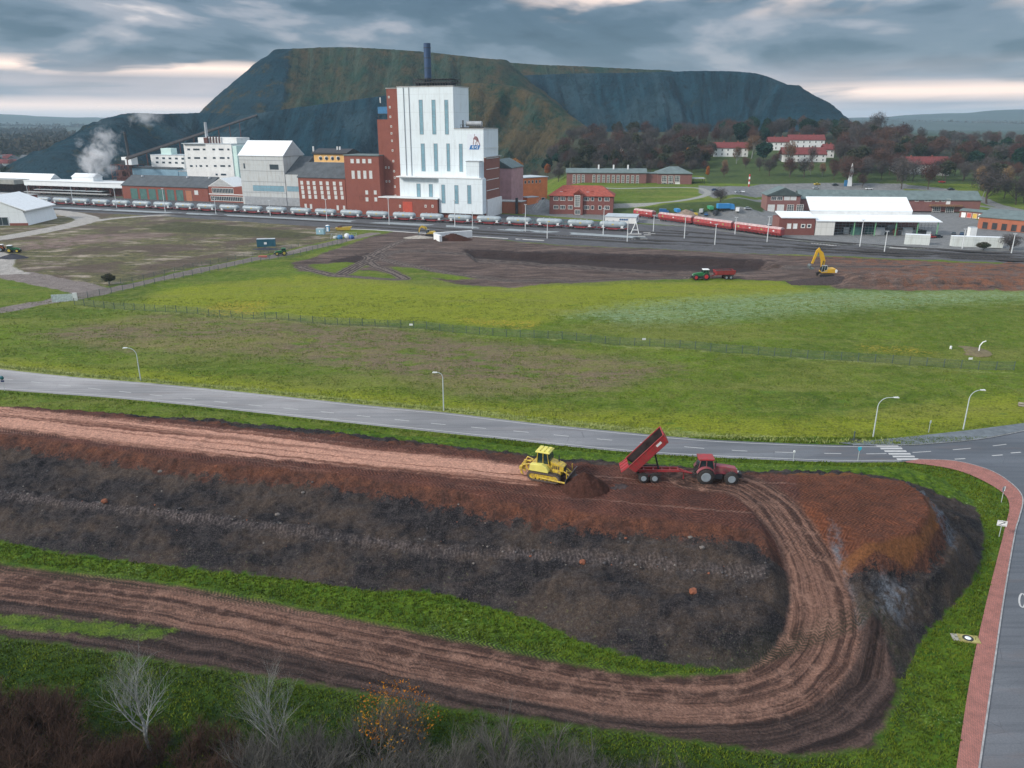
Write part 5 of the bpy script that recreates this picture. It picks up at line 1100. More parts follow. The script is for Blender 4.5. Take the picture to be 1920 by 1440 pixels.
for px, lab in TRACKS:
    pts = spline(W(px), 6); t = thing('railway_track', lab, 'railway track', pts[0])
    t.location.z = 0; o0 = pts[0].copy(); pts = [q - o0 for q in pts]
    L_ = [0.]
    for a, q in zip(pts[:-1], pts[1:]): L_.append(L_[-1] + (q - a).length)
    mb = MB(); ribbon('', pts, 1.9, .035, None, mb); mb.build('ballast', BRT, t)
    def offs(dy):
        out = []
        for i, q in enumerate(pts):
            d = (pts[min(i + 1, len(pts) - 1)] - pts[max(i - 1, 0)]).normalized(); out.append(q + Vector((-d.y, d.x, 0)) * dy + Vector((0, 0, .25)))
        return out
    for s_ in (-.72, .72): MB().tube(offs(s_), .085, 4).build('rail', RAIL, t)
    mb = MB(); n_ = int(L_[-1] / 1.25)
    for k in range(n_):
        a = k * 1.25; i = max(0, min(len(pts) - 2, int(np.searchsorted(L_, a)) - 1)); f = (a - L_[i]) / (L_[i + 1] - L_[i]); q = pts[i].lerp(pts[i + 1], f); d = pts[i + 1] - pts[i]
        M = Matrix.Translation(q) @ Matrix.Rotation(math.atan2(d.y, d.x), 4, 'Z'); mb.box(-.2, .2, -1.3, 1.3, .06, .17, M)
    tag(mb.build('sleepers', SLP, t), kind='stuff')
STRIP = mat('gravel_strip', (.27, .30, .31), .95, .2, .4, obj=False)
for px in ([(-60, 381.5), (300, 398), (640, 414), (860, 425), (1010, 434), (1180, 444), (1200, 446)],): ribbon('gravel_path', spline(W(px), 5), 3.3, .02, STRIP)
for px in ([(640, 429), (700, 431), (860, 442), (1000, 450), (1020, 451)], [(1040, 441), (1195, 449)], [(1470, 451), (1560, 460), (1700, 466)]): ribbon('concrete_path', W(px), .9, .04, mat('path_concrete', (.50, .49, .47), .9, .2, .6, obj=False))
TNK = mat('tank_grey', (.29, .345, .375), .45, .14, .5, .5, dirt=(.27, .27, .26)); WRED = mat('wagon_red', (.22, .03, .035), .7, .3, .7); SADW = mat('saddle_white', (.62, .64, .65), .6, .1, 1)
def bogie(par, x, red=False):
    mb = MB()
    for s_ in (-1, 1): mb.box(x - 1.25, x + 1.25, s_ * .95 - .1, s_ * .95 + .1, .55, .85)
    mb.box(x - .25, x + .25, -1.1, 1.1, .5, .95); bo = mb.build('bogie', DARK, par)
    for a in (-.9, .9):
        m2 = MB()
        for s_ in (-.78, .78): m2.cyl((x + a, s_ - .07, .46), .46, .14, 14, 'y')
        m2.tube([(x + a, -.8, .46), (x + a, .8, .46)], .08, 6); m2.build('wheel', DARK, bo)
def tank_wagon(lab, loc, rz):
    t = thing('tank_wagon', lab, 'railway wagon', loc, rz, 'grey tank wagons in the long train')
    L2 = 6.6; rings = []; n = 20; xs = [-L2, -L2 + .12, -L2 + .5, -L2 + 1.1, -3.6, -1.6, 0, 1.6, 3.6, L2 - 1.1, L2 - .5, L2 - .12, L2]; mb = MB(); vs = []
    for x in xs:
        e = min(1, max(0, (L2 - abs(x)) / 1.1)); r = 1.35 * math.sqrt(max(.02, 1 - (1 - e) ** 2)); bl = .55 * (1 - min(1, abs(x) / 4.6) ** 1.6)
        for k in range(n):
            a = 2 * math.pi * k / n; z = math.sin(a); vs.append((x, math.cos(a) * (r + bl * .15), 2.95 + r * z - (bl if z < 0 else 0) * -z * 1.0))
    mb.add(vs, [(i * n + k, i * n + (k + 1) % n, (i + 1) * n + (k + 1) % n, (i + 1) * n + k) for i in range(len(xs) - 1) for k in range(n)], True)
    mb.add(vs[:n], [tuple(range(n))]); mb.add(vs[-n:], [tuple(range(n))]); tk = mb.build('tank', TNK, t)
    mb = MB(); mb.box(-5.5, 5.5, -.35, .35, 4.28, 4.34)
    for x in (-3, 0, 3): mb.cyl((x, 0, 4.2), .35, .4, 12)
    mb.build('walkway', GRYM, tk)
    MB().box(-.4, .6, -1.48, -1.44, 2.7, 3.3).build('logo_patch', mat('patch_yellow', (.5, .40, .12), .6, .1, 1), tk)
    mb = MB(); [mb.tube([(x, 0, 2.95 - 1.36), (x, 0, 2.95 + .01)], .01, 3) for x in ()]
    for s_ in (-.85, .85): mb.box(-7.0, 7.0, s_ - .12, s_ + .12, .95, 1.25)
    mb.box(-7.1, -6.9, -1.25, 1.25, .9, 1.4); mb.box(6.9, 7.1, -1.25, 1.25, .9, 1.4); mb.box(-2.4, 2.4, -1.1, 1.1, .62, .94)
    for x in (-7.1, 7.1):
        for s_ in (-.85, .85): mb.cyl((min(x, x * 1.06), s_, 1.15), .2, .42, 8, 'x')
    mb.build('underframe', WRED, t)
    for x in (-4.6, 4.6):
        mb = MB(); mb.prism([(x - .9, 1.26), (x + .9, 1.26), (x + .35, 1.9), (x + .9, 2.5), (x - .9, 2.5), (x - .35, 1.9)], -1.25, 1.25, 'y'); mb.build('saddle', SADW, t)
    bogie(t, -4.9); bogie(t, 4.9); return t
A0, A1 = P(64, 381.5), P(1180, 433.8); nW = 24; dirw = (A1 - A0).normalized(); rz0 = math.atan2(dirw.y, dirw.x); step_ = (A1 - A0).length / nW
ORD = ['first', 'second', 'third', 'fourth', 'fifth', 'sixth', 'seventh', 'eighth', 'ninth', 'tenth', 'eleventh', 'twelfth']
for k in range(nW):
    q = A0 + dirw * step_ * (k + .5)
    lab = f'grey tank wagon, {ORD[k]} from the left end of the train' if k < 12 else f'grey tank wagon, {ORD[nW - 1 - k]} from the right end of the train'
    if k == 0: w0_ = tank_wagon(lab, (q.x, q.y, .1), rz0); 
    else:
        c_ = copy_tree(w0_); c_.location = (q.x, q.y, .1); c_['label'] = lab
HRED = mat('hopper_red', (.40, .035, .045), .6, .3, .7, dirt=(.30, .13, .12)); HTOP = mat('hopper_roof', (.52, .44, .43), .7, .2, .7, dirt=(.40, .18, .17))
def hopper(lab, p0, p1):
    a, q = P(*p0), P(*p1); L_ = (q - a).length; t = thing('hopper_wagon', lab, 'railway wagon', (*((a + q) / 2).xy, .1), math.atan2((q - a).y, (q - a).x), 'red hopper wagons on the siding'); h = L_ / 2 - .5
    MB().prism([(-1.5, 1.9), (-1.5, 3.6), (1.5, 3.6), (1.5, 1.9), (.8, 1.1), (-.8, 1.1)], -h, h, 'x').build('body', HRED, t)
    MB().prism([(-1.48, 3.603), (-1.1, 4.15), (-.4, 4.4), (.4, 4.4), (1.1, 4.15), (1.48, 3.603)], -h + .1, h - .1, 'x').build('roof', HTOP, t)
    mb = MB(); n_ = max(3, int(L_ / 2.2))
    for k in range(n_ + 1): x = -h + 2 * h * k / n_; mb.box(x - .08, x + .08, -1.62, -1.502, 1.9, 3.6)
    mb.build('rib', HRED, t); mb = MB()
    for k in range(n_ - 1): x = -h + 2 * h * (k + .7) / n_; mb.prism([(x, 1.1), (x + .9, 1.1), (x + .6, .6), (x + .3, .6)], -1.3, 1.3, 'y')
    mb.box(-h, h, -1.2, 1.2, .95, 1.1); mb.build('underframe', WRED, t)
    for k in range(max(2, n_ // 3)): MB().box(-h + 2 * h * (k + .35) / max(2, n_ // 3), -h + 2 * h * (k + .35) / max(2, n_ // 3) + .9, -1.53, -1.505, 2.4, 2.9).build('marking', SADW if k % 2 else mat('graffiti_green', (.2, .45, .12), .7, .2, 1), t)
    bogie(t, -h + 2.2); bogie(t, h - 2.2)
hopper('short red hopper wagon at the left end, behind the low white shed', (1190, 406), (1227, 411)); hopper('red hopper wagon with pale roof, left of the three coupled ones', (1236, 413.5), (1300, 422))
hopper('red hopper wagon with green graffiti, middle of the coupled row', (1302, 422.5), (1375, 433)); hopper('red hopper wagon nearest the brick side shed, right end of the row', (1377, 433.3), (1468, 446))
# light masts of the sidings
MAST = mat('mast_grey', (.60, .63, .64), .5, .08, 1)
MS = [(56, 382, 348), (138, 385, 350), (219, 390, 354), (310, 397, 354), (405, 401, 372), (507, 405, 376), (613, 413, 374), (730, 421, 373), (853, 425, 376), (886, 429, 398), (985, 434, 384), (1026, 447, 417), (1131, 440, 391), (1176, 454, 410), (1225, 434, 404), (1283, 447, 407), (1340, 460, 421), (1378, 439, 408), (1438, 455, 407), (1612, 463, 413), (1658, 473, 434), (1804, 466, 430), (1896, 476, 439)]
NEARBY = ['left of the first tank wagon', 'over the second tank wagon', 'over the fourth tank wagon', 'in front of the green doored workshop', 'in front of the grey clad hall, left part', 'in front of the grey clad hall, right part', 'in front of the brick hall', 'in front of the red tower annex', 'in front of the tall tower', 'short one right of the tall tower', 'left of the red roofed office', 'standing in front of the tank wagons at the right', 'in front of the white platform shed', 'right end of the tank train, by the track', 'left of the red hopper wagons', 'in front of the first coupled hopper wagon', 'in front of the graffiti hopper wagon', 'behind the coupled hopper wagons', 'in front of the last red hopper wagon', 'in front of the open shed, tall', 'in front of the open shed, short', 'in front of the long container wall', 'rightmost, beside the brick garage hall']
for (x, y, yt), nb in zip(MS, NEARBY):
    q = P(x, y); hgt = PY(x, yt, q.y).z; t = thing('light_mast', 'thin pale light mast ' + nb, 'light mast', q, 0, 'light masts along the sidings')
    MB().tube([(0, 0, 0), (0, 0, hgt)], [.22, .13], 8).build('pole', MAST, t); MB().box(-.7, .7, -.18, .18, hgt, hgt + .22).build('lamp_head', MAST, t)
# ================================================================ MACHINES
YP = mat('machine_yellow', (.62, .44, .035), .45, .1, 1.5, .5, dirt=(.26, .16, .07)); YR = mat('machine_pale_yellow', (.68, .62, .16), .5, .1, 1.5)
RP = mat('machine_red', (.36, .018, .028), .55, .12, 1.2, .5, dirt=(.17, .055, .045)); RUB = mat('tyre_rubber', (.035, .032, .032), .9, .2, 2, dirt=(.10, .065, .055)); TRK = mat('track_steel', (.10, .08, .07), .75, .3, 3, dirt=(.16, .09, .07))
SIL = mat('rim_silver', (.24, .28, .31), .5, .12, 2, .5); CABG = NB('cab_glass', .08, .7); CABG.col((.012, .03, .035)); CABG = CABG.m
BINK = mat('bin_inside', (.045, .035, .035), .45, .5, 1.2, .5, dirt=(.10, .05, .04)); GP = mat('tractor_green', (.03, .17, .06), .45, .1, 1); REDR = mat('rim_red', (.50, .03, .04), .45, .1, 1)
def wheel(par, x, y, z, r, w, rim, name='wheel', lugs=20):
    s_ = -1 if y < 0 else 1; mb = MB(); mb.lathe([(r * .56, -w / 2), (r * .90, -w / 2), (r * .97, -w * .36), (r * .97, w * .36), (r * .90, w / 2), (r * .56, w / 2)], (x, y, z), 'y', 28)
    for k in range(lugs):
        for h_ in (-1, 1):
            a = 2 * math.pi * (k + (.5 if h_ > 0 else 0)) / lugs; M = Matrix.Translation((x, y, z)) @ Matrix.Rotation(a, 4, 'Y')
            mb.box(-.05, .05, 0 if h_ > 0 else -w * .48, w * .48 if h_ > 0 else 0, r * .93, r * 1.02, M)
    t = mb.build('tyre' if False else name, RUB, par)
    MB().lathe([(r * .10, s_ * (w / 2 - .10)), (r * .25, s_ * (w / 2 - .06)), (r * .34, s_ * (w / 2 - .16)), (r * .50, s_ * (w / 2 - .14)), (r * .56, s_ * (w / 2 + .012)), (r * .50, s_ * (w / 2 + .012))], (x, y, z), 'y', 24).build('rim', rim, t)
    MB().lathe([(.001, s_ * (w / 2 - .05)), (r * .20, s_ * (w / 2 - .05)), (r * .24, s_ * (w / 2 - .1))], (x, y, z), 'y', 14).build('hub', RUB if rim is SIL else rim, t); return t
def crawler(par, x0, x1, y, w, h, fm, teeth=26):
    r = h / 2; pts = [(x0 + r + (x1 - x0 - 2 * r) * k / 6, 0) for k in range(7)]; pts += [(x1 - r + r * math.sin(a), r - r * math.cos(a)) for a in np.linspace(.3, math.pi - .3, 7)]
    pts += [(x1 - r - (x1 - x0 - 2 * r) * k / 6, h) for k in range(7)]; pts += [(x0 + r - r * math.sin(a), r + r * math.cos(a)) for a in np.linspace(.3, math.pi - .3, 7)]
    inn = [(x0 + (x1 - x0) / 2 + (a - (x0 + x1) / 2) * .91, r + (b_ - r) * .68) for a, b_ in pts]; n = len(pts); mb = MB(); vs = [(a, y - w / 2, b_) for a, b_ in pts] + [(a, y + w / 2, b_) for a, b_ in pts] + [(a, y - w / 2, b_) for a, b_ in inn] + [(a, y + w / 2, b_) for a, b_ in inn]
    fs = []
    for i in range(n): j = (i + 1) % n; fs += [(i, j, n + j, n + i), (2 * n + i, 3 * n + i, 3 * n + j, 2 * n + j), (i, 2 * n + i, 2 * n + j, j), (n + i, n + j, 3 * n + j, 3 * n + i)]
    mb.add(vs, fs); per = [Vector((a, 0, b_)) for a, b_ in pts] + [Vector((pts[0][0], 0, pts[0][1]))]; Lc = [0]
    for a, q in zip(per[:-1], per[1:]): Lc.append(Lc[-1] + (q - a).length)
    for k in range(int(Lc[-1] / .2)):
        d = k * .2; i = min(len(per) - 2, max(0, int(np.searchsorted(Lc, d)) - 1)); q = per[i].lerp(per[i + 1], (d - Lc[i]) / (Lc[i + 1] - Lc[i] + 1e-6)); dd = per[i + 1] - per[i]
        M = Matrix.Translation((q.x, y, q.z)) @ Matrix.Rotation(-math.atan2(dd.z, dd.x), 4, 'Y'); mb.box(-.03, .03, -w / 2, w / 2, -.07, .0, M)
    t = mb.build('crawler_track', TRK, par); s_ = -1 if y < 0 else 1
    mb = MB(); mb.box(x0 + r, x1 - r, y - w * .3, y + w * .3, h * .28, h * .72); mb.cyl((x0 + r, y - w * .36, r), r * .68, w * .72, 18, 'y'); mb.cyl((x1 - r, y - w * .36, r), r * .68, w * .72, 18, 'y')
    for k in range(6): mb.cyl((x0 + r + (x1 - x0 - 2 * r) * (k + .5) / 6, y - w * .38, h * .24), h * .15, w * .76, 12, 'y')
    mb.build('track_frame', fm, t); return t
def fit(o, sc): o.scale = (sc, sc, sc)
# --- bulldozer
a, q = P(985, 893, 7), P(1075, 909, 7); c_ = (P(1028, 901, 7)); rz = math.atan2((q - a).y, (q - a).x); c_.z = gz(c_.x, c_.y)
bd = thing('bulldozer', 'yellow bulldozer with rear ripper pushing a pile of red soil', 'bulldozer', c_ + Vector((0, .8, .10)), rz)
fit(bd, 1.14)
for y in (-1.0, 1.0): crawler(bd, -2.0, 1.75, y, .62, 1.02, YP)
MB().prism([(-1.9, .9), (1.7, .8), (1.7, 1.25), (.7, 1.35), (.3, 1.9), (-1.5, 1.9), (-1.9, 1.6)], -.72, .72, 'y').build('body', YP, bd, .04)
MB().prism([(-1.75, 1.12), (.45, 1.12), (.45, 1.35), (.2, 1.75), (-.3, 2.0), (-1.7, 1.85)], -1.32, -.72, 'y').build('fender', YR, bd, .04); MB().prism([(-1.75, 1.12), (.45, 1.12), (.45, 1.35), (.2, 1.75), (-.3, 2.0), (-1.7, 1.85)], .721, 1.32, 'y').build('fender', YR, bd, .04)
MB().prism([(.36, 1.2), (1.95, 1.15), (2.0, 1.75), (1.6, 1.95), (.36, 2.25)], -.56, .56, 'y').build('hood', YP, bd, .07)
mb = MB(); [mb.box(.7 + .22 * k, .82 + .22 * k, -.575, -.562, 1.4, 1.8) for k in range(4)]; mb.box(1.995, 2.02, -.45, .45, 1.25, 1.7); mb.build('grille', DARK, bd)
cb = MB().prism([(-1.05, 1.9), (.34, 1.9), (.40, 2.5), (.12, 3.15), (-.95, 3.15), (-1.15, 2.6)], -.72, .72, 'y').build('cab', CABG, bd, .03)
mb = MB()
for x0, z0, x1, z1 in ((-1.07, 1.9, -.97, 3.15), (.34, 1.9, .13, 3.15), (-.35, 1.9, -.35, 3.15)):
    for y in (-.74, .74): mb.tube([(x0, y, z0), (x1, y, z1)], .045, 6)
mb.build('cab_frame', YP, cb)
mb = MB().box(-1.25, .42, -.85, .85, 3.15, 3.30); mb.build('cab_roof', YR, bd, .05); mb = MB(); [mb.box(-1.1 + .5 * i, -.75 + .5 * i, -.7 + .5 * j, -.35 + .5 * j, 3.301, 3.42) for i in range(3) for j in range(3)]; mb.build('roof_boxes', YR, bd)
MB().tube([(1.2, .2, 2.0), (1.2, .2, 2.75)], .07, 8).build('exhaust', DARK, bd)
mb = MB(); cv_ = [(2.62 + .22 * math.cos(k_), .62 + .55 * math.sin(k_)) for k_ in ()]
prof = [(2.95, .0), (2.72, .18), (2.62, .5), (2.66, .85), (2.85, 1.15)]; prof2 = [(x - .1, z) for x, z in prof[::-1]]
MB().prism(prof + prof2, -1.75, 1.75, 'y').build('blade', mat('blade_steel', (.10, .085, .085), .5, .25, 2, metal=.4, dirt=(.16, .08, .06)), bd)
mb = MB(); [mb.tube([(-.4, y, .5), (2.6, y, .35)], .11, 6) for y in (-1.42, 1.42)]; [mb.tube([(1.6, y, 1.5), (2.6, y * .9, .9)], .07, 8) for y in (-.5, .5)]; mb.build('push_arm', YP, bd)
mb = MB(); [mb.tube([(2.5, y, .5), (2.5, y, 1.75)], .05, 6) for y in (-1.0, .9)]; mb.build('blade_guide', YP, bd)
mb = MB(); mb.box(-3.05, -2.75, -1.0, 1.0, .9, 1.25)
for y in (-.55, .55): mb.tube([(-1.8, y, .8), (-2.9, y, .95)], .1, 6); mb.tube([(-1.8, y, 1.6), (-2.8, y, 1.3)], .08, 6); mb.tube([(-1.9, y * .6, 1.75), (-2.6, y * .8, 1.9), (-2.95, y * .8, 1.2)], .07, 6)
for y in (-.8, 0, .8): mb.prism([(-3.0, 1.2), (-2.8, 1.2), (-2.75, .5), (-2.6, .25), (-2.95, .4)], y - .06, y + .06, 'y')
mb.build('ripper', YP, bd)
def soil(name, lab, loc, rx, ry, h, m, seed, cat='soil pile', par=None):
    xs = np.linspace(-rx, rx, 46); ys = np.linspace(-ry, ry, 40); X, Y = np.meshgrid(xs, ys); d = np.hypot(X / rx, Y / ry); Z = h * np.clip(1 - d, 0, 1) ** .85 + (fbm(X * 1.5 + seed, Y * 1.5, seed, 4, .65) - .5) * .45 * h ** .5 * np.clip(1.15 - d, 0, 1) - .12
    me, used = grid_mesh(xs, ys, Z); me.materials.append(m); o = bpy.data.objects.new(name, me); COL.objects.link(o); o.location = loc; return tag(o, lab, cat)
SOIL = mat('soil_red', (.048, .021, .016), .95, .4, 2.5, .1, dirt=(.14, .07, .05)); SOIL2 = mat('soil_dark', (.055, .042, .042), .95, .4, 2.0, .1, dirt=(.10, .08, .075))
q = P(1090, 908, 7.2); soil('soil_pile', 'dark red soil pile in front of the bulldozer blade', (q.x + .4, q.y - .6, gz(q.x, q.y) - .1), 3.2, 2.9, 2.5, SOIL, 3)
q = P(1160, 910, 7.1); soil('soil_pile', 'small grey heap of soil tipped out under the raised red trailer', (q.x, q.y, gz(q.x, q.y) - .12), 1.9, 1.4, .45, SOIL2, 8)
# --- tractors
def tractor(name, lab, loc, rz, body, roof, rim, group=None, cabw=True):
    t = thing(name, lab, 'tractor', loc, rz, group)
    for y in (-.95, .95): wheel(t, 0, y, .97, .97, .62, rim); wheel(t, 2.85, y, .76, .76, .52, rim)
    MB().prism([(.8, 1.0), (3.6, .95), (3.72, 1.35), (3.45, 1.72), (2.2, 1.95), (.8, 2.08)], -.42, .42, 'y').build('hood', body, t, .08)
    mb = MB(); mb.box(-.5, 3.4, -.28, .28, .62, 1.1); mb.box(2.6, 3.1, -.75, .75, .6, .9); mb.box(-.3, .3, -.75, .75, .75, 1.2); mb.box(1.0, 1.9, -.75, -.3, .55, 1.0); mb.box(1.0, 1.9, .3, .75, .55, 1.0); mb.build('chassis', DARK, t)
    mb = MB(); mb.box(3.72, 4.1, -.45, .45, .55, 1.15); [mb.tube([(3.6, y, .7), (4.35, y, .55)], .06, 6) for y in (-.4, .4)]; mb.build('front_weight', DARK, t, .04)
    cb = MB().prism([(-.62, 1.25), (.80, 1.15), (.95, 1.9), (.72, 2.75), (-.58, 2.75), (-.78, 2.0)], -.70, .70, 'y').build('cab', CABG, t, .04)
    mb = MB()
    for x0, z0, x1, z1 in ((-.76, 2.0, -.6, 2.75), (.93, 1.9, .74, 2.75), (.1, 1.2, .05, 2.75), (-.62, 1.25, -.78, 2.0), (.8, 1.15, .95, 1.9)):
        for y in (-.72, .72): mb.tube([(x0, y, z0), (x1, y, z1)], .045, 6)
    mb.build('cab_frame', body, cb); MB().box(-.85, .95, -.80, .80, 2.75, 2.98).build('cab_roof', roof, t, .09)
    mb = MB()
    for s_ in (-1, 1):
        arc = [(1.10 * math.cos(a), .97 + 1.10 * math.sin(a)) for a in np.linspace(.35, 2.75, 12)]; arc2 = [(1.04 * math.cos(a), .97 + 1.04 * math.sin(a)) for a in np.linspace(2.75, .35, 12)]
        mb.prism(arc + arc2, min(s_ * .68, s_ * 1.22), max(s_ * .68, s_ * 1.22), 'y')
    mb.build('fender', body, t); MB().tube([(1.1, -.5, 1.9), (1.1, -.55, 2.7)], .055, 8).build('exhaust', DARK, t)
    mb = MB(); mb.box(-.9, -.55, -.3, .3, 1.9, 2.2); [mb.tube([(-.4, y, .6), (-1.35, y, .62)], .06, 6) for y in (-.35, .35)]; [mb.tube([(-.6, y, 1.4), (-1.25, y, .75)], .05, 6) for y in (-.35, .35)]; mb.build('hitch', DARK, t)
    for y in (-.3, .3): MB().box(3.60, 3.70, y - .12, y + .12, 1.28, 1.42).build('headlight', WHT, t)
    for y in (-1.15, 1.15): MB().box(.85, .92, y - .12, y + .12, 2.1, 2.5).build('mirror', DARK, t)
    return t
a, q = P(1215, 905, 7), P(1365, 905, 7); q2 = P(1322, 905, 7); rz = math.atan2((q - a).y, (q - a).x) - R(2.5)
tr = tractor('tractor', 'red tractor with silver rims pulling the raised tipping trailer on the mound', Vector((q2.x, q2.y + .9, gz(q2.x, q2.y) + .02)), rz, mat('tractor_red', (.27, .045, .070), .55, .15, 1, .5, dirt=(.22, .12, .10)), RP, SIL)
def trailer(name, lab, loc, rz, raised, wz=.62, rim=SIL, load=False, L_=5.6):
    t = thing(name, lab, 'tipping trailer', loc, rz)          # x = 0 at the hinge, front towards +x
    for x in (.9, 2.28):
        for y in (-.98, .98): wheel(t, x, y, wz, wz, .55, rim, lugs=18)
    mb = MB()
    for y in (-.42, .42): mb.box(-.2, 5.4, y - .09, y + .09, 1.22, 1.5)
    for x in (.0, 1.0, 2.2, 3.3, 4.3, 5.3): mb.box(x - .08, x + .08, -.42, .42, 1.25, 1.45)
    mb.box(.6, 2.7, -.75, .75, .55, .75); mb.tube([(5.3, -.4, 1.35), (7.1, 0, .85)], .1, 6); mb.tube([(5.3, .4, 1.35), (7.1, 0, .85)], .1, 6); mb.box(6.0, 6.12, -.06, .06, .1, 1.1)
    mb.build('chassis', RP, t)
    MB().box(.1, 3.1, -1.3, -1.24, 1.18, 1.32).build('mudguard', RUB, t); MB().box(.1, 3.1, 1.24, 1.3, 1.18, 1.32).build('mudguard', RUB, t)
    M = Matrix.Translation((-.15, 0, 1.52)) @ Matrix.Rotation(-R(raised), 4, 'Y')
    W_, H_ = 1.34, 1.15; th = .07
    mb = MB(); mb.box(0, L_, -W_, W_, 0, th, M)
    for s_ in (-1, 1): mb.prism([(0, th), (L_, th), (L_ + .25, H_), (-.15, H_), (-.15, .5)], min(s_ * W_, s_ * (W_ + th)), max(s_ * W_, s_ * (W_ + th)), 'y', M)
    mb.prism([(L_ - th, th), (L_, th), (L_ + .25, H_), (L_ + .25 - th, H_)], -W_, W_, 'y', M)
    bn = mb.build('tipping_body', RP, t)
    mb = MB(); mb.box(.05, L_ - .08, -W_ + .01, W_ - .01, th + .003, th + .02, M)
    for s_ in (-1, 1): mb.prism([(0.02, th), (L_ - .08, th), (L_ + .12, H_ - .05), (-.12, H_ - .05), (-.12, .5)], min(s_ * (W_ - .02), s_ * (W_ - .003)), max(s_ * (W_ - .02), s_ * (W_ - .003)), 'y', M)
    mb.prism([(L_ - th - .02, th), (L_ - th - .003, th), (L_ + .25 - th - .003, H_ - .05), (L_ + .25 - th - .02, H_ - .05)], -W_ + .03, W_ - .03, 'y', M); mb.build('lining', BINK, bn)
    mb = MB()
    for x in (0.5, 2.0, 3.6, 5.2):
        for s_ in (-1, 1): mb.box(x, x + .12, min(s_ * (W_ + th), s_ * (W_ + th + .07)), max(s_ * (W_ + th), s_ * (W_ + th + .07)), .05, H_, M)
    for s_ in (-1, 1): mb.box(-.15, L_ + .25, min(s_ * (W_ - .02), s_ * (W_ + .12)), max(s_ * (W_ - .02), s_ * (W_ + .12)), H_, H_ + .08, M)
    mb.box(L_ + .15, L_ + .30, -W_, W_, H_, H_ + .08, M); mb.build('rib', RP, bn)
    mb = MB().box(4.2, 5.0, -W_ - th - .012, -W_ - th - .002, .55, .85, M); mb.build('marking', SADW, bn)
    if raised:
        Mg = M @ Matrix.Translation((-.1, 0, H_)) @ Matrix.Rotation(R(97), 4, 'Y'); mb = MB(); mb.box(-.05, .05, -W_, W_, -1.15, .05, Mg); [mb.box(-.12, -.05, y - .05, y + .05, -1.15, .05, Mg) for y in (-1.1, -.4, .4, 1.1)]; mb.build('tailgate', RP, t)
        tp = M @ Vector((3.4, 0, 0)); MB().tube([(2.9, 0, 1.3), (2.9 + (tp.x - 2.9) * .55, 0, 1.3 + (tp.z - 1.3) * .55), tp], [.13, .11, .07], 10).build('ram', DARK, t)
    else: MB().box(-.17, -.1, -W_, W_, 1.55, 2.65).build('tailgate', RP, t)
    if load:
        mb = MB(); xs = np.linspace(.05, L_, 14); ys = np.linspace(-1.15, 1.15, 8); v = [(x, y, 2.45 + .35 * math.sin(math.pi * (x / L_)) * math.cos(y) + .12 * random.random()) for x in xs for y in ys]; mb.add(v, [(i * 8 + j, i * 8 + j + 1, (i + 1) * 8 + j + 1, (i + 1) * 8 + j) for i in range(13) for j in range(7)]); mb.build('soil_load', SOIL2, t)
    return t
hp = tr.location + Matrix.Rotation(rz, 3, 'Z') @ Vector((-1.5, 0, 0)); rt = rz + R(1)
fit(tr, 1.12); lo = hp - Matrix.Rotation(rt, 3, 'Z') @ Vector((7.1, 0, 0)); lo.z = gz(lo.x + 1.5, lo.y - .5) + .02
trailer('tipping_trailer', 'red tandem axle trailer tipped steeply up with its tailgate open', lo, rt, 47)
a, q = PT(1300, 524), PT(1322, 525); rz = math.pi + R(-1)
q = PT(1322, 524.5); tr2 = tractor('tractor', 'green tractor with red rims and white roof at the edge of the meadow', q, math.pi + R(2), GP, WHT, REDR)
lo = PT(1371, 523.5); lo.z = gz(lo.x, lo.y) + .1; ang = math.atan2((tr2.location - lo).y, (tr2.location - lo).x)
fit(tr2, 1.18); t_ = trailer('tipping_trailer', 'red trailer loaded with soil behind the green tractor', tr2.location - Vector((math.cos(ang), math.sin(ang), 0)) * 9.4, ang, 0, load=True); fit(t_, 1.12)
q = PT(533, 479); fit(tractor('tractor', 'small green tractor with loader beside the fenced path', q, math.pi + R(20), GP, GP, mat('rim_yellow', (.6, .45, .05), .5, .1, 1)), .95)
q = PT(20, 474); fit(tractor('tractor', 'green and white tractor with yellow rims at the left edge of the photo', q, R(10), GP, WHT, MATS['rim_yellow']), 1.0)
q = PT(4, 472); fit(tractor('tractor', 'orange tractor half cut by the left edge of the photo', q, R(190), mat('machine_orange', (.6, .15, .03), .5, .1, 1), WHT, SIL), 1.0)
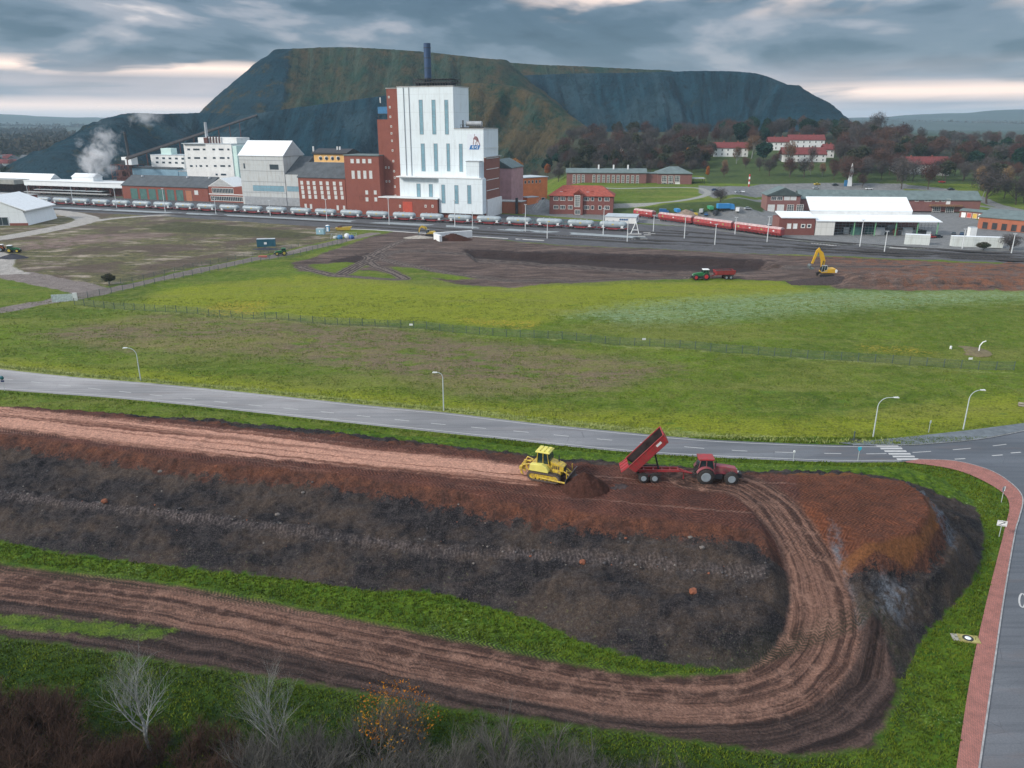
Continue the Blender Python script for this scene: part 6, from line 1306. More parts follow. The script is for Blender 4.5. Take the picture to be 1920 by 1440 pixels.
# --- excavators
def excavator(lab, loc, rz, col, boom, stick, bucket, sc=1.0, swing=0.0, cabc=None):
    t = thing('excavator', lab, 'excavator', loc, rz); fit(t, sc); g_ = 1 if math.cos(rz) < 0 else -1; cy0, cy1 = (-1.28, -.35) if g_ < 0 else (.35, 1.28)
    for y in (-1.15, 1.15): crawler(t, -2.1, 2.1, y, .6, .95, DARK)
    mb = MB(); mb.box(-.9, .9, -.9, .9, .5, .95); mb.cyl((0, 0, .95), .75, .2, 20); mb.build('undercarriage', DARK, t)
    M = Matrix.Rotation(swing, 4, 'Z')
    MB().prism([(-2.5, 1.16), (1.3, 1.16), (1.3, 1.5), (-.1, 2.2), (-2.2, 2.3), (-2.6, 1.8)], -1.3, 1.3, 'y', M).build('body', col, t, .05)
    MB().prism([(-2.62, 1.2), (-2.1, 1.2), (-2.0, 2.1), (-2.5, 2.1), (-2.78, 1.8)], -1.32, 1.32, 'y', M).build('counterweight', WHT if cabc is None else cabc, t, .05)
    cb = MB().prism([(.1, 1.5), (1.55, 1.5), (1.6, 2.3), (1.3, 3.05), (.15, 3.05)], cy0, cy1, 'y', M).build('cab', CABG, t, .04)
    mb = MB(); [mb.tube([M @ Vector(a_), M @ Vector(b__)], .06, 6) for a_, b__ in (((.12, 1.29 * g_, 1.5), (.12, 1.29 * g_, 3.05)), ((1.57, 1.29 * g_, 1.5), (1.32, 1.29 * g_, 3.05)), ((.8, 1.29 * g_, 1.5), (.75, 1.29 * g_, 3.05)), ((.1, 1.29 * g_, 1.5), (1.55, 1.29 * g_, 1.5)))]; mb.box(.05, 1.42, cy0 - .05, cy1 + .05, 3.05, 3.13, M); mb.build('cab_frame', GRYM, cb)
    def beam(name, pts, w, hs, m):
        mb = MB(); vs = []
        for i, (x, z) in enumerate(pts):
            d = Vector((pts[min(i + 1, len(pts) - 1)][0] - pts[max(i - 1, 0)][0], pts[min(i + 1, len(pts) - 1)][1] - pts[max(i - 1, 0)][1])).normalized(); nx, nz = -d.y, d.x
            for s1, y in ((-1, -w), (-1, w), (1, w), (1, -w)): vs.append(M @ Vector((x + nx * hs[i] * s1, y, z + nz * hs[i] * s1)))
        mb.add(vs, [(i * 4 + k, i * 4 + (k + 1) % 4, i * 4 + 4 + (k + 1) % 4, i * 4 + 4 + k) for i in range(len(pts) - 1) for k in range(4)] + [(0, 1, 2, 3), tuple(len(vs) - 4 + k for k in range(4))]); return mb.build(name, m, t)
    beam('boom', boom, .24, [.32, .56, .50, .30][:len(boom)], col); beam('stick', stick, .19, [.28, .34, .22][:len(stick)], col)
    mb = MB(); mb.tube([M @ Vector((1.4, .5, 1.7)), M @ Vector((boom[1][0], .42, boom[1][1]))], .1, 8); mb.tube([M @ Vector((1.4, -.3, 1.7)), M @ Vector((boom[1][0], -.35, boom[1][1]))], .1, 8)
    mb.tube([M @ Vector((boom[1][0], 0, boom[1][1] + .5)), M @ Vector((stick[0][0], 0, stick[0][1] + .3))], .09, 8); mb.build('hydraulic_ram', DARK, t)
    bx, bz = bucket; MB().prism([(bx + .1, bz + .35), (bx + .5, bz), (bx + .45, bz - .7), (bx - .1, bz - 1.05), (bx - .75, bz - .85), (bx - .85, bz - .6), (bx - .2, bz - .7), (bx + .15, bz - .5), (bx + .2, bz - .05)], -.95, .95, 'y', M).build('bucket', mat('bucket_steel', (.14, .16, .16), .5, .2, 2, metal=.3), t)
    return t
q = PT(1546, 521); EXC = excavator('large yellow and white crawler excavator with its boom raised at the edge of the cut', q + Vector((0, 0, .3)), math.pi, mat('exc_yellow', (.62, .36, .03), .45, .1, 1), [(.9, 1.9), (1.0, 4.3), (1.7, 6.2), (2.5, 7.1)], [(2.2, 7.5), (2.8, 6.9), (3.8, 3.5)], (4.2, 3.0), 1.25)
q = PT(806, 443); excavator('small yellow excavator digging pale rubble beside the white wall blocks', q, math.pi, YP, [(.8, 1.9), (1.9, 3.8), (3.6, 4.4)], [(3.5, 4.6), (4.6, 3.4), (4.9, 1.8)], (4.9, 1.6), 1.0, 0, YP)
q = P(1550, 531); soil('soil_pile', 'dark earth bank under the large excavator', (q.x + 4, q.y + 2, -.1), 16, 6, 2.2, SOIL2, 12)
q = PT(850, 450); soil('soil_pile', 'dark red earth heap leaning on the white wall blocks', (q.x, q.y, q.z - .1), 9, 5, 3.2, SOIL, 14)
q = PT(786, 446); soil('rubble_pile', 'pale rubble heap in front of the small yellow excavator', (q.x, q.y, q.z - .1), 8, 4, 1.3, mat('rubble', (.33, .30, .26), .95, .3, 1.2), 15, 'rubble pile')
q = PT(500, 468); soil('soil_pile', 'flat black heap of fill in front of the dark container', (q.x, q.y, q.z), 7, 3, 1.0, mat('black_fill', (.035, .035, .045), .9, .3, 1), 16)
q = PT(25, 484); soil('soil_pile', 'dark gravel heap at the left edge next to the tractors', (q.x, q.y, q.z), 6, 3, 1.8, MATS['black_fill'], 17)
q = PT(1286, 404); soil('soil_pile', 'brown sand heap behind the red hopper wagons', (q.x, q.y, q.z), 8, 6, 3.4, mat('sand', (.24, .18, .14), .95, .3, 1), 18)
# white concrete wall blocks
q = PT(818, 449); t = thing('wall_block', 'white L shaped concrete wall blocks around the dark earth heap', 'wall', q, R(25)); MB().box(-1, 17, -.6, .6, 0, 3).build('long_wall', WHT, t); MB().box(-1, .2, -7, -.61, 0, 2.6).build('short_wall', WHT, t)
# ================================================================ SMALL THINGS
# street lamps
LMP = mat('lamp_pole', (.45, .50, .50), .45, .1, 1); LHD = mat('lamp_head', (.70, .72, .72), .4, .05, 1)
def street_lamp(lab, px, pyb, pyt, arm, h=None):
    q = P(px, pyb); H_ = h or 8.0
    H_ = max(5.5, PY(px, pyt, q.y).z); t = thing('street_lamp', lab, 'street lamp', q, 0, 'street lamps along the road')
    r = min(abs(arm), 1.6); s_ = 1 if arm > 0 else -1; pts = [(0, 0, 0), (0, 0, H_ - r)] + [(s_ * r * (1 - math.cos(a)), 0, H_ - r + r * math.sin(a) * .97) for a in np.linspace(.25, math.pi / 2, 6)] + [(arm, 0, H_ - .03)]
    MB().tube(pts, [.12] + [.085] * 1 + [.06] * (len(pts) - 2), 8).build('pole', LMP, t)
    MB().prism([(arm - .05 * s_, -.06), (arm + .8 * s_, -.12), (arm + .85 * s_, .0), (arm + .7 * s_, .1), (arm - .05 * s_, .06)], -.15, .15, 'y', Matrix.Translation((0, 0, H_ - .02))).build('lamp_head', LHD, t, .02)
street_lamp('leftmost street lamp, curved arm pointing left, far side of the road', 264, 714, 652, -1.7)
street_lamp('street lamp in the middle of the long road side, between meadow and asphalt', 832, 770, 698, -1.0)
street_lamp('street lamp with a long curved arm just left of the zebra crossing', 1637, 819, 745, 2.4)
street_lamp('rightmost street lamp on the bend, right of the zebra crossing', 1806, 805, 731, 1.6)
# fences
FPO = mat('fence_post', (.075, .105, .10), .6, .2, 2); 
def wire_mat():
    b = NB('fence_mesh', .6, .3); b.col((.10, .14, .13)); v = b.O(); tr = b.n('ShaderNodeBsdfTransparent'); mx = b.n('ShaderNodeMixShader'); out = b.t.nodes['Material Output']
    mx.inputs[0].default_value = .22; b.t.links.new(tr.outputs[0], mx.inputs[1]); b.t.links.new(b.b.outputs[0], mx.inputs[2]); b.t.links.new(mx.outputs[0], out.inputs[0]); return b.m
FM = wire_mat()
def fence(lab, px, n, h, terr=True):
    pts = [PT(x, y) for x, y in px]; pts = spline(pts, 4); L_ = [0.]
    for a, q in zip(pts[:-1], pts[1:]): L_.append(L_[-1] + (q - a).length)
    o0 = pts[0].copy(); t = thing('wire_fence', lab, 'fence', o0)
    def at(d):
        i = max(0, min(len(pts) - 2, int(np.searchsorted(L_, d)) - 1)); return pts[i].lerp(pts[i + 1], (d - L_[i]) / (L_[i + 1] - L_[i]))
    ps = [at(L_[-1] * k / (n - 1)) for k in range(n)]
    for q in ps: q.z = gz(q.x, q.y) - .05
    base = MB().tube([(0, 0, 0), (0, 0, h)], .08, 5).build('post', FPO, t); ps_ = [q - o0 for q in ps]; base.location = ps_[0]
    for q in ps_[1:]: c_ = base.copy(); COL.objects.link(c_); c_.parent = t; c_.location = q
    mb = MB()
    for a, q in zip(ps_[:-1], ps_[1:]):
        U_ = Vector((0, 0, h - .1)); mb.add([a + Vector((0, 0, .1)), q + Vector((0, 0, .1)), q + U_, a + U_], [(0, 1, 2, 3)])
    mb.build('wire_mesh', FM, t); mb = MB()
    for z in (.15, h * .55, h - .1): mb.tube([q + Vector((0, 0, z)) for q in ps_], .016, 3)
    mb.build('wire', FPO, t); return t
fence('long dark wire fence crossing the meadow from the path to the right edge', [(140, 572), (500, 599), (800, 619), (1000, 634), (1250, 652), (1600, 678), (1900, 696)], 70, 2.0)
fence('wire fence with dark posts along the near side of the brown path', [(142, 565), (300, 530), (450, 500), (560, 480), (650, 455)], 34, 2.1)
fence('wire fence on the far side of the brown path by the rough field', [(205, 538), (330, 510), (440, 487), (560, 463)], 22, 1.8)
# fence info plates
for x, y, lb in ((771, 612, 'small white plate on the meadow fence near the left'), (1207, 640, 'small white plate on the meadow fence in the middle'), (1818, 677, 'small white plate on the meadow fence near the right edge')):
    q = PT(x, y + 6); tag(MB().box(-.42, .42, -.03, .03, .9, 1.35).build('fence_plate', WHT), lb, 'sign').location = q
# sliding gate at the meadow corner
q = PT(116, 566); t = thing('site_gate', 'white mesh site gate at the corner where the paths meet', 'gate', q, R(16)); MB().box(-2.5, 3.0, -.06, .06, 0, 2.2).build('gate_panel', mat('gate_white', (.50, .56, .56), .6, .3, 2), t); MB().box(3.1, 4.2, -.2, .2, 0, 2.4).build('gate_post', WHT, t)
# signs
def sign(name, lab, px, py, h, build, rz=0.0, z=None):
    q = PT(px, py); t = thing(name, lab, 'sign', q, rz); MB().tube([(0, 0, 0), (0, 0, h)], .045, 6).build('post', LMP, t); build(t, h); return t
def s1(t, h):
    p_ = MB().box(-.55, .55, -.08, -.05, h - .75, h).build('sign_board', WHT, t); MB().box(-.47, .47, -.092, -.082, h - .68, h - .64).build('frame_line', DARK, p_)
    MB().box(-.47, .47, -.092, -.082, h - .11, h - .07).build('frame_line', DARK, p_)
    MB().prism([(-.30, h - .55), (-.24, h - .60), (.20, h - .28), (.26, h - .36), (.34, h - .16), (.10, h - .18), (.15, h - .23)], -.094, -.082, 'y').build('arrow', DARK, p_)
sign('road_sign', 'white rectangular road sign with a black diagonal arrow beside the brick path', 1873, 1007, 2.3, s1, R(-20))
def s2(t, h):
    MB().prism([(-.35, h - .7), (.35, h - .7), (.35, h), (-.35, h)], .05, .08, 'y').build('sign_board', GRYM, t); MB().prism([(.02, h - .6), (.12, h - .6), (.20, h + .02), (.10, h + .02)], -.09, -.05, 'y').build('sign_edge', WHT, t)
sign('road_sign', 'dark backed road sign at the path corner near the junction', 1877, 943, 2.4, s2, R(35))
sign('road_sign', 'small light blue road sign at the near road edge left of the crossing', 1608, 866, 2.5, lambda t, h: MB().prism([(-.3, h - .35), (0, h - .75), (.3, h - .35), (.25, h), (-.25, h)], -.08, -.05, 'y').build('sign_board', mat('sign_blue', (.05, .45, .62), .4, .05, 1), t))
sign('road_sign', 'thin leaning post with small plate on the verge between the two right lamps', 1741, 811, 2.2, lambda t, h: MB().box(-.12, .12, -.06, -.03, h - .5, h).build('sign_board', LMP, t))
sign('road_sign', 'dark round road sign with a plate below at the left edge of the photo', 9, 733, 3.0, lambda t, h: (MB().lathe([(.001, -.08), (.42, -.08), (.42, -.05)], (0, 0, h - .3), 'y', 18).build('sign_board', mat('sign_teal', (.01, .10, .13), .5, .05, 1), t), MB().box(-.35, .35, -.08, -.05, h - 1.15, h - .8).build('sign_plate', mat('sign_navy', (.02, .03, .10), .5, .05, 1), t)))
sign('signal_post', 'thin black post with a white cap by the near road edge beside the tractor', 1487, 866, 1.6, lambda t, h: MB().box(-.12, .12, -.12, .12, h, h + .25).build('cap', WHT, t))
# drain shaft on the verge
q = PT(1811, 1200); t = thing('drain_cover', 'concrete drain slab with a round white lid in the grass beside the brick path', 'drain cover', q + Vector((0, 0, .02)), R(-12))
MB().box(-1.35, -.75, -.55, .55, 0, .12).build('grate', mat('slab_grey', (.30, .29, .25), .9, .2, 2), t); MB().box(-.749, 1.2, -.6, .6, 0, .14).build('slab', mat('slab_yellow', (.33, .29, .11), .9, .25, 2), t)
MB().lathe([(.001, .17), (.50, .17), (.52, .14)], (.15, 0, 0), 'z', 24).build('ring', DARK, t); MB().lathe([(.001, .19), (.28, .19), (.30, .171)], (.15, 0, 0), 'z', 20).build('lid', WHT, t)
q = PT(1608, 832); t = thing('manhole_shaft', 'open dark hole with a small post at the meadow edge left of the crossing lamp', 'shaft', q + Vector((.2, 1.0, 0))); MB().lathe([(1.0, 0), (1.0, .08), (.7, .10)], (0, 0, 0), 'z', 16).build('rim', DARK, t); MB().box(-.5, -.35, 0, .15, 0, 1.7).build('post', FPO, t)
q = PT(1835, 660); t = thing('well_head', 'white pipe well head on a bare oval patch in the right meadow', 'well head', q); MB().tube([(0, 0, 0), (0, 0, 1.4), (.5, 0, 2.2), (1.2, 0, 2.5)], .12, 8).build('pipe', WHT, t); MB().tube([(-6, 1, 0), (-6, 1, 1.0)], .25, 8).build('stub', WHT, t)
MB().lathe([(4.5, 0), (4.2, .15), (.01, .22)], (-2, 0, 0), 'z', 24).build('bare_patch', mat('bare_soil', (.16, .13, .07), .95, .3, 1), t)
q = PT(1909, 764); t = thing('log_pile', 'short stack of grey logs at the right meadow edge', 'logs', q, R(-25)); [MB().tube([(0, y, z), (5, y * 1.3, z)], .17, 8).build('log', mat('log_grey', (.27, .24, .2), .9, .3, 1), t) for y, z in ((0, .17), (.4, .17), (.8, .17), (.2, .48), (.6, .48))]
# containers, cabins
def container(lab, px, py, L_, rz, m, h=2.6, w_=2.4, name='container', cat='container'):
    q = PT(px, py); t = thing(name, lab, cat, q, rz); mb = MB().box(0, L_, 0, w_, .1, h); [mb.box(k * .5 + .1, k * .5 + .3, -.04, -.002, .2, h - .1) for k in range(int(L_ * 2))]; mb.build('body', m, t); mb = MB().box(-.02, L_ + .02, -.06, w_ + .02, h + .001, h + .12); mb.build('roof', RGL, t)
    mb = MB().box(L_ * .4, L_ * .55, -.07, -.045, 1.1, 2.0); mb.build('window', WHT, t); return t
DTEAL = mat('container_teal', (.03, .12, .17), .6, .15, .6); container('dark teal container standing on the rough field by a black heap', 482, 464, 7.4, R(9), DTEAL, 3.2)
container('pale blue cabin beside the fenced path, left of the toilet', 593, 440, 3.6, R(-8), mat('cabin_blue', (.30, .48, .55), .6, .1, 1), 2.7, name='site_cabin', cat='cabin')
q = PT(615, 434); t = thing('portable_toilet', 'blue and white portable toilet beside the pale blue cabin', 'toilet', q); MB().box(-.75, .75, -.7, .7, 0, 2.6).build('cabin', mat('toilet_blue', (.05, .30, .55), .5, .1, 1), t); MB().box(-.45, .45, -.73, -.702, .15, 2.1).build('door', WHT, t); MB().lathe([(.95, 2.6), (.9, 2.8), (.3, 3.0)], (0, 0, 0), 'z', 8).build('roof', WHT, t)
q = PT(632, 433); t = thing('dump_skip', 'yellow open skip left of the brown ground and behind the fenced store', 'skip', q, R(6)); MB().prism([(0, .2), (6, .2), (7, 1.8), (-.8, 1.4), (-.4, .6)], 0, 2.2, 'y').build('bin', YP, t); MB().box(.3, 2.2, .2, 2.0, 1.45, 2.0).build('load', RST, t)
q = PT(620, 449); t = thing('fenced_store', 'small wire enclosure with blue and white bags inside', 'enclosure', q, R(6)); 
mb = MB(); 
for k in range(6):
    for y in (0, 5): mb.tube([(k * 2.2, y, 0), (k * 2.2, y, 2)], .05, 4)
for y in (0, 5): mb.tube([(0, y, 2), (11, y, 2)], .04, 4); mb.tube([(0, y, 1), (11, y, 1)], .03, 4)
mb.build('frame', LMP, t); 
for a, b__, c__, m_c in ((4, 1, 1.8, BLUEM), (7, 2, 2.2, WHT), (2, 2, 1.2, LMP), (9, 1.5, 1.5, mat('bag_blue', (.03, .10, .35), .6, .1, 1))): MB().lathe([(1.0, 0), (1.25, c__ * .4), (1.0, c__ * .9), (.3, c__)], (a, b__, 0), 'z', 9).build('bag', m_c, t)
q = PT(87, 402); t = thing('orange_container', 'bright orange rounded waste container on the left gravel island', 'container', q); MB().prism([(-2, 0), (2, 0), (2.4, 1.8), (1.8, 2.6), (-1.8, 2.6), (-2.4, 1.6)], -1.2, 1.2, 'y').build('bin', mat('bin_orange', (.75, .10, .03), .5, .1, 1), t, .1); MB().box(-1.8, 1.8, -1, 1, 2.601, 2.75).build('lid', MATS['bin_orange'], t)
q = PT(66, 400); t = thing('scrap_heap', 'dark rusty scrap skip beside the orange container', 'skip', q); MB().prism([(-3.2, 0), (3.2, 0), (4, 2.0), (-4, 2.6)], -1.5, 1.5, 'y').build('bin', mat('scrap_dark', (.05, .04, .05), .8, .3, 1), t); MB().box(-2.5, 2, -1.2, 1.2, 1.9, 2.9).build('scrap', RST, t)
q = PT(524, 482); t = thing('mower_attachment', 'pinkish red mower deck lying in front of the small green tractor', 'mower', q + Vector((-6, -1.5, 0)), R(15)); MB().box(-1.6, 1.6, -.8, .8, .15, .7).build('deck', mat('deck_red', (.5, .12, .10), .6, .1, 1), t); MB().tube([(1.2, 0, .6), (3.0, .3, .7)], .1, 6).build('drawbar', DARK, t)
WALLC = cladding('container_white', (.62, .66, .64), (.40, .40, .36), 1.0, .6)
for px, x1, py, lb in ((1696, 1742, 459, 'short white corrugated container left of the gap at the open shed'), (1783, 1880, 462, 'long white corrugated container row in front of the parked cars on the right')):
    q = PT(px, py); q.z = 0; e_ = P(x1, py + (x1 - px) * .035, 0); L_ = (e_ - q).length; t = thing('container', lb, 'container', q, math.atan2((e_ - q).y, (e_ - q).x)); mb = MB().box(0, L_, 0, 2.6, 0, 4.2); [mb.box(k * .8 + .2, k * .8 + .5, -.05, -.002, .1, 4.1) for k in range(int(L_ / .8))]; mb.build('body', WALLC, t); MB().box(-.02, L_ + .02, -.06, 2.62, 4.201, 4.35).build('roof', RWHT, t)
# cars
def car(lab, px, py, rz, m, kind='car', sc=1.0, cat='car', q=None):
    q = q or PT(px, py); t = thing('parked_' + kind, lab, cat, q, rz); fit(t, sc)
    if kind == 'car':
        MB().prism([(-2.1, .35), (2.1, .35), (2.15, .75), (1.3, .95), (-1.75, 1.0), (-2.15, .85)], -.86, .86, 'y').build('body', m, t, .05); MB().prism([(-1.7, .98), (1.2, .93), (.45, 1.42), (-1.1, 1.45)], -.74, .74, 'y').build('windows', CABG, t, .03); MB().box(-1.0, .4, -.70, .70, 1.44, 1.49).build('roof', m, t); ws = ((-1.35, .32), (1.35, .32))
    elif kind == 'van':
        MB().prism([(-2.6, .4), (2.5, .4), (2.6, 1.1), (1.6, 1.4), (1.2, 2.2), (-2.6, 2.3)], -.98, .98, 'y').build('body', m, t, .05); MB().prism([(1.3, 1.4), (1.66, 1.4), (1.25, 2.1), (1.1, 2.1)], -.995, .995, 'y').build('windows', CABG, t); ws = ((-1.6, .36), (1.6, .36))
    else:
        MB().prism([(2.0, .6), (4.0, .6), (4.05, 2.0), (3.7, 3.0), (2.0, 3.1)], -1.2, 1.2, 'y').build('cab', m, t, .06); MB().box(4.0, 4.06, -1.0, 1.0, 1.8, 2.6).build('windscreen', CABG, t); MB().box(-4.2, 1.9, -1.25, 1.25, 1.1, 3.3).build('body', m, t); MB().box(-4.2, 2.2, -.4, .4, .6, 1.09).build('chassis', DARK, t); ws = ((-3, .5), (-1.8, .5), (3, .5))
    for x, r in ws:
        for y in (-.8, .8): MB().lathe([(.05, -.12), (r, -.12), (r, .12), (.05, .12)], (x, y * (1.3 if kind == 'truck' else 1), r), 'y', 12).build('wheel', RUB, t)
    return t
CB = {n: mat('car_' + n, c, .35, .04, 1, .5) for n, c in dict(white=(.70, .72, .73), blue=(.03, .12, .30), dark=(.03, .035, .045), silver=(.40, .43, .45), red=(.45, .03, .03), green=(.05, .30, .14), navy=(.02, .05, .12), yellow=(.60, .45, .05), skyblue=(.04, .25, .55)).items()}
car('blue van with a white front parked left of the sand heap behind the hoppers', 1245, 401, R(-4), CB['blue'], 'van', cat='van'); car('blue truck seen from behind at the foot of the grass bank', 1269, 401, R(95), CB['skyblue'], 'truck', .8, 'truck')
car('dark pickup car right behind the sand heap', 1296, 398, R(80), CB['dark']); car('small yellow loader car beside the sand heap', 1303, 406, R(95), CB['yellow'], 'van', .8, 'van')
car('white van among the blue and green trucks', 1315, 400, R(70), CB['silver'], 'van', 1.0, 'van'); car('blue car left of the tall green truck', 1323, 404, R(85), CB['blue']); car('green box truck seen from behind next to the bare bush', 1331, 397, R(92), CB['green'], 'truck', .8, 'truck')
car('long bright blue truck under the bare bush', 1360, 395, R(8), CB['skyblue'], 'truck', 1.15, 'truck'); car('dark flatbed car in front of the bright blue truck', 1342, 403, R(60), CB['dark'], 'van', 1.0, 'van')
car('white van right of the bright blue truck', 1383, 397, R(70), CB['white'], 'van', 1.0, 'van'); car('silver car with trailer near the brick workshop corner', 1402, 394, R(10), CB['silver']); car('white car beside the red hopper wagons at the small brick building', 1443, 428, R(-8), CB['white'], sc=1.25)
for x, y, rz, c, lb in ((1788, 441, 60, 'dark', 'dark car, left of the pair behind the container row'), (1803, 441, 60, 'navy', 'navy car, right of the pair behind the container row'), (1793, 449, 5, 'navy', 'dark blue car close behind the long container row'), (1745, 447, 15, 'red', 'red car at the right end of the open shed'), (1758, 446, 15, 'dark', 'black car just right of the red one at the open shed'),
        (1532, 347, 10, 'yellow', 'pale yellow car on the far car park'), (1566, 349, 5, 'dark', 'black car parked left of the white monument'), (1629, 356, -3, 'white', 'white car on the far car park right of the monument'), (1783, 357, 5, 'dark', 'dark car on the road behind the long workshop roof'), (1766, 343, 0, 'red', 'red car by the trees at the far junction'), (1530, 355, 5, 'silver', 'silver car peeping over the grey green roof'),
        (1384, 362, 10, 'silver', 'silver car on the gravel lot right of the long hall'), (1393, 361, 80, 'white', 'white car on the gravel lot right of the long hall'), (1340, 358, 0, 'navy', 'blue car half behind the bare bush by the curved drive'), (1022, 361, 0, 'dark', 'dark car in front of the orange building')):
    car(lb, x, y, R(rz), CB[c])
q = PT(1820, 448); container('upright white tank box beside the dark cars at the brick garage', 1817, 446, 3.0, R(0), WHT, 4.5)
# red and white windsock like mast pieces on the gravel lot
q = PT(1404, 350); t = thing('barrier_mast', 'red and white banded mast on the gravel lot', 'mast', q)
for k in range(5): MB().tube([(0, 0, k * 1.6), (0, 0, k * 1.6 + 1.59)], .5, 10).build('band', WHT if k % 2 else CB['red'], t)
# guard rail and stairs near the orange building
q = PT(1003, 395); t = thing('outdoor_stairs', 'light concrete stairs climbing the bank beside the orange building', 'stairs', q, R(70)); mb = MB(); [mb.box(k * .9, k * .9 + .9, -1.6, 1.6, -.5, .25 + k * .30) for k in range(16)]; mb.build('steps', CONC, t)
mb = MB(); [mb.tube([(0, y, 1.2), (14.4, y, 6.0)], .06, 5) for y in (-1.6, 1.6)]; mb.build('railing', LMP, t)
# long green railing viaduct behind the last tank wagons
a, q = P(962, 421), P(1135, 429); L_ = (q - a).length; t = thing('pipe_bridge', 'long low teal railing bridge behind the last tank wagons', 'pipe bridge', a, math.atan2((q - a).y, (q - a).x)); TE = mat('teal_steel', (.06, .15, .17), .6, .15, 1)
mb = MB(); n_ = int(L_ / 2.2); [mb.box(k * 2.2, k * 2.2 + .2, 0, .2, 0, 3.2) for k in range(n_ + 1)]; [mb.box(0, L_, -.02, .18, z, z + .22) for z in (1.5, 3.2)]; mb.build('frame', TE, t)
# buffer stop frame at the end of the tank train
q = P(1190, 440); t = thing('signal_gantry', 'white A shaped track frame at the right end of the tank wagons', 'signal', q); mb = MB(); mb.tube([(-2, 0, 0), (.4, 0, 6)], .2, 6); mb.tube([(2, 0, 0), (.4, 0, 6)], .2, 6); mb.box(-1.3, 1.5, -.15, .15, 2, 2.3); mb.build('frame', WHT, t); MB().box(-3, 3, -1, 1, 0, .5).build('base', CONC, t)
random.seed(9)
for k, (x, y) in enumerate(((1203, 444), (1214, 441), (1207, 449), (1213, 437), (1222, 439))): tag(MB().box(-1.6, 1.6, -.5, .5, 0, .35).build('concrete_slab', CONC), 'pale concrete slab lying by the end of the sidings', 'slab', 'slabs by the end of the sidings').location = P(x, y)
# stones on the slopes of the mound: individual ones that can be seen, copies of three shapes
def stone(seed, r):
    rnd = random.Random(seed); bm = bmesh.new(); bmesh.ops.create_icosphere(bm, subdivisions=2, radius=r)
    for v in bm.verts: v.co *= .75 + .45 * rnd.random(); v.co.z *= .7
    me = bpy.data.meshes.new('stone'); bm.to_mesh(me); bm.free(); return me
SM = [mat('stone_pale', (.17, .15, .135), .9, .3, 2), mat('stone_grey', (.085, .08, .082), .9, .3, 2), mat('stone_red', (.22, .08, .045), .9, .3, 2)]
sm = []
for k in range(9): me = stone(k, .5); me.materials.append(SM[k % 3]); sm.append(me)
big = [(1300, 1110, 2, 1.0, 'large reddish boulder on the lower bench of the mound'), (1092, 1055, 2, .75, 'reddish boulder on the bench below the tractor'), (300, 885, 0, .6, 'pale boulder high on the dark slope at the left'), (196, 942, 2, .8, 'orange stones at the left bench'), (405, 875, 2, .5, 'reddish stone under the pale track edge'), (520, 967, 0, .6, 'pale boulder at the foot of the upper slope'), (1294, 1008, 0, .5, 'pale stone right of the dark patch on the slope'), (1316, 1028, 0, .55, 'pale round stone near the haul road'), (568, 925, 0, .45, 'small pale stones at the middle of the slope')]
for x, y, c, s_, lb in big:
    q = PT(x, y); o = bpy.data.objects.new('boulder', sm[c]); COL.objects.link(o); o.location = q; o.scale = (s_, s_, s_); tag(o, lb, 'boulder')
rnd = random.Random(4); cnt = 0
while cnt < 230:
    x, y = rnd.uniform(0, 1440), rnd.uniform(860, 1230); 
    t_ = rnd.random(); yb = np.interp(x, [0, 400, 800, 1200, 1420], [925, 975, 1025, 1070, 1095]); ye = np.interp(x, [0, 300, 640, 960, 1250, 1420], [845, 880, 905, 950, 985, 1010])
    y = yb - abs(rnd.gauss(0, 9)) - 2 if rnd.random() < .6 else rnd.uniform(ye, yb + 40)
    q = PT(x, y); o = bpy.data.objects.new('stone', sm[rnd.choice([0, 1, 1, 3, 4, 4, 5, 6, 7])]); COL.objects.link(o); s_ = .10 + .26 * rnd.random() ** 2.6; o.scale = (s_, s_, s_); o.rotation_euler = (0, 0, rnd.random() * 6); o.location = q
    tag(o, 'small loose stone on the dark front slope of the mound', 'stone', 'loose stones on the mound slope'); cnt += 1
# ================================================================ TREES
def tri_mesh(name, V, F=None, mt=None):
    V = np.asarray(V, np.float32).reshape(-1, 3); n = len(V) // 3; me = bpy.data.meshes.new(name); me.vertices.add(len(V)); me.vertices.foreach_set('co', V.ravel())
    me.loops.add(len(V)); me.loops.foreach_set('vertex_index', np.arange(len(V), dtype=np.int32)); me.polygons.add(n); me.polygons.foreach_set('loop_start', np.arange(0, n * 3, 3, dtype=np.int32))
    me.update(calc_edges=True)
    if mt: me.materials.append(mt)
    return me
def foliage(name, c1, c2, c3=None):
    b = NB(name, .9, .1); v = b.P(); n1 = b.noise(.35, 3, v); r = b.n('ShaderNodeObjectInfo').outputs['Random']; c = b.mix(b.mr(n1, .35, .65), c1, c2)
    if c3: c = b.mix(b.mr(b.noise(1.1, 2, v), .55, .7), c, c3)
    hs = b.n('ShaderNodeHueSaturation'); b.set(hs.inputs['Value'], b.mr(r, 0, 1, .7, 1.3)); b.set(hs.inputs['Hue'], b.mr(r, 0, 1, .485, .515)); b.set(hs.inputs['Color'], c); b.col(hs.outputs[0]); return b.m
BARK = mat('bark', (.075, .055, .045), .9, .3, 1); BARKP = mat('bark_pale', (.22, .23, .22), .9, .3, 2.0, dirt=(.10, .10, .085))
F_RUST = foliage('twigs_rust', (.105, .050, .040), (.060, .036, .036), (.13, .065, .042)); F_GREY = foliage('twigs_grey', (.090, .075, .070), (.050, .043, .048), (.12, .10, .09)); F_OLIV = foliage('leaves_olive', (.040, .055, .035), (.065, .055, .035)); F_DARK = foliage('leaves_dark', (.012, .035, .030), (.020, .050, .028)); F_ORNG = foliage('leaves_orange', (.42, .15, .035), (.30, .10, .03), (.45, .22, .05)); F_BIRCH = foliage('twigs_birch', (.24, .15, .08), (.15, .09, .06))
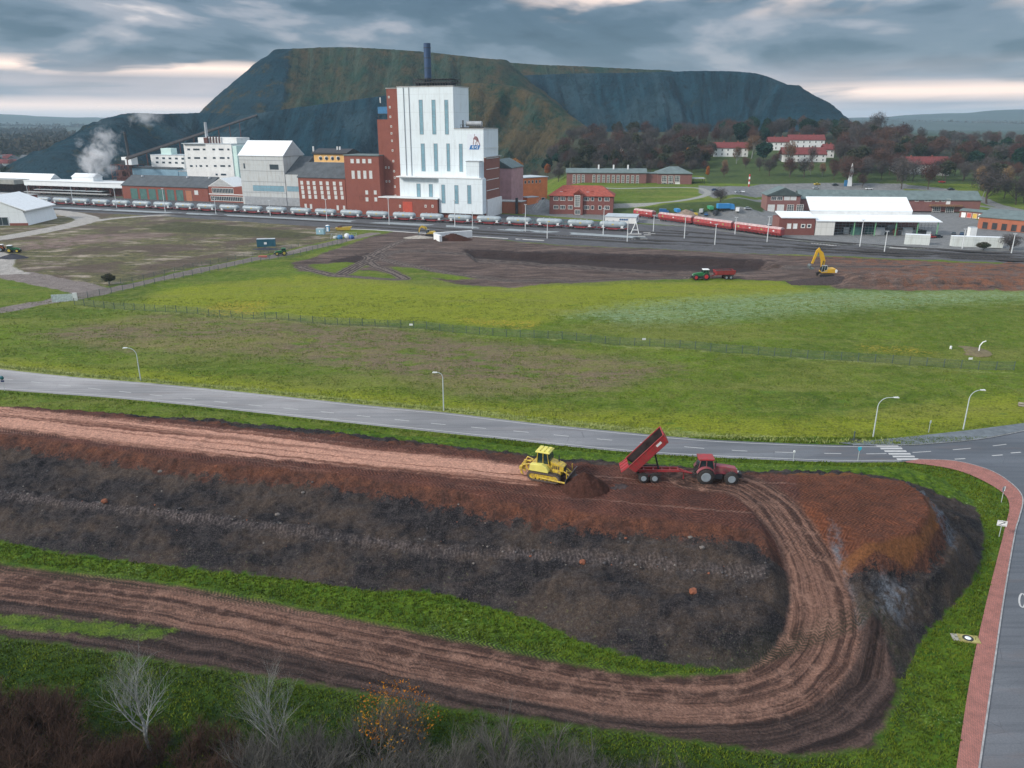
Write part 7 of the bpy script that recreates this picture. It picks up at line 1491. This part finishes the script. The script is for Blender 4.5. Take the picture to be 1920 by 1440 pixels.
def branchy(seed, h, spread, levels, nb, r0, tri=True, tilt=(0, 0), first=.3, up=.35, shrub=0):
    """limbs as tapered tubes (trunk mesh) and the finest twigs as slim triangles (crown mesh)"""
    rnd = random.Random(seed); mb = MB(); tw = []
    def grow(p, d, L_, r, lv):
        n = 4 if lv == 0 else 3; pts = [p]; q = p.copy(); dd = d.copy()
        for k in range(n):
            dd = (dd + Vector((rnd.uniform(-.16, .16), rnd.uniform(-.16, .16), rnd.uniform(-.05, .14)))).normalized(); q = q + dd * L_ / n; pts.append(q.copy())
        if lv >= levels:
            s_ = Vector((rnd.gauss(0, 1), rnd.gauss(0, 1), rnd.gauss(0, 1))).normalized() * r
            tw.extend([tuple(p - s_), tuple(p + s_), tuple(pts[-1])]); return
        mb.tube(pts, [r * (1 - .62 * i / n) for i in range(n + 1)], 6 if lv == 0 else (5 if lv == 1 else 3), cap=False)
        m = nb[lv]
        for k in range(m):
            f = first + (1 - first) * (k + rnd.random()) / m if lv == 0 else .25 + .75 * (k + rnd.random()) / m
            i = min(n - 1, int(f * n)); b_ = pts[i].lerp(pts[i + 1], f * n - i); a = rnd.random() * 2 * math.pi + k * 2.4
            side = Vector((math.cos(a), math.sin(a), 0)); side = (side - dd * side.dot(dd)).normalized() if lv else side
            nd = (dd * (.45 + .35 * rnd.random() + .3 * f) + side * spread * (.8 + .4 * rnd.random()) + Vector((0, 0, up * rnd.random()))).normalized()
            grow(b_, nd, L_ * (.60 - .22 * f * (lv == 0) + .1 * rnd.random()), r * (1 - .6 * f) * .58, lv + 1)
    if shrub:
        for k in range(shrub): a = rnd.random() * 6.28; grow(Vector((math.cos(a) * .3, math.sin(a) * .3, 0)), Vector((math.cos(a) * .5 * rnd.random() * 1.4, math.sin(a) * .5 * rnd.random() * 1.4, 1)).normalized(), h * rnd.uniform(.6, 1), r0, 0)
    else: grow(Vector((0, 0, -.3)), Vector((tilt[0], tilt[1], 1)).normalized(), h, r0, 0)
    return mb, tw
def crown_cloud(seed, n, rx, rz, zc, size, lobes=9, drop=.5, slim=.3, conic=False):
    rng = np.random.default_rng(seed); C_ = []
    cs = rng.normal(size=(lobes, 3)); cs /= np.linalg.norm(cs, axis=1)[:, None]; cs *= np.array([rx, rx, rz]) * .55; rr = rng.uniform(.38, .62, lobes) * rx
    k = rng.integers(0, lobes, n); d = rng.normal(size=(n, 3)); d /= np.linalg.norm(d, axis=1)[:, None]; rad = rr[k][:, None] * rng.uniform(.45, 1.05, n)[:, None] ** .6
    c = cs[k] + d * rad * np.array([1, 1, rz / rx])
    if conic: hgt = rng.uniform(0, 1, n) ** 1.3; a = rng.uniform(0, 6.283, n); r_ = rx * (1 - hgt) * rng.uniform(.55, 1.05, n) * (1 + .25 * np.sin(a * 3 + hgt * 20)); c = np.stack([np.cos(a) * r_, np.sin(a) * r_, (hgt * 2 - 1) * rz], 1)
    c[:, 2] += zc; e1 = rng.normal(size=(n, 3)); e1 /= np.linalg.norm(e1, axis=1)[:, None]; e1[:, 2] = np.abs(e1[:, 2]); e2 = np.cross(e1, rng.normal(size=(n, 3))); e2 /= np.linalg.norm(e2, axis=1)[:, None]
    s = size * rng.uniform(.5, 1.4, n)[:, None]; return np.stack([c - e1 * s * .5 - e2 * s * slim, c + e2 * s * slim - e1 * s * .3, c + e1 * s], 1).reshape(-1, 3)
TP = {}
def proto(kind, i):
    key = (kind, i)
    if key in TP: return TP[key]
    seed = hash(kind) % 97 if False else sum(map(ord, kind)) + i * 31
    fm = dict(rust=F_RUST, grey=F_GREY, olive=F_OLIV, dark=F_DARK, orange=F_ORNG, birch=F_BIRCH)[kind]
    if kind in ('rust', 'grey', 'birch'):
        mb, tw = branchy(seed, 9.5, .75, 3, [12, 7, 6, 0], .32, up=.5, first=.22); cl = crown_cloud(seed, 1100, 5.4 if kind != 'birch' else 3.6, 5.2, 9.3, 1.7, 14, slim=.045)
        cr = np.concatenate([np.array(tw, np.float32).reshape(-1, 3), cl])
    elif kind == 'dark': mb, _ = branchy(seed, 9, .5, 1, [5, 0], .3); cr = crown_cloud(seed, 2600, 4.6, 5.0, 8.8, 1.1, 11, slim=.4)
    else: mb, _ = branchy(seed, 8, .6, 2, [7, 4, 0], .3); cr = crown_cloud(seed, 1700, 5.0, 4.8, 8.8, .85, 12, slim=.35)
    tm = mb.build('trunk', BARKP if kind == 'birch' else BARK); tme = tm.data; bpy.data.objects.remove(tm)
    TP[key] = (tme, tri_mesh('crown', cr, mt=fm)); return TP[key]
NAME = dict(rust='bare_tree', grey='bare_tree', olive='leafy_tree', dark='evergreen_tree', orange='autumn_tree', birch='birch_tree')
def tree(kind, q, h, lab, group=None, i=None, wd=1.0):
    i = random.randrange(3) if i is None else i; tm, cm = proto(kind, i); s_ = h / 14.5; t = thing(NAME[kind], lab, 'tree', (q[0], q[1], q[2] - .3), random.random() * 6.28, group); wd *= random.uniform(.8, 1.25); t.scale = (s_ * wd, s_ * wd * random.uniform(.85, 1.15), s_)
    for n_, me in (('trunk', tm), ('crown', cm)): o = bpy.data.objects.new(n_, me); COL.objects.link(o); o.parent = t
    return t
random.seed(21)
def sample(px, n, mind, ok=None):
    pl = px; out = []; xs = [p_[0] for p_ in pl]; ys = [p_[1] for p_ in pl]; tries = 0
    while len(out) < n and tries < n * 60:
        tries += 1; x, y = random.uniform(min(xs), max(xs)), random.uniform(min(ys), max(ys))
        if not inside(np.array([x]), np.array([y]), pl)[0]: continue
        q = PT(x, y)
        if ok and not ok(x, y): continue
        if any((q.x - a.x) ** 2 + (q.y - a.y) ** 2 < mind ** 2 for a, *_ in out): continue
        out.append((q, x, y))
    return out
COLR = dict(rust='rust brown bare', grey='grey brown bare', olive='dull olive leaved', dark='dark evergreen', orange='orange leaved', birch='pale twigged birch')
def wood(px, n, mind, kinds, hr, where, ok=None):
    for q, x, y in sample(px, n, mind, ok):
        k = random.choice(kinds); 
        tree(k, q, random.uniform(*hr), f'{COLR[k]} tree {where}', f'{COLR[k]} trees {where}')
HS = [(1325, 1412, 262, 297), (1425, 1572, 255, 308), (1668, 1790, 290, 330)]
notH = lambda x, y: not any(a < x < b_ and c__ - 0 < y < d__ for a, b_, c__, d__ in [(1325, 1570, 276, 312), (1665, 1792, 306, 332)])
wood([(985, 300), (1060, 268), (1120, 259), (1330, 254), (1330, 318), (1200, 312), (1040, 318)], 66, 9, ['rust', 'grey', 'grey', 'olive', 'grey', 'rust'], (13, 19), 'in the wood at the foot of the heap')
wood([(1040, 296), (1330, 292), (1325, 318), (1050, 322)], 34, 8, ['grey', 'grey', 'rust', 'olive'], (11, 16), 'in the lower wood above the long brick hall')
wood([(1350, 306), (1560, 312), (1560, 338), (1340, 334)], 12, 9, ['grey', 'birch', 'rust'], (9, 14), 'scattered on the grass slope below the houses')
wood([(1660, 322), (1800, 328), (1960, 335), (1960, 348), (1700, 345)], 22, 7, ['rust', 'grey', 'olive', 'grey'], (12, 17), 'in front of and around the half hidden house')
wood([(1565, 262), (1960, 268), (1960, 284), (1600, 276)], 40, 9, ['rust', 'olive', 'grey', 'grey'], (14, 19), 'in the rear belt before the far fields')
wood([(1330, 252), (1580, 252), (1575, 272), (1330, 274)], 46, 10, ['rust', 'dark', 'olive', 'rust', 'grey', 'dark'], (15, 21), 'on the wooded ridge above the red roofed houses')
wood([(1570, 256), (1690, 262), (1690, 318), (1640, 326), (1575, 322)], 38, 9, ['rust', 'rust', 'grey', 'olive', 'grey'], (15, 21), 'in the grove right of the houses', notH)
wood([(1690, 280), (1960, 296), (1960, 326), (1790, 318), (1690, 300)], 72, 7, ['rust', 'olive', 'olive', 'grey', 'dark'], (13, 19), 'in the dark belt at the right edge', notH)
wood([(1560, 318), (1660, 322), (1700, 345), (1560, 342)], 9, 9, ['rust', 'grey'], (12, 16), 'along the car park behind the long workshop')
wood([(1795, 340), (1960, 350), (1960, 395), (1860, 385)], 12, 9, ['grey', 'grey', 'birch'], (11, 17), 'on the grass by the road at the right edge')
wood([(1000, 322), (1060, 318), (1330, 316), (1320, 326), (1060, 328)], 20, 7, ['grey', 'rust', 'olive', 'grey'], (8, 12), 'just behind the long brick hall')
wood([(935, 315), (1050, 305), (1050, 345), (1010, 350), (965, 345)], 14, 8, ['grey', 'olive', 'dark', 'grey'], (9, 14), 'behind the orange building')
wood([(10, 322), (70, 308), (120, 306), (150, 312), (220, 330), (200, 338), (10, 336)], 38, 8, ['olive', 'dark', 'olive', 'grey'], (9, 14), 'on the low bushy hill behind the conveyor hall')
wood([(880, 262), (985, 240), (1080, 252), (1060, 272), (960, 300), (900, 300)], 0, 10, ['grey'], (6, 9), 'on the flank of the heap')
for k, px, py, h, lb, i, w_ in (('orange', 968, 329, 17, 'large round orange brown tree right of the pink gable', 0, 1.15), ('orange', 1027, 331, 11, 'smaller orange tree behind the orange building', 1, 1.0), ('dark', 1035, 308, 15, 'dark round evergreen at the wood edge above the orange building', 0, 1.0), ('orange', 1289, 309, 13.5, 'bright orange narrow tree at the wood edge above the long hall', 2, .6), ('orange', 1326, 334, 9, 'slim brown orange tree right of the glazed hall', 1, .55),
        ('birch', 1409, 297, 18, 'pale yellow brown tree hiding the end of the leftmost house', 0, 1.2), ('dark', 1431, 303, 15, 'round dark pine between the houses', 1, 1.15), ('birch', 1478, 309, 17, 'bare birch in front of the dark red roofed house', 1, 1.0), ('grey', 1521, 312, 15, 'bare tree before the right half of the dark red roof', 1, .8), ('rust', 1590, 349, 19, 'broad rust bare tree beside the white monument', 0, 1.1), ('rust', 1616, 352, 10, 'small round purple brown tree right of the monument', 2, 1.0),
        ('grey', 1641, 262, 26, 'tallest bare tree rising above the skyline on the ridge', 1, 1.1), ('grey', 1598, 268, 20, 'bare round tree on the skyline at the foot of the heap', 2, .9), ('rust', 1755, 300, 20, 'dark rust tree above the red roof half hidden house', 1, 1.1), ('rust', 1800, 315, 22, 'tall rust red tree right of the right hand house', 0, .9), ('grey', 1690, 355, 20, 'bare tree in front of the half hidden house, left', 0, 1.0), ('rust', 1740, 356, 19, 'bare tree in front of the half hidden house, middle', 2, 1.0), ('grey', 1850, 382, 22, 'big bare tree by the road near the right edge', 1, 1.1), ('grey', 1349, 385, 10, 'wide bare bush like tree on the grass bank above the yard', 2, 1.3), ('dark', 1135, 311, 9, 'small dark evergreen in front of the pale little house', 2, .7), ('orange', 1120, 262, 12, 'orange brown tree at the left end of the wood skyline', 0, 1.0),
        ('grey', 1893, 470, 7, 'dark bush in front of the brick garage hall at the right edge', 0, 1.5), ('olive', 1842, 470, 4, 'green bush growing at the end of the long container row', 0, 2.0), ('olive', 205, 533, 4, 'dark reddish bush by the path corner at the left', 1, 1.6)):
    tree(k, PT(px, py), h, lb, None, i, w_)
# far woods in the haze, one mass
rng = np.random.default_rng(5)
def far_wood(name, lab, centers, n, sz, m):
    C_ = []
    for (x0, x1, y0, y1) in centers:
        px = rng.uniform(x0, x1, n); py = rng.uniform(y0, y1, n)
        for a, b__ in zip(px, py): d = ray(a, b__); t = (0 - CAMH) / d.z if d.z < -.004 else 5000; t = min(t, 6000); C_.append((d.x * t, d.y * t, ground(np.array([d.x * t]), np.array([d.y * t]))[0]))
    C_ = np.array(C_); k = np.repeat(np.arange(len(C_)), 26); c = C_[k].copy(); s = sz * (.8 + C_[k][:, 1:2] / 3000); c += rng.normal(size=c.shape) * s * np.array([.55, .55, .28]); c[:, 2] += s[:, 0] * .75
    e1 = rng.normal(size=c.shape); e2 = rng.normal(size=c.shape); V = np.stack([c - e1 * s * .22, c + e2 * s * .22, c + (e1 - e2) * s * .18], 1).reshape(-1, 3)
    me = tri_mesh(name, V, mt=m); o = bpy.data.objects.new(name, me); COL.objects.link(o); tag(o, lab, kind='stuff')
FAR = foliage('far_trees', (.055, .062, .045), (.075, .055, .045))
far_wood('far_wood', 'hazy woods on the plain beyond the works at the left', [(-100, 200, 268, 276), (-100, 120, 254, 259), (-60, 140, 285, 292), (-200, 180, 245, 248), (60, 140, 262, 300)], 130, 11, FAR)
far_wood('far_wood', 'hazy hedges and woods on the far plain at the right', [(1560, 2000, 243, 244), (1700, 2000, 247, 248)], 150, 10, FAR)
far_wood('ground_cover', 'dark undergrowth between the trees of the wood', [], 0, 1, FAR) if False else None
RF = RRED
mbh = MB(); rr = random.Random(2)
for k in range(60):
    q = P(rr.uniform(-40, 60), rr.uniform(296, 330)); a = rr.random() * 3; M = Matrix.Translation(q) @ Matrix.Rotation(a, 4, 'Z')
    t = None
    if k < 26:
        hb = thing('town_house', 'small dark roofed town house in the haze left of the heap', 'house', q, a, 'town houses at the far left'); MB().box(-6, 6, -4.5, 4.5, 0, 5.5).build('wall', WWALL, hb); MB().prism([(-5.2, 5.5), (5.2, 5.5), (0, 9.5)], -6.4, 6.4, 'x').build('roof', MATS['roof_tiles_dark'] if k % 2 else RSL, hb)
# ---- foreground bare trees
def bare(lab, px, py, h, seed, spread, r0, tilt=(0, 0), nb=(12, 7, 5, 4, 0), m=BARKP, first=.22):
    q = PT(px, py); mb, tw = branchy(seed, h * .8, spread, 4, nb, r0, tilt=tilt, first=first, up=.5); t = thing('bare_tree', lab, 'tree', q); mb.build('trunk', m, t); me = tri_mesh('twigs', tw, mt=F_PALE); o = bpy.data.objects.new('twigs', me); COL.objects.link(o); o.parent = t; return t
F_PALE = mat('twig_pale', (.18, .17, .135), .9, .35, .8, dirt=(.20, .14, .07)); F_BR = mat('twig_brown', (.062, .034, .024), .9, .6, 1.5, dirt=(.025, .016, .012)); F_GR = mat('twig_dull', (.105, .098, .09), .9, .5, 1.5, dirt=(.05, .04, .035))
bare('bare pale grey tree with wide crown, lower left of the photo', 284, 1412, 7.6, 5, .66, .15, (-.30, .05))
bare('slim bare pale tree with upright crown, right of the wide bare tree', 527, 1420, 7.0, 12, .50, .11, (-.03, .0), first=.15)
def shrub_proto(seed, h, m, stems=7, nb=(6, 5, 5, 0), sp=.6, r0=.05):
    mb, tw = branchy(seed, h, sp, 3, nb, r0, first=.2, up=.6, shrub=stems); o = mb.build('stems', m); me = o.data; bpy.data.objects.remove(o); return me, tri_mesh('twigs', tw, mt=m)
SP = {'grey': [shrub_proto(s_, 3.6, F_GR, 6, (6, 5, 4, 0), .7, .07) for s_ in (1, 2, 3)], 'brown': [shrub_proto(s_, 2.4, F_BR, 9, (6, 5, 3, 0), sp=.9, r0=.085) for s_ in (4, 5)]}
def shrub(kind, q, s_, lab, grp):
    a, c__ = random.choice(SP[kind]); t = thing('bare_shrub', lab, 'shrub', q, random.random() * 6.28, grp); t.scale = (s_, s_, s_ * random.uniform(.85, 1.15))
    for n_, me in (('stems', a), ('twigs', c__)): o = bpy.data.objects.new(n_, me); COL.objects.link(o); o.parent = t
random.seed(8)
def strew(kind, poly, n, mind, sr, lab, grp):
    for q, x, y in sample(poly, n, mind): q.z = gz(q.x, q.y); shrub(kind, q, random.uniform(*sr), lab, grp)
strew('grey', [(440, 1440), (600, 1440), (680, 1420), (800, 1428), (900, 1440), (1080, 1450), (1150, 1500), (900, 1560), (440, 1540)], 46, 1.0, (.75, 1.25), 'grey leafless shrub in the thicket along the bottom edge', 'grey shrubs along the bottom edge')
strew('grey', [(560, 1400), (720, 1370), (850, 1400), (850, 1440), (560, 1440)], 9, 1.3, (.7, 1.0), 'grey leafless shrub around the orange leaved bush', 'grey shrubs near the orange bush')
strew('grey', [(1080, 1440), (1500, 1500), (1500, 1560), (1080, 1560)], 10, 1.6, (.5, .85), 'low grey shrub near the bottom edge right of the thicket', 'low grey shrubs right of the thicket')
strew('brown', [(-40, 1330), (110, 1340), (150, 1420), (160, 1500), (-40, 1500)], 34, .9, (.8, 1.35), 'reddish brown bramble thicket in the bottom left corner', 'brambles in the bottom left corner')
strew('brown', [(160, 1420), (300, 1400), (450, 1400), (470, 1540), (160, 1540)], 34, .9, (.6, 1.1), 'reddish brown bramble around the foot of the bare trees', 'brambles around the bare trees')
q = PT(760, 1400); t = thing('autumn_shrub', 'half bare shrub with orange and yellow leaves in the middle of the bottom edge', 'shrub', q); mb, tw = branchy(77, 4.6, .7, 3, (7, 6, 5, 0), .06, first=.2, up=.6, shrub=9)
mb.build('stems', F_GR, t); o = bpy.data.objects.new('twigs', tri_mesh('twigs', tw, mt=F_GR)); COL.objects.link(o); o.parent = t
lv = crown_cloud(3, 1100, 3.8, 2.6, 3.4, .13, 24, slim=.5); o = bpy.data.objects.new('leaves', tri_mesh('leaves', lv, mt=foliage('leaves_yellow', (.50, .19, .015), (.42, .26, .02), (.30, .08, .01)))); COL.objects.link(o); o.parent = t; o.location = (-.5, 0, 0)
# ---- grass tufts
def tufts(name, X, Y, Zz, hgt, m, k=3, seed=1):
    rng = np.random.default_rng(seed); n = len(X); X = np.repeat(X, k); Y = np.repeat(Y, k); Zz = np.repeat(Zz, k); a = rng.uniform(0, 6.283, n * k); h = hgt * rng.uniform(.4, 1.3, n * k); lean = rng.uniform(0, .6, n * k) * h; wd = .05 + .05 * rng.random(n * k); jx, jy = rng.normal(0, .12, n * k), rng.normal(0, .12, n * k); b_ = rng.uniform(0, 6.283, n * k)
    c = np.stack([X + jx, Y + jy, Zz - .03], 1); e = np.stack([np.cos(a) * wd, np.sin(a) * wd, a * 0], 1); tip = c + np.stack([np.cos(b_) * lean, np.sin(b_) * lean, h], 1)
    me = tri_mesh(name, np.stack([c - e, c + e, tip], 1).reshape(-1, 3), mt=m); o = bpy.data.objects.new(name, me); COL.objects.link(o); return tag(o, kind='stuff')
GT = foliage('grass_blades', (.075, .125, .012), (.14, .19, .02), (.035, .07, .010)); GT2 = foliage('grass_pale', (.30, .32, .13), (.20, .24, .06))
rng = np.random.default_rng(3); X = rng.uniform(PX0, PX1, 190000); Y = rng.uniform(46, PY1, 190000); Zm, A_ = mound(X, Y)
cov = np.maximum(poly_sd(X, Y, ROAD_POLY), poly_sd(X, Y, PATH_POLY)); vis = np.abs(X) < Y * .74 + 4
lowd = np.clip(poly_sd(X, Y, [v.xy for v in W([(-300, 1055), (0, 1075), (300, 1108), (600, 1160), (800, 1195), (1000, 1235), (1200, 1272), (1400, 1262), (1640, 1200), (1690, 1290), (1640, 1400), (1500, 1420), (1200, 1375), (1000, 1350), (800, 1320), (600, 1285), (300, 1238), (100, 1205), (0, 1195), (-300, 1175)])]), -12, 12)
k = vis & (cov < -.15) & (A_['rd'] < -.6) & ((A_['toe'] < -.2)) & (lowd < -.4)
tufts('grass_tufts', X[k], Y[k], Zm[k] * 1.0, .26, GT, 3, 2)['label'] = 'short bright grass blades on the verges around the mound'
rng = np.random.default_rng(12); X = rng.uniform(-190, 190, 150000); Y = 119 + 110 * rng.random(150000) ** 1.4; nz = fbm(X * .25, Y * .5, 55, 4, .65); k = (np.abs(X) < Y * .72 + 5) & (nz > .50) & (poly_sd(X, Y, ROAD_POLY) < -.6) & (poly_sd(X, Y, PAVE_POLY) < -.6); tufts('meadow_tufts', X[k], Y[k], ground(X[k], Y[k]), .30, foliage('meadow_blades', (.105, .145, .018), (.17, .175, .045), (.055, .085, .014)), 2, 9)['label'] = 'longer grass tufts in the meadow beyond the road'
fe = spline(W([(x, y - 2.5) for x, y in FAR_EDGE[:14]]), 12); X = []; Y = []
for a, q in zip(fe[:-1], fe[1:]):
    for _ in range(int((q - a).length * 9)): p_ = a.lerp(q, random.random()); X.append(p_.x + random.gauss(0, .5)); Y.append(p_.y + abs(random.gauss(0, .9)))
X, Y = np.array(X), np.array(Y); tufts('verge_grass', X, Y, ground(X, Y), .5, GT2, 3, 5)['label'] = 'pale rough grass along the far edge of the road'
ne = spline(W([(x, y + 3.5) for x, y in NEAR_EDGE]), 12); X = []; Y = []
for a, q in zip(ne[:-1], ne[1:]):
    for _ in range(int((q - a).length * 6)): p_ = a.lerp(q, random.random()); X.append(p_.x + random.gauss(0, .3)); Y.append(p_.y - abs(random.gauss(0, .5)))
X, Y = np.array(X), np.array(Y); tufts('verge_grass', X, Y, X * 0, .4, GT, 3, 6)['label'] = 'dark green grass along the near edge of the road'
# ================================================================ AIR
hz = MB().box(-9500, 9500, -350, 13000, -8, 178).build('haze', None)
hz.data.materials.clear(); m = bpy.data.materials.new('haze_volume'); m.use_nodes = True; m.node_tree.nodes.clear(); pv = m.node_tree.nodes.new('ShaderNodeVolumePrincipled'); ou = m.node_tree.nodes.new('ShaderNodeOutputMaterial')
pv.inputs['Color'].default_value = (.60, .83, 1.0, 1); pv.inputs['Density'].default_value = .00009; pv.inputs['Anisotropy'].default_value = .1; m.node_tree.links.new(pv.outputs[0], ou.inputs['Volume']); hz.data.materials.append(m); tag(hz, 'thin cool air haze over the whole place', kind='stuff')
def steam(lab, px, py, Y, rx, rz, dens, seed):
    c = PY(px, py, Y); bm = bmesh.new(); bmesh.ops.create_icosphere(bm, subdivisions=3, radius=1)
    for v in bm.verts: v.co.x *= rx; v.co.y *= rx * .7; v.co.z *= rz
    me = bpy.data.meshes.new('steam_plume'); bm.to_mesh(me); bm.free(); m = bpy.data.materials.new('steam'); m.use_nodes = True; t = m.node_tree; t.nodes.clear(); N = t.nodes.new; Lk = t.links.new
    pv = N('ShaderNodeVolumePrincipled'); ou = N('ShaderNodeOutputMaterial'); Lk(pv.outputs[0], ou.inputs['Volume']); tc = N('ShaderNodeTexCoord'); mp = N('ShaderNodeMapping'); Lk(tc.outputs['Object'], mp.inputs[0]); mp.inputs['Scale'].default_value = (1 / rx, 1 / (rx * .7), 1 / rz)
    ln = N('ShaderNodeVectorMath'); ln.operation = 'LENGTH'; Lk(mp.outputs[0], ln.inputs[0]); no = N('ShaderNodeTexNoise'); no.inputs['Scale'].default_value = 1.6 / rx * 2; no.inputs['Detail'].default_value = 5; no.inputs['Roughness'].default_value = .6; no.inputs['Distortion'].default_value = .5; Lk(tc.outputs['Object'], no.inputs[0]); 
    mp2 = N('ShaderNodeMapping'); Lk(tc.outputs['Object'], mp2.inputs[0]); mp2.inputs['Location'].default_value = (seed, 0, 0); Lk(mp2.outputs[0], no.inputs[0])
    a = N('ShaderNodeMath'); a.operation = 'SUBTRACT'; Lk(no.outputs[0], a.inputs[0]); mr = N('ShaderNodeMapRange'); mr.inputs[1].default_value = 0.0; mr.inputs[2].default_value = 1.0; mr.inputs[3].default_value = .30; mr.inputs[4].default_value = .74; Lk(ln.outputs['Value'], mr.inputs[0]); Lk(mr.outputs[0], a.inputs[1])
    mu = N('ShaderNodeMath'); mu.operation = 'MULTIPLY'; mu.use_clamp = False; Lk(a.outputs[0], mu.inputs[0]); mu.inputs[1].default_value = dens * 6; mm = N('ShaderNodeMath'); mm.operation = 'MAXIMUM'; Lk(mu.outputs[0], mm.inputs[0]); mm.inputs[1].default_value = 0; Lk(mm.outputs[0], pv.inputs['Density']); pv.inputs['Color'].default_value = (.95, .95, .97, 1)
    pv.inputs['Emission Strength'].default_value = 0; me.materials.append(m); o = bpy.data.objects.new('steam_plume', me); COL.objects.link(o); o.location = c; tag(o, lab, kind='stuff')
steam('white steam billowing up behind the conveyor hall', 178, 300, 560, 24, 26, .13, 3)
steam('upper part of the white steam leaning to the right over the works', 196, 262, 565, 18, 22, .07, 7)
steam('thin wisp of steam drifting at the crest of the left shoulder of the heap', 272, 222, 640, 24, 10, .06, 11)
